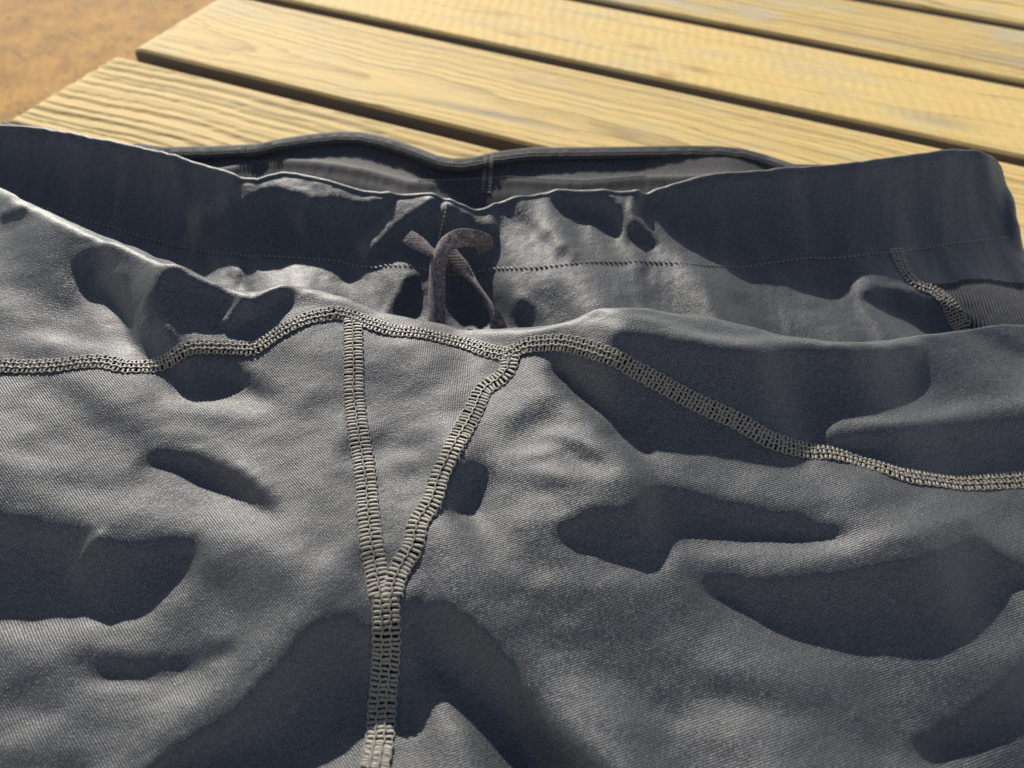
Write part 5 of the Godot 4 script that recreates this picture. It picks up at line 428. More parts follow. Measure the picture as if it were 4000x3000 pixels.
	n.row(60, 30, [163, 164, 164, 164, 164, 165, 165, 165, 165, 166, 166, 166, 166, 166, 166, 166, 166, 166, 166, 166, 166, 166, 165, 165, 165, 165, 165, 164, 164, 164, 164, 164, 164, 164, 164, 164, 164, 165, 165, 165, 165, 165, 166, 166, 166, 166, 166, 167, 167, 167, 168, 169, 170, 171, 172, 173, 174, 176, 178, 179, 181, 183, 184, 186, 187, 188, 189, 189, 189, 189, 189, 188, 188, 187, 185, 184, 183, 183, 182, 182, 182, 182, 182, 182, 183, 183, 183, 183, 183, 182, 181, 180, 178, 176, 173, 171, 170, 169, 168, 168, 168, 168, 168, 169, 168, 168, 168, 167, 166, 165, 164, 162, 160, 159, 157, 155, 153, 151, 150, 148, 147, 146, 145, 144, 143, 142, 141, 141, 140, 140, 139, 139, 139, 139, 139, 139, 139, 139, 140, 140, 140, 140])
	n.row(61, 31, [163, 163, 163, 163, 164, 164, 164, 164, 164, 164, 164, 164, 164, 164, 164, 164, 164, 164, 164, 164, 163, 163, 163, 163, 163, 162, 162, 162, 162, 162, 162, 162, 162, 162, 162, 163, 163, 163, 163, 163, 163, 164, 164, 164, 164, 164, 165, 165, 166, 167, 167, 168, 169, 170, 172, 173, 174, 175, 177, 178, 179, 180, 180, 181, 181, 182, 182, 181, 181, 180, 179, 178, 178, 177, 176, 176, 175, 175, 175, 175, 175, 175, 175, 175, 175, 175, 175, 174, 173, 171, 170, 168, 166, 165, 164, 163, 163, 163, 163, 163, 163, 163, 162, 162, 162, 161, 160, 159, 158, 156, 155, 153, 152, 151, 149, 148, 147, 146, 145, 144, 143, 142, 142, 141, 141, 140, 140, 140, 139, 139, 139, 139, 139, 140, 140, 140, 140, 140, 140, 140, 140])
	n.row(62, 31, [162, 162, 162, 163, 163, 163, 163, 163, 163, 163, 163, 163, 163, 163, 162, 162, 162, 162, 162, 162, 161, 161, 161, 161, 161, 161, 161, 160, 160, 160, 161, 161, 161, 161, 161, 161, 161, 161, 162, 162, 162, 162, 162, 162, 163, 163, 164, 164, 165, 165, 166, 167, 168, 169, 170, 171, 172, 173, 174, 174, 175, 175, 175, 176, 175, 175, 175, 174, 174, 173, 172, 171, 171, 170, 170, 169, 169, 169, 169, 169, 169, 169, 169, 169, 168, 168, 167, 166, 165, 163, 162, 161, 160, 159, 159, 159, 158, 158, 158, 158, 158, 158, 157, 157, 156, 155, 154, 153, 152, 151, 150, 149, 148, 146, 145, 145, 144, 143, 143, 142, 142, 141, 141, 140, 140, 140, 140, 140, 140, 140, 140, 140, 140, 140, 140, 140, 140, 140, 140, 140])
	n.row(63, 32, [162, 162, 162, 162, 162, 162, 162, 162, 162, 162, 161, 161, 161, 161, 161, 161, 161, 160, 160, 160, 160, 160, 160, 160, 160, 159, 159, 159, 160, 160, 160, 160, 160, 160, 160, 160, 160, 160, 161, 161, 161, 161, 161, 162, 162, 163, 163, 164, 165, 165, 166, 167, 167, 168, 169, 169, 170, 170, 171, 171, 171, 171, 171, 170, 170, 169, 169, 168, 167, 167, 166, 166, 166, 165, 165, 165, 165, 165, 165, 165, 165, 164, 164, 163, 162, 161, 160, 159, 158, 157, 157, 156, 156, 156, 155, 155, 155, 155, 155, 155, 154, 153, 153, 152, 151, 150, 149, 148, 147, 146, 145, 145, 144, 143, 143, 142, 142, 142, 141, 141, 141, 140, 140, 140, 140, 140, 140, 140, 140, 140, 140, 140, 140, 141, 141, 141, 141, 141, 141])
	n.row(64, 32, [161, 161, 161, 161, 161, 161, 161, 161, 161, 160, 160, 160, 160, 160, 160, 160, 159, 159, 159, 159, 159, 159, 159, 159, 159, 159, 159, 159, 159, 159, 159, 159, 159, 159, 159, 159, 159, 160, 160, 160, 160, 160, 161, 161, 162, 162, 163, 163, 164, 164, 165, 165, 166, 166, 167, 167, 167, 167, 167, 167, 167, 167, 166, 166, 165, 165, 164, 164, 163, 163, 162, 162, 162, 162, 162, 162, 162, 161, 161, 161, 160, 160, 159, 158, 158, 157, 156, 155, 155, 154, 154, 153, 153, 153, 153, 153, 153, 152, 152, 152, 151, 150, 150, 149, 148, 147, 146, 146, 145, 144, 143, 143, 142, 142, 142, 141, 141, 141, 141, 141, 140, 140, 140, 140, 140, 140, 140, 141, 141, 141, 141, 141, 141, 141, 141, 141, 141, 141])
	n.row(65, 33, [160, 160, 160, 160, 160, 160, 160, 160, 159, 159, 159, 159, 159, 159, 159, 158, 158, 158, 158, 158, 158, 158, 158, 158, 158, 158, 158, 158, 158, 158, 158, 159, 159, 159, 159, 159, 159, 159, 159, 160, 160, 160, 161, 161, 162, 162, 163, 163, 163, 164, 164, 164, 165, 165, 165, 165, 165, 164, 164, 164, 163, 163, 162, 162, 161, 161, 160, 160, 160, 160, 160, 159, 159, 159, 159, 159, 158, 158, 158, 157, 156, 156, 155, 154, 154, 153, 153, 152, 152, 152, 152, 151, 151, 151, 151, 151, 150, 150, 149, 148, 148, 147, 146, 146, 145, 144, 144, 143, 143, 142, 142, 141, 141, 141, 141, 141, 141, 141, 141, 140, 141, 141, 141, 141, 141, 141, 141, 141, 141, 141, 141, 141, 141, 141, 141, 141, 141])
	n.row(66, 34, [160, 160, 159, 159, 159, 159, 159, 159, 159, 158, 158, 158, 158, 158, 158, 158, 158, 158, 158, 158, 158, 158, 158, 158, 158, 158, 158, 158, 158, 158, 158, 158, 158, 159, 159, 159, 159, 159, 159, 160, 160, 160, 161, 161, 162, 162, 162, 162, 163, 163, 163, 163, 163, 162, 162, 162, 162, 161, 161, 160, 160, 160, 159, 159, 158, 158, 158, 158, 158, 157, 157, 157, 157, 157, 156, 156, 155, 155, 154, 154, 153, 152, 152, 151, 151, 151, 150, 150, 150, 150, 150, 149, 149, 149, 148, 148, 148, 147, 146, 146, 145, 145, 144, 143, 143, 142, 142, 142, 141, 141, 141, 141, 141, 141, 141, 141, 141, 141, 141, 141, 141, 141, 141, 141, 141, 141, 141, 141, 141, 141, 141, 141, 141, 141, 140])

var pucker := FastNoiseLite.new()

# sharp little pinched creases: (x, z, height); a height below nought ends a crease
const PINCH := [Vector3(-0.0977, -0.2027, 0.0017), Vector3(-0.0998, -0.2002, 0.0017), Vector3(-0.1012, -0.1977, 0.0017), Vector3(-0.1023, -0.1954, -1), Vector3(-0.1244, -0.1069, 0.0015), Vector3(-0.1232, -0.1092, 0.0015), Vector3(-0.1220, -0.1111, 0.0015), Vector3(-0.1195, -0.1125, -1), Vector3(-0.1912, -0.2423, 0.0012), Vector3(-0.1948, -0.2407, 0.0012), Vector3(-0.1985, -0.2397, -1)]

# the small soft wrinkles that a thin knit always has
func crease(x: float, z: float) -> float:
	var y := 0.0
	var p := Vector2(x, z)
	for k in range(0, PINCH.size() - 1):
		if absf(x - PINCH[k].x) > 0.02 or PINCH[k].z < 0.0:
			continue
		var a := Vector2(PINCH[k].x, PINCH[k].y)
		var b := Vector2(PINCH[k + 1].x, PINCH[k + 1].y)
		var d := p.distance_to(Geometry2D.get_closest_point_to_segment(p, a, b))
		y = maxf(y, PINCH[k].z * exp(-d * d / (0.0024 * 0.0024)))
	return y + 0.00022 * pucker.get_noise_2d((x - z * 0.5) * 38.0, (z + x * 0.4) * 75.0) + 0.00004 * pucker.get_noise_2d((x + z) * 130.0 + 50.0, (z - x * 0.3) * 190.0)

func build_tights() -> void:
	pucker.seed = 21
	pucker.frequency = 1.0
	pucker.noise_type = FastNoiseLite.TYPE_SIMPLEX_SMOOTH
	var top := thing("running_tights", "dark charcoal running tights lying crumpled on the wooden table", "tights", Vector3.ZERO)
	# ---- front sheet: from the raised fold across the belly down to the legs
	var ridge := PackedVector2Array([Vector2(-0.2348, -0.2658), Vector2(-0.2303, -0.2661), Vector2(-0.2285, -0.2657), Vector2(-0.2186, -0.2612), Vector2(-0.2028, -0.2532), Vector2(-0.1963, -0.2484), Vector2(-0.1945, -0.2476), Vector2(-0.1912, -0.2467), Vector2(-0.1715, -0.2371), Vector2(-0.1612, -0.2328), Vector2(-0.1537, -0.2316), Vector2(-0.1451, -0.2276), Vector2(-0.1400, -0.2248), Vector2(-0.1347, -0.2216), Vector2(-0.1312, -0.2236), Vector2(-0.1282, -0.2227), Vector2(-0.1266, -0.2219), Vector2(-0.1181, -0.2169), Vector2(-0.1087, -0.2128), Vector2(-0.1009, -0.2090), Vector2(-0.0996, -0.2094), Vector2(-0.0971, -0.2107), Vector2(-0.0959, -0.2115), Vector2(-0.0924, -0.2145), Vector2(-0.0858, -0.2170), Vector2(-0.0812, -0.2154), Vector2(-0.0649, -0.2106), Vector2(-0.0589, -0.2082), Vector2(-0.0487, -0.2044), Vector2(-0.0360, -0.2022), Vector2(-0.0264, -0.2021), Vector2(-0.0166, -0.1996), Vector2(-0.0152, -0.1995), Vector2(-0.0097, -0.1997), Vector2(-0.0070, -0.1990), Vector2(0.0025, -0.1981), Vector2(0.0158, -0.1989), Vector2(0.0211, -0.1998), Vector2(0.0224, -0.2004), Vector2(0.0265, -0.2034), Vector2(0.0278, -0.2042), Vector2(0.0304, -0.2041), Vector2(0.0357, -0.2031), Vector2(0.0488, -0.1995), Vector2(0.0617, -0.1970), Vector2(0.0719, -0.1947), Vector2(0.0884, -0.1926), Vector2(0.1034, -0.1931), Vector2(0.1172, -0.1938), Vector2(0.1300, -0.1953), Vector2(0.1315, -0.1955), Vector2(0.1360, -0.1969), Vector2(0.1503, -0.2002), Vector2(0.1606, -0.2029), Vector2(0.1696, -0.2058), Vector2(0.1769, -0.2071), Vector2(0.1839, -0.2080), Vector2(0.2036, -0.2099)])
	var cols := 530
	var lip := 12
	var body := 330
	var rows := lip + body
	var pos := PackedVector3Array()
	pos.resize(rows * cols)
	var uvs := PackedVector2Array()
	uvs.resize(rows * cols)
	var who := PackedByteArray()
	who.resize(rows * cols)
	var seam_l := PackedVector2Array([Vector2(-0.1830, -0.1714), Vector2(-0.1732, -0.1721), Vector2(-0.1643, -0.1726), Vector2(-0.1555, -0.1739), Vector2(-0.1464, -0.1755), Vector2(-0.1396, -0.1760), Vector2(-0.1321, -0.1747), Vector2(-0.1258, -0.1767), Vector2(-0.1205, -0.1785), Vector2(-0.1154, -0.1802), Vector2(-0.1101, -0.1826), Vector2(-0.1016, -0.1849), Vector2(-0.0947, -0.1858), Vector2(-0.0904, -0.1865), Vector2(-0.0862, -0.1899), Vector2(-0.0795, -0.1951), Vector2(-0.0729, -0.1991), Vector2(-0.0643, -0.2018), Vector2(-0.0582, -0.2005), Vector2(-0.0528, -0.1982), Vector2(-0.0424, -0.1947), Vector2(-0.0300, -0.1940), Vector2(-0.0176, -0.1927), Vector2(-0.0075, -0.1870), Vector2(-0.0011, -0.1837)])
	var seam_r := PackedVector2Array([Vector2(0.0005, -0.1850), Vector2(0.0042, -0.1866), Vector2(0.0113, -0.1863), Vector2(0.0182, -0.1841), Vector2(0.0249, -0.1803), Vector2(0.0315, -0.1762), Vector2(0.0384, -0.1738), Vector2(0.0455, -0.1712), Vector2(0.0546, -0.1673), Vector2(0.0636, -0.1634), Vector2(0.0724, -0.1598), Vector2(0.0828, -0.1540), Vector2(0.0895, -0.1524), Vector2(0.0965, -0.1517), Vector2(0.1030, -0.1513), Vector2(0.1095, -0.1499), Vector2(0.1173, -0.1466), Vector2(0.1254, -0.1439), Vector2(0.1397, -0.1440), Vector2(0.1498, -0.1455), Vector2(0.1666, -0.1482), Vector2(0.1777, -0.1494)])
	var vee_l := PackedVector2Array([Vector2(-0.1993, -0.0582), Vector2(-0.1942, -0.0572), Vector2(-0.1802, -0.0548), Vector2(-0.1694, -0.0532), Vector2(-0.1597, -0.0509), Vector2(-0.1506, -0.0484), Vector2(-0.1431, -0.0461), Vector2(-0.1330, -0.0435), Vector2(-0.1253, -0.0418), Vector2(-0.1161, -0.0395), Vector2(-0.1118, -0.0383), Vector2(-0.1076, -0.0369), Vector2(-0.1014, -0.0351), Vector2(-0.0969, -0.0337), Vector2(-0.0936, -0.0320), Vector2(-0.0888, -0.0314), Vector2(-0.0832, -0.0313), Vector2(-0.0770, -0.0314), Vector2(-0.0702, -0.0311), Vector2(-0.0646, -0.0307), Vector2(-0.0573, -0.0309), Vector2(-0.0524, -0.0313)])
	var vee_r := PackedVector2Array([Vector2(-0.1829, -0.0009), Vector2(-0.1780, -0.0018), Vector2(-0.1750, -0.0040), Vector2(-0.1704, -0.0094), Vector2(-0.1619, -0.0121), Vector2(-0.1520, -0.0154), Vector2(-0.1433, -0.0182), Vector2(-0.1355, -0.0210), Vector2(-0.1273, -0.0227), Vector2(-0.1203, -0.0258), Vector2(-0.1129, -0.0266), Vector2(-0.1074, -0.0292), Vector2(-0.1021, -0.0308), Vector2(-0.0969, -0.0310), Vector2(-0.0936, -0.0320), Vector2(-0.0888, -0.0314), Vector2(-0.0832, -0.0313), Vector2(-0.0770, -0.0314), Vector2(-0.0702, -0.0311), Vector2(-0.0646, -0.0307), Vector2(-0.0573, -0.0309), Vector2(-0.0524, -0.0313)])
	var split_x: float = seam_r[0].x
	for i in cols:
		var x := lerpf(-0.285, 0.285, i / (cols - 1.0))
		var zr := along(ridge, x)
		var hr := front_net.at(x, zr)
		var edge := smoothstep(0.262, 0.285, absf(x))
		var run := 0.0
		var before := Vector3.ZERO
		for j in rows:
			var p: Vector3
			if j < lip:
				var a := 1.0 - j / float(lip)
				p = Vector3(x, hr - 0.0085 * a - 0.0255 * a * a, zr - 0.0075 * a)
			else:
				var t := (j - lip) / (body - 1.0)
				var z := lerpf(zr, 0.10, t * (0.82 + 0.18 * t))
				p = Vector3(x, front_net.at(x, z) + crease(x, z), z)
			p.y = lerpf(p.y, 0.002, edge * edge)
			if j:
				run += p.distance_to(before)
			before = p
			pos[j * cols + i] = p
			uvs[j * cols + i] = Vector2(x, p.z * 1.12 - 0.25 * p.y)
			var zs := along(seam_l, x) if x < split_x else along(seam_r, x)
			var k := 0
			if p.z > zs:
				if x < along(vee_l, p.z):
					k = 1
				elif x < along(vee_r, p.z):
					k = 3
				else:
					k = 2
			who[j * cols + i] = k
	var front := cloth_parts(pos, rows, cols, who, 4, uvs)
	# ---- rear sheet: the waistband and the belly panel behind the fold
	var rim := PackedVector2Array([Vector2(-0.2539, -0.3103), Vector2(-0.2271, -0.3104), Vector2(-0.2174, -0.3094), Vector2(-0.2039, -0.3075), Vector2(-0.1936, -0.3048), Vector2(-0.1838, -0.3031), Vector2(-0.1599, -0.2970), Vector2(-0.1436, -0.2919), Vector2(-0.1298, -0.2870), Vector2(-0.1222, -0.2839), Vector2(-0.1211, -0.2837), Vector2(-0.1142, -0.2830), Vector2(-0.1095, -0.2862), Vector2(-0.1055, -0.2884), Vector2(-0.1045, -0.2888), Vector2(-0.0989, -0.2889), Vector2(-0.0787, -0.2831), Vector2(-0.0683, -0.2806), Vector2(-0.0603, -0.2795), Vector2(-0.0482, -0.2800), Vector2(-0.0392, -0.2798), Vector2(-0.0335, -0.2783), Vector2(-0.0266, -0.2752), Vector2(-0.0209, -0.2733), Vector2(-0.0198, -0.2731), Vector2(-0.0155, -0.2740), Vector2(-0.0144, -0.2747), Vector2(-0.0112, -0.2778), Vector2(-0.0101, -0.2784), Vector2(0.0086, -0.2858), Vector2(0.0198, -0.2864), Vector2(0.0442, -0.2850), Vector2(0.0531, -0.2852), Vector2(0.0621, -0.2874), Vector2(0.0746, -0.2915), Vector2(0.0861, -0.2948), Vector2(0.0985, -0.2961), Vector2(0.1073, -0.2965), Vector2(0.1203, -0.2995), Vector2(0.1355, -0.3018), Vector2(0.1509, -0.3046), Vector2(0.1623, -0.3086), Vector2(0.1786, -0.3132), Vector2(0.1927, -0.3176), Vector2(0.2054, -0.3203), Vector2(0.2066, -0.3204), Vector2(0.2133, -0.3193), Vector2(0.2186, -0.3214), Vector2(0.2241, -0.3207), Vector2(0.2277, -0.3169), Vector2(0.2297, -0.3108), Vector2(0.2317, -0.3006), Vector2(0.2353, -0.3009), Vector2(0.2390, -0.2990), Vector2(0.2451, -0.2934), Vector2(0.2507, -0.2744)])
	var band := PackedVector2Array([Vector2(-0.2476, -0.2845), Vector2(-0.2300, -0.2811), Vector2(-0.2014, -0.2760), Vector2(-0.1658, -0.2666), Vector2(-0.1461, -0.2612), Vector2(-0.1282, -0.2562), Vector2(-0.1109, -0.2538), Vector2(-0.0931, -0.2537), Vector2(-0.0754, -0.2531), Vector2(-0.0613, -0.2496), Vector2(-0.0543, -0.2500), Vector2(-0.0482, -0.2495), Vector2(-0.0409, -0.2499), Vector2(-0.0345, -0.2500), Vector2(-0.0129, -0.2506), Vector2(-0.0022, -0.2476), Vector2(0.0092, -0.2459), Vector2(0.0204, -0.2467), Vector2(0.0379, -0.2506), Vector2(0.0554, -0.2526), Vector2(0.0724, -0.2517), Vector2(0.0873, -0.2562), Vector2(0.1071, -0.2614), Vector2(0.1257, -0.2657), Vector2(0.1437, -0.2669), Vector2(0.1629, -0.2712), Vector2(0.1837, -0.2777), Vector2(0.2047, -0.2840), Vector2(0.2235, -0.2907)])
	var ribbed := PackedVector2Array([Vector2(0.1591, -0.2509), Vector2(0.1818, -0.2581), Vector2(0.1963, -0.2620), Vector2(0.2092, -0.2639)])
	var side_x := PackedVector2Array([Vector2(-0.2728, 0.1646), Vector2(-0.2659, 0.1658), Vector2(-0.2588, 0.1669), Vector2(-0.2544, 0.1695), Vector2(-0.2523, 0.1754), Vector2(-0.2480, 0.1790), Vector2(-0.2425, 0.1821), Vector2(-0.2386, 0.1841), Vector2(-0.2345, 0.1855), Vector2(-0.2248, 0.1843)])
	cols = 500
	lip = 10
	body = 170
	rows = lip + body
	pos = PackedVector3Array()
	pos.resize(rows * cols)
	uvs = PackedVector2Array()
	uvs.resize(rows * cols)
	who = PackedByteArray()
	who.resize(rows * cols)
	for i in cols:
		var x := lerpf(-0.27, 0.2515, i / (cols - 1.0))
		var zr := along(rim, x)
		var hr := rear_net.at(x, zr)
		var zend := maxf(along(ridge, x) + 0.03, zr + 0.06)
		var run := 0.0
		var before := Vector3.ZERO
		var tall := smoothstep(0.255, 0.215, x)
		for j in rows:
			var p: Vector3
			if j < lip:
				var a := 1.0 - j / float(lip)
				if a > 0.45:
					var b := (a - 0.45) / 0.55
					p = Vector3(x, hr - 0.024 * b * tall, zr - 0.0022 - 0.0015 * b)
				else:
					var ang := PI * a / 0.45
					p = Vector3(x, hr + 0.0007 * sin(ang), zr - 0.0011 + 0.0011 * cos(ang))
			else:
				var t := (j - lip) / (body - 1.0)
				var z := lerpf(zr, zend, t * (0.6 + 0.4 * t))
				var blend := smoothstep(0.0, 0.0025, z - zr)
				p = Vector3(x, rear_net.at(x, z) + crease(x + 3.0, z) * blend + 0.0004 * pucker.get_noise_2d(x * 70.0, z * 14.0) * blend, z)
			p.y = maxf(p.y, 0.0015)
			if j:
				run += p.distance_to(before)
			before = p
			pos[j * cols + i] = p
			uvs[j * cols + i] = Vector2(x, run)
			var k := 0
			if p.z > along(band, x):
				k = 1
				if p.z > along(ribbed, x) and x > along(side_x, p.z):
					k = 2
			who[j * cols + i] = k
	var rear := cloth_parts(pos, rows, cols, who, 3, uvs)
	put("waistband", arrays_mesh([rear[0]]), M.band, top)
	var fp := put("front_panel", arrays_mesh([front[0], rear[1]]), M.front, top)
	put("side_panel", arrays_mesh([rear[2]]), M.net, top, "ribbed dark mesh panel at the hip")
	var ll := put("leg", arrays_mesh([front[1]]), M.left_leg, top)
	var rl := put("leg", arrays_mesh([front[2]]), M.right_leg, top)
	var gu := put("gusset", arrays_mesh([front[3]]), M.gusset, top)
	# ---- seams
	flat_seam(top, "flatlock_seam", front_net, [Vector2(-0.2780, -0.1744), Vector2(-0.1830, -0.1714), Vector2(-0.1732, -0.1721), Vector2(-0.1643, -0.1726), Vector2(-0.1555, -0.1739), Vector2(-0.1464, -0.1755), Vector2(-0.1396, -0.1760), Vector2(-0.1321, -0.1747), Vector2(-0.1258, -0.1767), Vector2(-0.1205, -0.1785), Vector2(-0.1154, -0.1802), Vector2(-0.1101, -0.1826), Vector2(-0.1016, -0.1849), Vector2(-0.0947, -0.1858), Vector2(-0.0904, -0.1865), Vector2(-0.0862, -0.1899), Vector2(-0.0795, -0.1951), Vector2(-0.0729, -0.1991), Vector2(-0.0643, -0.2018)], 0.0054, 3)
	flat_seam(top, "flatlock_seam", front_net, [Vector2(-0.0643, -0.2018), Vector2(-0.0582, -0.2005), Vector2(-0.0528, -0.1982), Vector2(-0.0424, -0.1947), Vector2(-0.0300, -0.1940), Vector2(-0.0176, -0.1927), Vector2(-0.0075, -0.1870), Vector2(-0.0011, -0.1837)], 0.0052, 3)
	flat_seam(top, "flatlock_seam", front_net, [Vector2(-0.0026, -0.1837), Vector2(0.0005, -0.1850), Vector2(0.0042, -0.1866), Vector2(0.0113, -0.1863), Vector2(0.0182, -0.1841), Vector2(0.0249, -0.1803), Vector2(0.0315, -0.1762), Vector2(0.0384, -0.1738), Vector2(0.0455, -0.1712), Vector2(0.0546, -0.1673), Vector2(0.0636, -0.1634), Vector2(0.0724, -0.1598), Vector2(0.0828, -0.1540), Vector2(0.0895, -0.1524), Vector2(0.0965, -0.1517), Vector2(0.1030, -0.1513), Vector2(0.1095, -0.1499), Vector2(0.1173, -0.1466), Vector2(0.1254, -0.1439), Vector2(0.1397, -0.1440), Vector2(0.1498, -0.1455), Vector2(0.1666, -0.1482), Vector2(0.1777, -0.1494), Vector2(0.2780, -0.1614)], 0.0058, 3)
	flat_seam(gu, "flatlock_seam", front_net, [Vector2(-0.0582, -0.1993), Vector2(-0.0572, -0.1942), Vector2(-0.0548, -0.1802), Vector2(-0.0532, -0.1694), Vector2(-0.0509, -0.1597), Vector2(-0.0484, -0.1506), Vector2(-0.0461, -0.1431), Vector2(-0.0435, -0.1330), Vector2(-0.0418, -0.1253), Vector2(-0.0395, -0.1161), Vector2(-0.0383, -0.1118), Vector2(-0.0369, -0.1076), Vector2(-0.0351, -0.1014), Vector2(-0.0337, -0.0969)], 0.0063, 2)
	flat_seam(gu, "flatlock_seam", front_net, [Vector2(-0.0009, -0.1829), Vector2(-0.0018, -0.1780), Vector2(-0.0040, -0.1750), Vector2(-0.0094, -0.1704), Vector2(-0.0121, -0.1619), Vector2(-0.0154, -0.1520), Vector2(-0.0182, -0.1433), Vector2(-0.0210, -0.1355), Vector2(-0.0227, -0.1273), Vector2(-0.0258, -0.1203), Vector2(-0.0266, -0.1129), Vector2(-0.0292, -0.1074), Vector2(-0.0308, -0.1021), Vector2(-0.0310, -0.0969)], 0.0063, 2)
	flat_seam(top, "flatlock_seam", front_net, [Vector2(-0.0326, -0.0983), Vector2(-0.0320, -0.0936), Vector2(-0.0314, -0.0888), Vector2(-0.0313, -0.0832), Vector2(-0.0314, -0.0770), Vector2(-0.0311, -0.0702), Vector2(-0.0307, -0.0646), Vector2(-0.0309, -0.0573), Vector2(-0.0313, -0.0524), Vector2(-0.0373, 0.0900)], 0.0072, 3)
	flat_seam(top, "flatlock_seam", rear_net, [Vector2(0.1646, -0.2728), Vector2(0.1658, -0.2659), Vector2(0.1669, -0.2588), Vector2(0.1695, -0.2544), Vector2(0.1754, -0.2523), Vector2(0.1790, -0.2480), Vector2(0.1821, -0.2425), Vector2(0.1841, -0.2386), Vector2(0.1855, -0.2345), Vector2(0.1843, -0.2248)], 0.0062, 3)
	stitch_row(top, "stitching", rear_net, [Vector2(-0.2476, -0.2845), Vector2(-0.2300, -0.2811), Vector2(-0.2014, -0.2760), Vector2(-0.1658, -0.2666), Vector2(-0.1461, -0.2612), Vector2(-0.1282, -0.2562), Vector2(-0.1109, -0.2538), Vector2(-0.0931, -0.2537), Vector2(-0.0754, -0.2531), Vector2(-0.0613, -0.2496), Vector2(-0.0543, -0.2500), Vector2(-0.0482, -0.2495), Vector2(-0.0409, -0.2499), Vector2(-0.0345, -0.2500), Vector2(-0.0129, -0.2506), Vector2(-0.0022, -0.2476), Vector2(0.0092, -0.2459), Vector2(0.0204, -0.2467), Vector2(0.0379, -0.2506), Vector2(0.0554, -0.2526), Vector2(0.0724, -0.2517), Vector2(0.0873, -0.2562), Vector2(0.1071, -0.2614), Vector2(0.1257, -0.2657), Vector2(0.1437, -0.2669), Vector2(0.1629, -0.2712), Vector2(0.1837, -0.2777), Vector2(0.2047, -0.2840), Vector2(0.2235, -0.2907)], 0.0021, 0.0008)
	stitch_row(top, "stitching", rear_net, [Vector2(-0.0311, -0.2752), Vector2(-0.0319, -0.2715), Vector2(-0.0331, -0.2677), Vector2(-0.0342, -0.2627)], 0.0018, 0.0012)
	back_band(top)
	drawstring(top)

# threads of a flat seam lie across it in columns, with a fine chain along either edge
func flat_seam(parent: Node, called: String, net: Net, xz: Array, wide: float, columns: int) -> void:
	var flat := PackedVector3Array()
	for p in xz:
		flat.append(Vector3(p.x, net.at(p.x, p.y), p.y))
	var pitch := 0.0014
	var pts := even(flat, pitch)
	var ups := PackedVector3Array()
	for i in pts.size():
		pts[i].y = net.at(pts[i].x, pts[i].z)
		ups.append(net.normal(pts[i].x, pts[i].z))
	for r in 3:
		var soft := ups.duplicate()
		for i in range(1, ups.size() - 1):
			soft[i] = (ups[i - 1] + ups[i] * 2 + ups[i + 1]).normalized()
		ups = soft
	var pad := Bag.new()
	pad.band(pts, ups, wide * 1.02, 0.0005)
	var seam := put(called, pad.mesh(), M.seam, parent, "", "stuff")
	var bag := Bag.new()
	for i in range(pts.size() - 1):
		var dir := (pts[mini(i + 1, pts.size() - 1)] - pts[maxi(i - 1, 0)]).normalized()
		var up := ups[i]
		var side := dir.cross(up).normalized()
		# rungs lie flat across, a little unequal
		for k in columns:
			var col := wide / columns
			var mid := (k + 0.5) * col - wide * 0.5
			var crown := 0.0005 * (1 - pow(absf(mid) / (wide * 0.5), 4.0))
			var o := pts[i] + up * (crown + rng.randf_range(-0.00005, 0.0001)) + dir * rng.randf_range(-0.00018, 0.00018)
			var tilt := dir * rng.randf_range(-0.0002, 0.0002) + dir * 0.0001 * (1.0 if k % 2 else -1.0)
			bag.strand(o + side * (mid - col * 0.47) - tilt, o + side * (mid + col * 0.47) + tilt, up, pitch * rng.randf_range(0.66, 0.86), 0.00045, 0.00012)
		# chains of looped thread run along the seam, one at either edge and one between each pair of columns
		for k in columns + 1:
			var across := wide * (k / float(columns) - 0.5)
			var outer := k == 0 or k == columns
			var crown := 0.0 if outer else 0.0005 * (1 - pow(absf(across) / (wide * 0.5), 4.0))
			var e: Vector3 = pts[i] + side * (across + rng.randf_range(-0.00008, 0.00008)) + up * (crown + 0.0002)
			var bend := side * 0.0003 * (1.0 if (i + k) % 2 else -1.0)
			bag.strand(e - dir * pitch * 0.55 - bend, e + dir * pitch * 0.55 + bend, up, 0.00052 if outer else 0.0007, 0.0005, 0.00012)
	put("thread", bag.mesh(), M.thread, seam, "", "stuff")

# a single row of stitches sunk in the cloth
func stitch_row(parent: Node, called: String, net: Net, xz: Array, pitch: float, thick: float) -> void:
	var flat := PackedVector3Array()
	for p in xz:
		flat.append(Vector3(p.x, net.at(p.x, p.y), p.y))
	var pts := even(flat, pitch)
	var bag := Bag.new()
	for i in pts.size() - 1:
		var p := pts[i]
		p.y = net.at(p.x, p.z)
		var up := net.normal(p.x, p.z)
		var dir := (pts[i + 1] - pts[i]).normalized()
		var side := dir.cross(up).normalized()
		bag.strand(p - dir * pitch * 0.3 - side * 0.0003, p + dir * pitch * 0.3 + side * 0.0003, up, thick, thick * 0.9, 0.0002)
	put(called, bag.mesh(), M.thread, parent, "", "stuff")

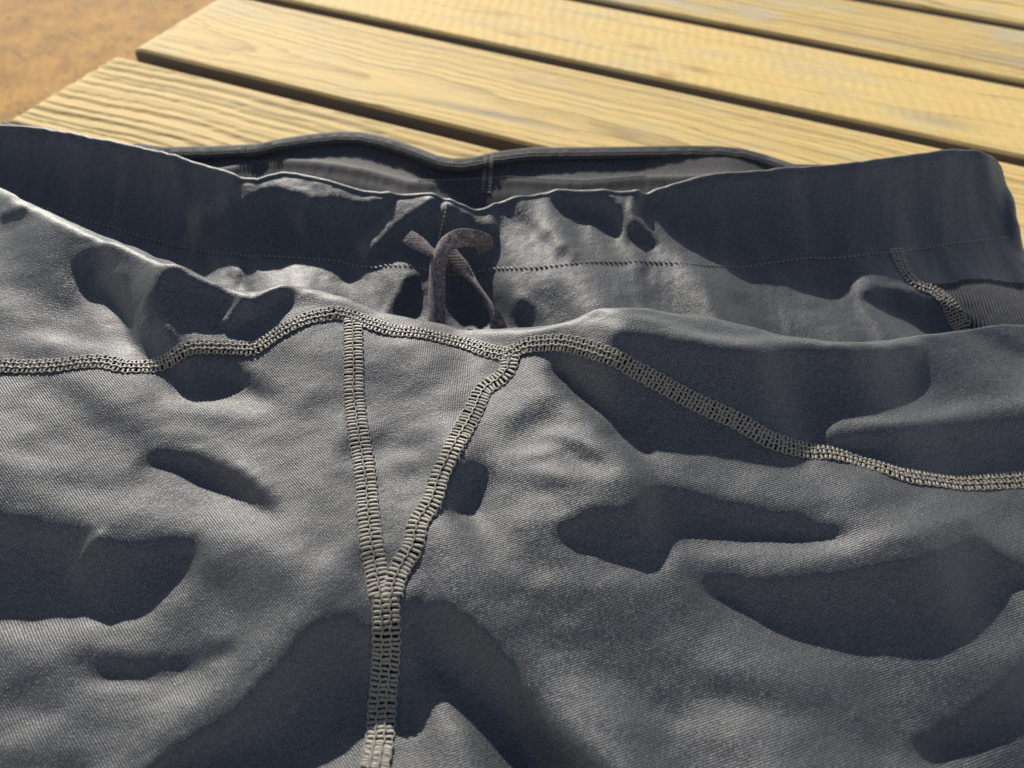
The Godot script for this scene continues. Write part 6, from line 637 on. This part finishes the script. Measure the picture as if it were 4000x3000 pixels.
# the back of the open waist: the far rim, its hem with two rows of stitches, and the lit facing inside
func back_band(top: Node) -> void:
	var rim_z := PackedVector2Array([Vector2(-0.2620, -0.3450), Vector2(-0.2030, -0.3227), Vector2(-0.1830, -0.3237), Vector2(-0.1709, -0.3218), Vector2(-0.1496, -0.3243), Vector2(-0.1285, -0.3281), Vector2(-0.1163, -0.3347), Vector2(-0.1035, -0.3398), Vector2(-0.0912, -0.3434), Vector2(-0.0815, -0.3439), Vector2(-0.0804, -0.3439), Vector2(-0.0702, -0.3412), Vector2(-0.0691, -0.3408), Vector2(-0.0588, -0.3364), Vector2(-0.0485, -0.3308), Vector2(-0.0417, -0.3267), Vector2(-0.0406, -0.3262), Vector2(-0.0341, -0.3246), Vector2(-0.0278, -0.3252), Vector2(-0.0217, -0.3275), Vector2(-0.0145, -0.3316), Vector2(-0.0050, -0.3348), Vector2(0.0046, -0.3376), Vector2(0.0426, -0.3415), Vector2(0.0844, -0.3463), Vector2(0.0977, -0.3469), Vector2(0.1084, -0.3457), Vector2(0.1146, -0.3434), Vector2(0.1206, -0.3406), Vector2(0.1264, -0.3340), Vector2(0.1314, -0.3290), Vector2(0.1514, -0.3280), Vector2(0.2140, -0.3270)])
	var rim_h := PackedVector2Array([Vector2(-0.2620, 0.0340), Vector2(-0.2030, 0.0360), Vector2(-0.1830, 0.0380), Vector2(-0.1285, 0.0380), Vector2(-0.0050, 0.0370), Vector2(0.1206, 0.0370), Vector2(0.1314, 0.0397), Vector2(0.1514, 0.0410), Vector2(0.2140, 0.0380)])
	var led_z := PackedVector2Array([Vector2(-0.2620, -0.3220), Vector2(-0.1423, -0.3133), Vector2(-0.1275, -0.3210), Vector2(-0.1153, -0.3249), Vector2(-0.1145, -0.3250), Vector2(-0.1015, -0.3253), Vector2(-0.0882, -0.3246), Vector2(-0.0740, -0.3225), Vector2(-0.0663, -0.3202), Vector2(-0.0533, -0.3150), Vector2(-0.0412, -0.3152), Vector2(-0.0170, -0.3193), Vector2(-0.0048, -0.3211), Vector2(0.0124, -0.3204), Vector2(0.0288, -0.3201), Vector2(0.0420, -0.3226), Vector2(0.0562, -0.3259), Vector2(0.0824, -0.3263), Vector2(0.1006, -0.3283), Vector2(0.2140, -0.3100)])
	var led_h := PackedVector2Array([Vector2(-0.2620, 0.0260), Vector2(-0.1423, 0.0339), Vector2(-0.1015, 0.0330), Vector2(-0.0663, 0.0310), Vector2(-0.0170, 0.0310), Vector2(0.0570, 0.0320), Vector2(0.1006, 0.0346), Vector2(0.2140, 0.0260)])
	var cols := 420
	var pos := PackedVector3Array()
	var uvs := PackedVector2Array()
	var hem := []
	var rows := 0
	var wob := FastNoiseLite.new()
	wob.seed = 5
	wob.frequency = 1.0
	for i in cols:
		var x := lerpf(-0.26, 0.2125, i / (cols - 1.0))
		var zr := along(rim_z, x)
		var hr := along(rim_h, x)
		var zl := along(led_z, x)
		var hl := along(led_h, x)
		var ruck := wob.get_noise_2d(x * 170, 0) * 0.0005
		# each point: share of the way from rim to ledge, rise above that line, forward bulge
		var prof := [
			Vector3(x, 0.002, zr - 0.006), Vector3(x, hr * 0.5, zr - 0.005), Vector3(x, hr - 0.003, zr - 0.0026), Vector3(x, hr - 0.0006, zr - 0.0014), Vector3(x, hr, zr - 0.0003),
			Vector3(x, hr - 0.0002, zr + 0.0014), Vector3(x, hr - 0.0006 + ruck, zr + 0.0034), Vector3(x, hr - 0.0011 + ruck, zr + 0.0052), Vector3(x, hr - 0.0021 + ruck * 0.6, zr + 0.0064),
			Vector3(x, hr - 0.0040, zr + 0.0056), Vector3(x, lerpf(hr, hl, 0.62), lerpf(zr, zl, 0.32)), Vector3(x, lerpf(hr, hl, 0.92), lerpf(zr, zl, 0.72)),
			Vector3(x, hl, zl), Vector3(x, hl + 0.0006, zl + 0.0016), Vector3(x, hl + 0.0003 + ruck * 0.4, zl + 0.004), Vector3(x, hl - 0.0012 + ruck * 0.6, zl + 0.008), Vector3(x, hl - 0.003, zl + 0.014), Vector3(x, hl - 0.008, zl + 0.024), Vector3(x, hl - 0.016, zl + 0.034)]
		var fine := []
		for k in prof.size() - 1:
			for s in 3:
				var t := s / 3.0
				var a: Vector3 = prof[maxi(k - 1, 0)]
				var d: Vector3 = prof[mini(k + 2, prof.size() - 1)]
				fine.append((prof[k] as Vector3).cubic_interpolate(prof[k + 1], a, d, t))
		fine.append(prof[-1])
		rows = fine.size()
		hem.append([fine[18], fine[21], fine[36] + Vector3(0, 0.0006, 0.0012)])
		var run := 0.0
		for k in rows:
			if k:
				run += (fine[k] as Vector3).distance_to(fine[k - 1])
			pos.append(fine[k])
			uvs.append(Vector2(x, run))
	# columns were laid one after another: turn the grid so that rows run back to front
	var p2 := PackedVector3Array()
	var u2 := PackedVector2Array()
	for j in rows:
		for i in cols:
			p2.append(pos[i * rows + j])
			u2.append(uvs[i * rows + j])
	var who := PackedByteArray()
	who.resize(rows * cols)
	var made := cloth_parts(p2, rows, cols, who, 1, u2)
	var bb := put("back_waistband", arrays_mesh([made[0]]), M.lining, top, "inside of the far half of the waistband with a stitched hem")
	for r in 3:
		var line := PackedVector3Array()
		for h in hem:
			line.append(h[r])
		var pts := even(line, 0.0016)
		var bag := Bag.new()
		for i in pts.size() - 1:
			if r == 2 and absf(pts[i].x - 0.005) > 0.055:
				continue
			var dir := (pts[i + 1] - pts[i]).normalized()
			var up := Vector3(0, 0.8, 0.6)
			bag.strand(pts[i] - dir * 0.0006, pts[i] + dir * 0.0006 + Vector3(0, 0.0003, 0), up, 0.0005, 0.0006, 0.0002)
		put("stitching", bag.mesh(), M.thread, bb, "", "stuff")
	# the short upright seam at the middle of the back
	var bag := Bag.new()
	var mid := 0.0
	for x in [-0.0156]:
		mid = x
	var ci := int((mid + 0.26) / (0.2125 + 0.26) * (cols - 1))
	for k in range(14, rows - 8):
		var p := p2[k * cols + ci]
		var q := p2[(k + 1) * cols + ci]
		var steps := maxi(1, int(p.distance_to(q) / 0.0013))
		for s in steps:
			var c := p.lerp(q, s / float(steps))
			var up := Vector3.RIGHT.cross(q - p).normalized()
			if up.y < 0:
				up = -up
			for w in [-0.0015, 0.0015]:
				bag.strand(c + Vector3(w - 0.0010, 0, 0) + up * 0.0001, c + Vector3(w + 0.0010, 0, 0) + up * 0.0001, up, 0.0006, 0.0005, 0.0002)
	put("centre_seam", bag.mesh(), M.thread, bb, "", "stuff")

# flat woven cord: two ends, one of them folded over into a half loop
func drawstring(top: Node) -> void:
	var cord := Node3D.new()
	cord.name = "drawstring"
	top.add_child(cord, true)
	for part in [["folded_end", [[Vector3(-0.0310, 0.0255, -0.2177), Vector3(0.0064, 0.0047, 0.0032), 0.0045], [Vector3(-0.0312, 0.0294, -0.2231), Vector3(0.0057, 0.0042, 0.0025), 0.0048], [Vector3(-0.0317, 0.0341, -0.2308), Vector3(0.0053, 0.0046, 0.0026), 0.0050], [Vector3(-0.0320, 0.0388, -0.2378), Vector3(0.0049, 0.0043, 0.0038), 0.0048], [Vector3(-0.0312, 0.0437, -0.2423), Vector3(0.0042, 0.0029, 0.0062), 0.0048], [Vector3(-0.0282, 0.0486, -0.2450), Vector3(0.0038, -0.0012, 0.0065), 0.0030], [Vector3(-0.0231, 0.0511, -0.2456), Vector3(0.0019, -0.0068, 0.0028), 0.0016], [Vector3(-0.0178, 0.0513, -0.2455), Vector3(-0.0026, -0.0075, 0.0010), 0.0012], [Vector3(-0.0143, 0.0477, -0.2483), Vector3(-0.0063, -0.0040, 0.0023), 0.0012], [Vector3(-0.0133, 0.0403, -0.2524), Vector3(-0.0059, -0.0024, 0.0029), 0.0012]]], ["free_end", [[Vector3(-0.0451, 0.0482, -0.2492), Vector3(-0.0033, -0.0002, 0.0070), 0.0014], [Vector3(-0.0407, 0.0467, -0.2472), Vector3(-0.0030, -0.0001, 0.0072), 0.0014], [Vector3(-0.0359, 0.0445, -0.2454), Vector3(0.0003, 0.0009, 0.0077), 0.0014], [Vector3(-0.0311, 0.0398, -0.2467), Vector3(0.0033, -0.0000, 0.0069), 0.0014], [Vector3(-0.0268, 0.0339, -0.2498), Vector3(0.0010, -0.0033, 0.0078), 0.0016]]], ["twisted_end", [[Vector3(-0.0306, 0.0403, -0.2532), Vector3(-0.0053, -0.0032, 0.0032), 0.0013], [Vector3(-0.0265, 0.0391, -0.2476), Vector3(-0.0050, -0.0036, 0.0033), 0.0013], [Vector3(-0.0221, 0.0379, -0.2429), Vector3(-0.0045, -0.0019, 0.0035), 0.0013], [Vector3(-0.0166, 0.0349, -0.2371), Vector3(-0.0021, 0.0039, 0.0040), 0.0016], [Vector3(-0.0110, 0.0313, -0.2307), Vector3(-0.0020, 0.0044, 0.0036), 0.0018], [Vector3(-0.0075, 0.0284, -0.2243), Vector3(-0.0050, 0.0014, 0.0030), 0.0016], [Vector3(-0.0060, 0.0247, -0.2194), Vector3(-0.0077, -0.0020, 0.0009), 0.0014]]]]:
		var mesh := ribbon(part[1])
		put(part[0], mesh, M.lace, cord)

# keys of [point, direction and width across, thickness]
func ribbon(keys: Array) -> ArrayMesh:
	var pts := PackedVector3Array()
	var sides := PackedVector3Array()
	for k in keys:
		pts.append(k[0])
		sides.append(k[1])
	var n := keys.size()
	var bag := Bag.new()
	var rings := []
	for i in n - 1:
		for s in 10:
			var t := s / 10.0
			var a := maxi(i - 1, 0)
			var d := mini(i + 2, n - 1)
			var p := pts[i].cubic_interpolate(pts[i + 1], pts[a], pts[d], t)
			var w := sides[i].cubic_interpolate(sides[i + 1], sides[a], sides[d], t)
			rings.append([p, w, lerpf(keys[i][2], keys[i + 1][2], t)])
	rings.append([pts[n - 1], sides[n - 1], keys[n - 1][2]])
	var around := 20
	var run := 0.0
	for i in rings.size():
		var p: Vector3 = rings[i][0]
		var w: Vector3 = rings[i][1]
		var dir: Vector3 = (rings[mini(i + 1, rings.size() - 1)][0] - rings[maxi(i - 1, 0)][0]).normalized()
		var half := w.length() * 0.5
		var thick: float = rings[i][2]
		var side := (w - dir * w.dot(dir)).normalized()
		var up := side.cross(dir).normalized()
		if i:
			run += p.distance_to(rings[i - 1][0])
		for k in around:
			var ang := TAU * k / around
			var cx := signf(cos(ang)) * pow(absf(cos(ang)), 0.6)
			var cy := signf(sin(ang)) * pow(absf(sin(ang)), 0.7)
			var wave := 0.00012 * sin(run * 4200.0 + k)
			bag.v.append(p + side * cx * (half + wave) + up * cy * thick * 0.5)
			bag.n.append((side * cos(ang) * thick / half + up * sin(ang)).normalized())
			bag.t.append(Vector2(run, cx * half + (0.01 if sin(ang) > 0 else 0.0)))
	for i in rings.size() - 1:
		for k in around:
			var p := i * around + k
			var q := i * around + (k + 1) % around
			bag.idx.append_array([p, q, q + around, p, q + around, p + around])
	for e in [0, rings.size() - 1]:
		var c := bag.v.size()
		bag.v.append(rings[e][0])
		bag.n.append(Vector3.UP)
		bag.t.append(Vector2.ZERO)
		for k in around:
			var p: int = e * around + k
			var q: int = e * around + (k + 1) % around
			bag.idx.append_array([c, p, q] if e else [c, q, p])
	return bag.mesh()

# ---------------------------------------------------------------- table and ground

var grain := FastNoiseLite.new()

# how a board's growth rings run: centre of the tree across, depth below the face, rise along the board, ring width
func ring_at(kind: Dictionary, a: float, w: float) -> float:
	var c: float = kind.c + 0.012 * grain.get_noise_2d(a * 2.2, kind.seed)
	var dep: float = kind.depth + kind.rise * (a + 0.42) + 0.005 * grain.get_noise_2d(a * 3.1, kind.seed + 40) + 0.0006 * grain.get_noise_2d(a * 14.0, kind.seed + w * 260.0)
	var r: float = sqrt((w - c) * (w - c) + dep * dep) / kind.ring + 0.25 * grain.get_noise_2d(a * 5.0, kind.seed + w * 60.0)
	return r + 0.9 * grain.get_noise_2d(r * 0.42, kind.seed * 5.0)

func late(kind: Dictionary, a: float, w: float) -> float:
	var r := ring_at(kind, a, w)
	var f := r - floorf(r)
	return pow(f, kind.sharp) * (1.0 - smoothstep(0.93, 1.0, f))

func board_material(kind: Dictionary, length: float, wide: float) -> StandardMaterial3D:
	var nx := 1024
	var ny := 160
	var b := PackedByteArray()
	b.resize(nx * ny * 3)
	var hgt := PackedByteArray()
	hgt.resize(nx * ny)
	for j in ny:
		var w := wide * (j + 0.5) / ny
		for i in nx:
			var a := length * (i + 0.5) / nx - 0.425
			var l := late(kind, a, w)
			var streak := clampf(grain.get_noise_2d(a * 3.0 + kind.seed * 7.0, w * 520.0) * 1.4 - 0.25, 0, 1) + clampf(grain.get_noise_2d(a * 7.0 + kind.seed * 9.0, w * 1300.0) * 1.2 - 0.35, 0, 1)
			var fibre := grain.get_noise_2d(a * 30.0 + kind.seed, w * 2600.0) + 0.6 * grain.get_noise_2d(a * 9.0 - kind.seed, w * 900.0)
			var patch := grain.get_noise_2d(a * 9.0 + kind.seed * 3.0, w * 22.0)
			var col := Color(0.60, 0.435, 0.165).lerp(kind.line, clampf(l * kind.contrast, 0, 1))
			col = col.lerp(Color(0.36, 0.25, 0.11), clampf(streak * kind.streaks, 0, 0.7))
			col = col.lerp(Color(0.62, 0.40, 0.14), clampf(patch * 0.8 - 0.1, 0, 0.25) * kind.warm)
			col = col.lerp(Color(0.42, 0.37, 0.27), clampf(-patch * 1.2 - 0.05, 0, 0.6) * kind.grey)
			for s in kind.stains:
				var d := Vector2((a - s.x) / s.z, (w - s.y) / s.w)
				col = col.lerp(Color(0.20, 0.19, 0.18), 0.62 * exp(-d.length_squared()) * (0.75 + 0.5 * fibre))
			for s in kind.get("flaws", []):
				var d := Vector2((a - s.x) / s.z, (w - s.y) / s.w)
				col = col.lerp(Color(0.34, 0.20, 0.07), 0.75 * exp(-d.length_squared()))
			var k := 1.0 + 0.2 * fibre
			var sr := Color(col.r * k, col.g * k, col.b * k).linear_to_srgb()
			var o := (j * nx + i) * 3
			b[o] = int(clampf(sr.r, 0, 1) * 255)
			b[o + 1] = int(clampf(sr.g, 0, 1) * 255)
			b[o + 2] = int(clampf(sr.b, 0, 1) * 255)
			var rip: float = kind.ripple * 0.5 * (0.5 + 0.5 * sin(TAU * (a / 0.0085 + 0.35 * w / 0.0085 + 0.6 * grain.get_noise_2d(a * 12.0, w * 30.0))))
			hgt[j * nx + i] = int(255 * clampf(0.35 + 0.3 * l - 0.12 * fibre + rip, 0, 1))
	var m := StandardMaterial3D.new()
	m.albedo_texture = ImageTexture.create_from_image(Image.create_from_data(nx, ny, false, Image.FORMAT_RGB8, b))
	m.heightmap_enabled = true
	m.heightmap_texture = ImageTexture.create_from_image(Image.create_from_data(nx, ny, false, Image.FORMAT_L8, hgt))
	m.heightmap_scale = 0.06
	m.roughness = 0.78
	m.metallic_specular = 0.35
	return m

# a board lying along +x from 0, its near edge at z = 0, its face at y = 0; rounded long edges and a face that follows the rings
func board_mesh(kind: Dictionary, length: float, wide: float, thick: float) -> ArrayMesh:
	var na := 220
	var nw := 64
	var round_ := 0.0028
	var prof := []
	prof.append(Vector2(0.0, -thick))
	prof.append(Vector2(0.0, -round_ * 1.4))
	for k in range(1, 5):
		var ang := PI / 2 * k / 5.0
		prof.append(Vector2(round_ * (1 - cos(ang)), -round_ * (1 - sin(ang))))
	for k in nw + 1:
		prof.append(Vector2(lerpf(round_, wide - round_, k / float(nw)), 0.0))
	for k in range(1, 5):
		var ang := PI / 2 * k / 5.0
		prof.append(Vector2(wide - round_ * (1 - sin(ang)), -round_ * (1 - cos(ang))))
	prof.append(Vector2(wide, -round_ * 1.4))
	prof.append(Vector2(wide, -thick))
	var cols := prof.size()
	var pos := PackedVector3Array()
	var uvs := PackedVector2Array()
	for i in na + 1:
		var t := i / float(na)
		var a := length * t * (0.45 + 0.55 * t)
		var worn := smoothstep(0.006, 0.0, a)
		for p in prof:
			var y: float = p.y
			if p.y > -0.0001:
				y += kind.relief * (late(kind, a - 0.425, p.x) - 0.45) - 0.0016 * worn * worn
			else:
				y -= 0.0016 * worn * worn * (1.0 if p.y > -thick + 0.001 else 0.0)
			pos.append(Vector3(a + 0.0012 * grain.get_noise_2d(p.x * 300.0, kind.seed) * worn, y, -p.x))
			uvs.append(Vector2(a / length, p.x / wide if p.y > -0.004 else 0.02))
	var rows := na + 1
	var who := PackedByteArray()
	who.resize(rows * cols)
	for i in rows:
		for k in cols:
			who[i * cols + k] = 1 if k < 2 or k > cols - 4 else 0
	var made: Array = cloth_parts(pos, rows, cols, who, 2, uvs)
	# the sawn end
	var s: Array = made[1]
	for e in [0, rows - 1]:
		var base: int = s[0].size()
		for k in cols:
			s[0].append(pos[e * cols + k])
			s[1].append(Vector3(-1 if e == 0 else 1, 0, 0))
			s[2].append(Vector2(0.01 + 0.02 * -pos[e * cols + k].y / thick, prof[k].x / wide))
		for k in range(1, cols - 1):
			s[3].append_array([base, base + k, base + k + 1] if e == 0 else [base, base + k + 1, base + k])
	return arrays_mesh(made)

func box(size: Vector3) -> BoxMesh:
	var m := BoxMesh.new()
	m.size = size
	return m

func build_table() -> void:
	grain.seed = 11
	grain.frequency = 1.0
	grain.noise_type = FastNoiseLite.TYPE_SIMPLEX_SMOOTH
	var turn := deg_to_rad(-19.98)
	var t := thing("picnic_table", "weathered yellow wooden table of parallel slats with dark gaps", "table", Vector3(0, -0.72, 0))
	t.rotation.y = turn
	var line := Color(0.22, 0.15, 0.055)
	var kinds := [
		{"c": 0.16, "depth": 0.05, "rise": 0.0, "ring": 0.0072, "sharp": 2.0, "contrast": 1.0, "line": line, "relief": 0.0011, "seed": 3, "streaks": 0.35, "warm": 0.6, "grey": 0.1, "ripple": 0.0, "stains": []},
		{"c": 0.034, "depth": 0.020, "rise": 0.034, "ring": 0.0045, "sharp": 3.5, "contrast": 1.0, "line": line, "relief": 0.00035, "seed": 17, "streaks": 1.0, "warm": 0.5, "grey": 0.4, "ripple": 0.0, "stains": [Vector4(-0.17, 0.02, 0.05, 0.004)]},
		{"c": 0.052, "depth": 0.002, "rise": 0.030, "ring": 0.0165, "sharp": 9.0, "contrast": 0.9, "line": Color(0.24, 0.15, 0.05), "relief": 0.0002, "seed": 29, "streaks": 0.35, "warm": 1.3, "grey": 0.5, "ripple": 0.6, "flaws": [Vector4(-0.113, 0.0387, 0.009, 0.003), Vector4(-0.069, 0.0226, 0.010, 0.004), Vector4(-0.2, 0.0187, 0.012, 0.003), Vector4(-0.087, 0.006, 0.006, 0.004)], "stains": [Vector4(0.085, 0.022, 0.022, 0.007)]},
		{"c": 0.13, "depth": 0.03, "rise": 0.02, "ring": 0.0038, "sharp": 2.5, "contrast": 1.0, "line": line, "relief": 0.0004, "seed": 41, "streaks": 1.2, "warm": 0.5, "grey": 1.2, "ripple": 0.0, "stains": [Vector4(0.13, 0.03, 0.05, 0.006), Vector4(0.17, 0.06, 0.06, 0.006)]},
		{"c": 0.02, "depth": 0.06, "rise": -0.02, "ring": 0.0040, "sharp": 2.5, "contrast": 1.0, "line": line, "relief": 0.0003, "seed": 53, "streaks": 1.2, "warm": 0.7, "grey": 1.0, "ripple": 0.0, "stains": []}]
	var length := 1.5
	var thick := 0.026
	var gap_shade := StandardMaterial3D.new()  # plank sides and ends coloured dark to paint the shade of the gaps
	gap_shade.albedo_color = Color(0.125, 0.10, 0.075).linear_to_srgb()
	gap_shade.roughness = 0.9
	var mats := []
	for k in kinds:
		mats.append(board_material(k, length, 0.092))
	# [near edge across the table, width, where it starts, kind]
	var boards := [[-0.256, 0.092, -0.421, 3], [-0.150, 0.092, -0.424, 4], [-0.044, 0.092, -0.420, 1], [0.062, 0.092, -0.4225, 3], [0.168, 0.093, -0.419, 2],
		[0.2745, 0.0935, -0.4222, 0], [0.3812, 0.0995, -0.4185, 1], [0.4922, 0.0935, -0.4205, 2], [0.5968, 0.0880, -0.4215, 3], [0.6975, 0.092, -0.419, 4], [0.8035, 0.092, -0.421, 1], [0.9095, 0.092, -0.4205, 4]]
	var shapes := {}
	for b in boards:
		var key := "%d %.4f" % [b[3], b[1]]
		if not shapes.has(key):
			shapes[key] = board_mesh(kinds[b[3]], length, b[1], thick)
		var o := put("plank", shapes[key], null, t)
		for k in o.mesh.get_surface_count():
			o.set_surface_override_material(k, mats[b[3]] if k == 0 else gap_shade)
		o.position = Vector3(b[2], 0.72, -b[0])
	var frame := StandardMaterial3D.new()
	frame.albedo_color = Color(0.30, 0.21, 0.10).linear_to_srgb()
	frame.roughness = 0.8
	for a in [-0.22, 0.90]:
		var o := put("cross_beam", box(Vector3(0.045, 0.07, 1.18)), frame, t)
		o.position = Vector3(a, 0.72 - thick - 0.0355, -0.372)
		for s in [0.12, -0.86]:
			var g := put("leg", box(Vector3(0.06, 0.6575, 0.07)), frame, t)
			g.position = Vector3(a + 0.0535, 0.3287, s)

func build_ground() -> void:
	var n := 512
	var noise := FastNoiseLite.new()
	noise.seed = 7
	noise.frequency = 1.0
	var b := PackedByteArray()
	b.resize(n * n * 3)
	for j in n:
		for i in n:
			var f := 0.5 * noise.get_noise_2d(i * 0.02, j * 0.02) + 0.5 * noise.get_noise_2d(i * 0.11, j * 0.11 + 60) + 0.7 * (hash2(i, j) - 0.5)
			var c := Color(0.21, 0.10, 0.016).lerp(Color(0.50, 0.265, 0.05), clampf(0.5 + 0.9 * f, 0, 1)).linear_to_srgb()
			var o := (j * n + i) * 3
			b[o] = int(c.r * 255); b[o + 1] = int(c.g * 255); b[o + 2] = int(c.b * 255)
	var m := StandardMaterial3D.new()
	m.albedo_texture = ImageTexture.create_from_image(Image.create_from_data(n, n, false, Image.FORMAT_RGB8, b))
	m.uv1_scale = Vector3(16, 16, 16)
	m.roughness = 0.9
	var pl := PlaneMesh.new()
	pl.size = Vector2(60, 60)
	pl.subdivide_width = 40
	pl.subdivide_depth = 40
	var g := put("ground", pl, m, self)
	g.position = Vector3(0, -0.72, 0)
	g.set_meta("kind", "structure")
	m.uv1_scale = Vector3(50, 50, 50)
	# loose grit and small stones on the earth
	var stone := SphereMesh.new()
	stone.radius = 0.5
	stone.height = 0.8
	stone.radial_segments = 8
	stone.rings = 4
	var sm := StandardMaterial3D.new()
	sm.vertex_color_use_as_albedo = true
	sm.roughness = 0.4
	var mm := MultiMesh.new()
	mm.transform_format = MultiMesh.TRANSFORM_3D
	mm.use_colors = true
	mm.instance_count = 16000
	mm.mesh = stone
	for i in mm.instance_count:
		var far := rng.randf()
		var p := Vector3(rng.randf_range(-3.2, 0.6), -0.719, -0.8 - 3.6 * far)
		var r := 0.003 + 0.006 * pow(rng.randf(), 3.0)
		var bs := Basis.from_euler(Vector3(rng.randf() * 0.6, rng.randf() * TAU, rng.randf() * 0.6)).scaled(Vector3(r * rng.randf_range(0.8, 1.5), r * 0.7, r))
		mm.set_instance_transform(i, Transform3D(bs, p))
		var v := rng.randf()
		var c := Color(0.22, 0.11, 0.022).lerp(Color(0.50, 0.28, 0.07), v)
		if rng.randf() < 0.12:
			c = Color(0.10, 0.06, 0.02)

		if i % 24 == 0:
			c = Color(0.62, 0.48, 0.33)
		mm.set_instance_color(i, c)
	var peb := MultiMeshInstance3D.new()
	peb.name = "gravel"
	peb.multimesh = mm
	peb.material_override = sm
	add_child(peb, true)
	peb.set_meta("kind", "stuff")
	peb.set_meta("label", "fine orange brown grit and small stones on the ground beyond the table")
	peb.set_meta("category", "gravel")

func _ready() -> void:
	rng.seed = 4
	# camera: held a hand's breadth above the cloth, tilted steeply down
	var cam := Camera3D.new()
	cam.name = "camera"
	var att := CameraAttributesPhysical.new()
	att.frustum_focal_length = 24.0
	att.frustum_focus_distance = 0.262
	att.exposure_aperture = 10.0
	att.frustum_near = 0.02
	att.frustum_far = 200.0
	cam.attributes = att
	cam.fov = 53.1301
	cam.near = 0.02
	cam.far = 200.0
	add_child(cam)
	cam.transform = Transform3D(Basis(Vector3(0.998957, 0.030482, -0.034010), Vector3(-0.045671, 0.666734, -0.743895), Vector3(-0.000000, 0.744672, 0.667430)), Vector3(0, 0.24, 0))
	cam.current = true
	# sky
	var env := Environment.new()
	env.background_mode = Environment.BG_SKY
	var sky := Sky.new()
	var sm := ProceduralSkyMaterial.new()
	sm.sky_top_color = Color(0.19, 0.26, 0.41)
	sm.sky_horizon_color = Color(0.97, 0.98, 0.95)
	sm.sky_curve = 0.3
	sm.sky_energy_multiplier = 1.12
	sm.ground_bottom_color = Color(0.30, 0.24, 0.17)
	sm.ground_horizon_color = Color(0.5, 0.5, 0.48)
	sm.ground_energy_multiplier = 1.12
	sky.sky_material = sm
	env.sky = sky
	env.tonemap_mode = Environment.TONE_MAPPER_LINEAR
	env.tonemap_exposure = 1.5
	env.sdfgi_enabled = true
	env.ssao_enabled = true
	env.ssil_enabled = true
	var we := WorldEnvironment.new()
	we.name = "world_environment"
	we.environment = env
	add_child(we)
	# low sun behind the table, a little to the left
	var sun := DirectionalLight3D.new()
	sun.name = "sun"
	sun.light_energy = 1.6
	sun.light_color = Color(1.0, 0.975, 0.93)
	sun.light_angular_distance = 0.5
	sun.shadow_enabled = true
	add_child(sun)
	sun.look_at_from_position(Vector3(-sin(deg_to_rad(20.0)) * cos(deg_to_rad(25.0)), sin(deg_to_rad(25.0)), -cos(deg_to_rad(20.0)) * cos(deg_to_rad(25.0))), Vector3.ZERO)

	front_net = Net.new()
	rear_net = Net.new()
	front_rows(front_net)
	rear_rows(rear_net)
	front_net.finish()
	rear_net.finish()
	materials()
	build_ground()
	build_table()
	build_tights()
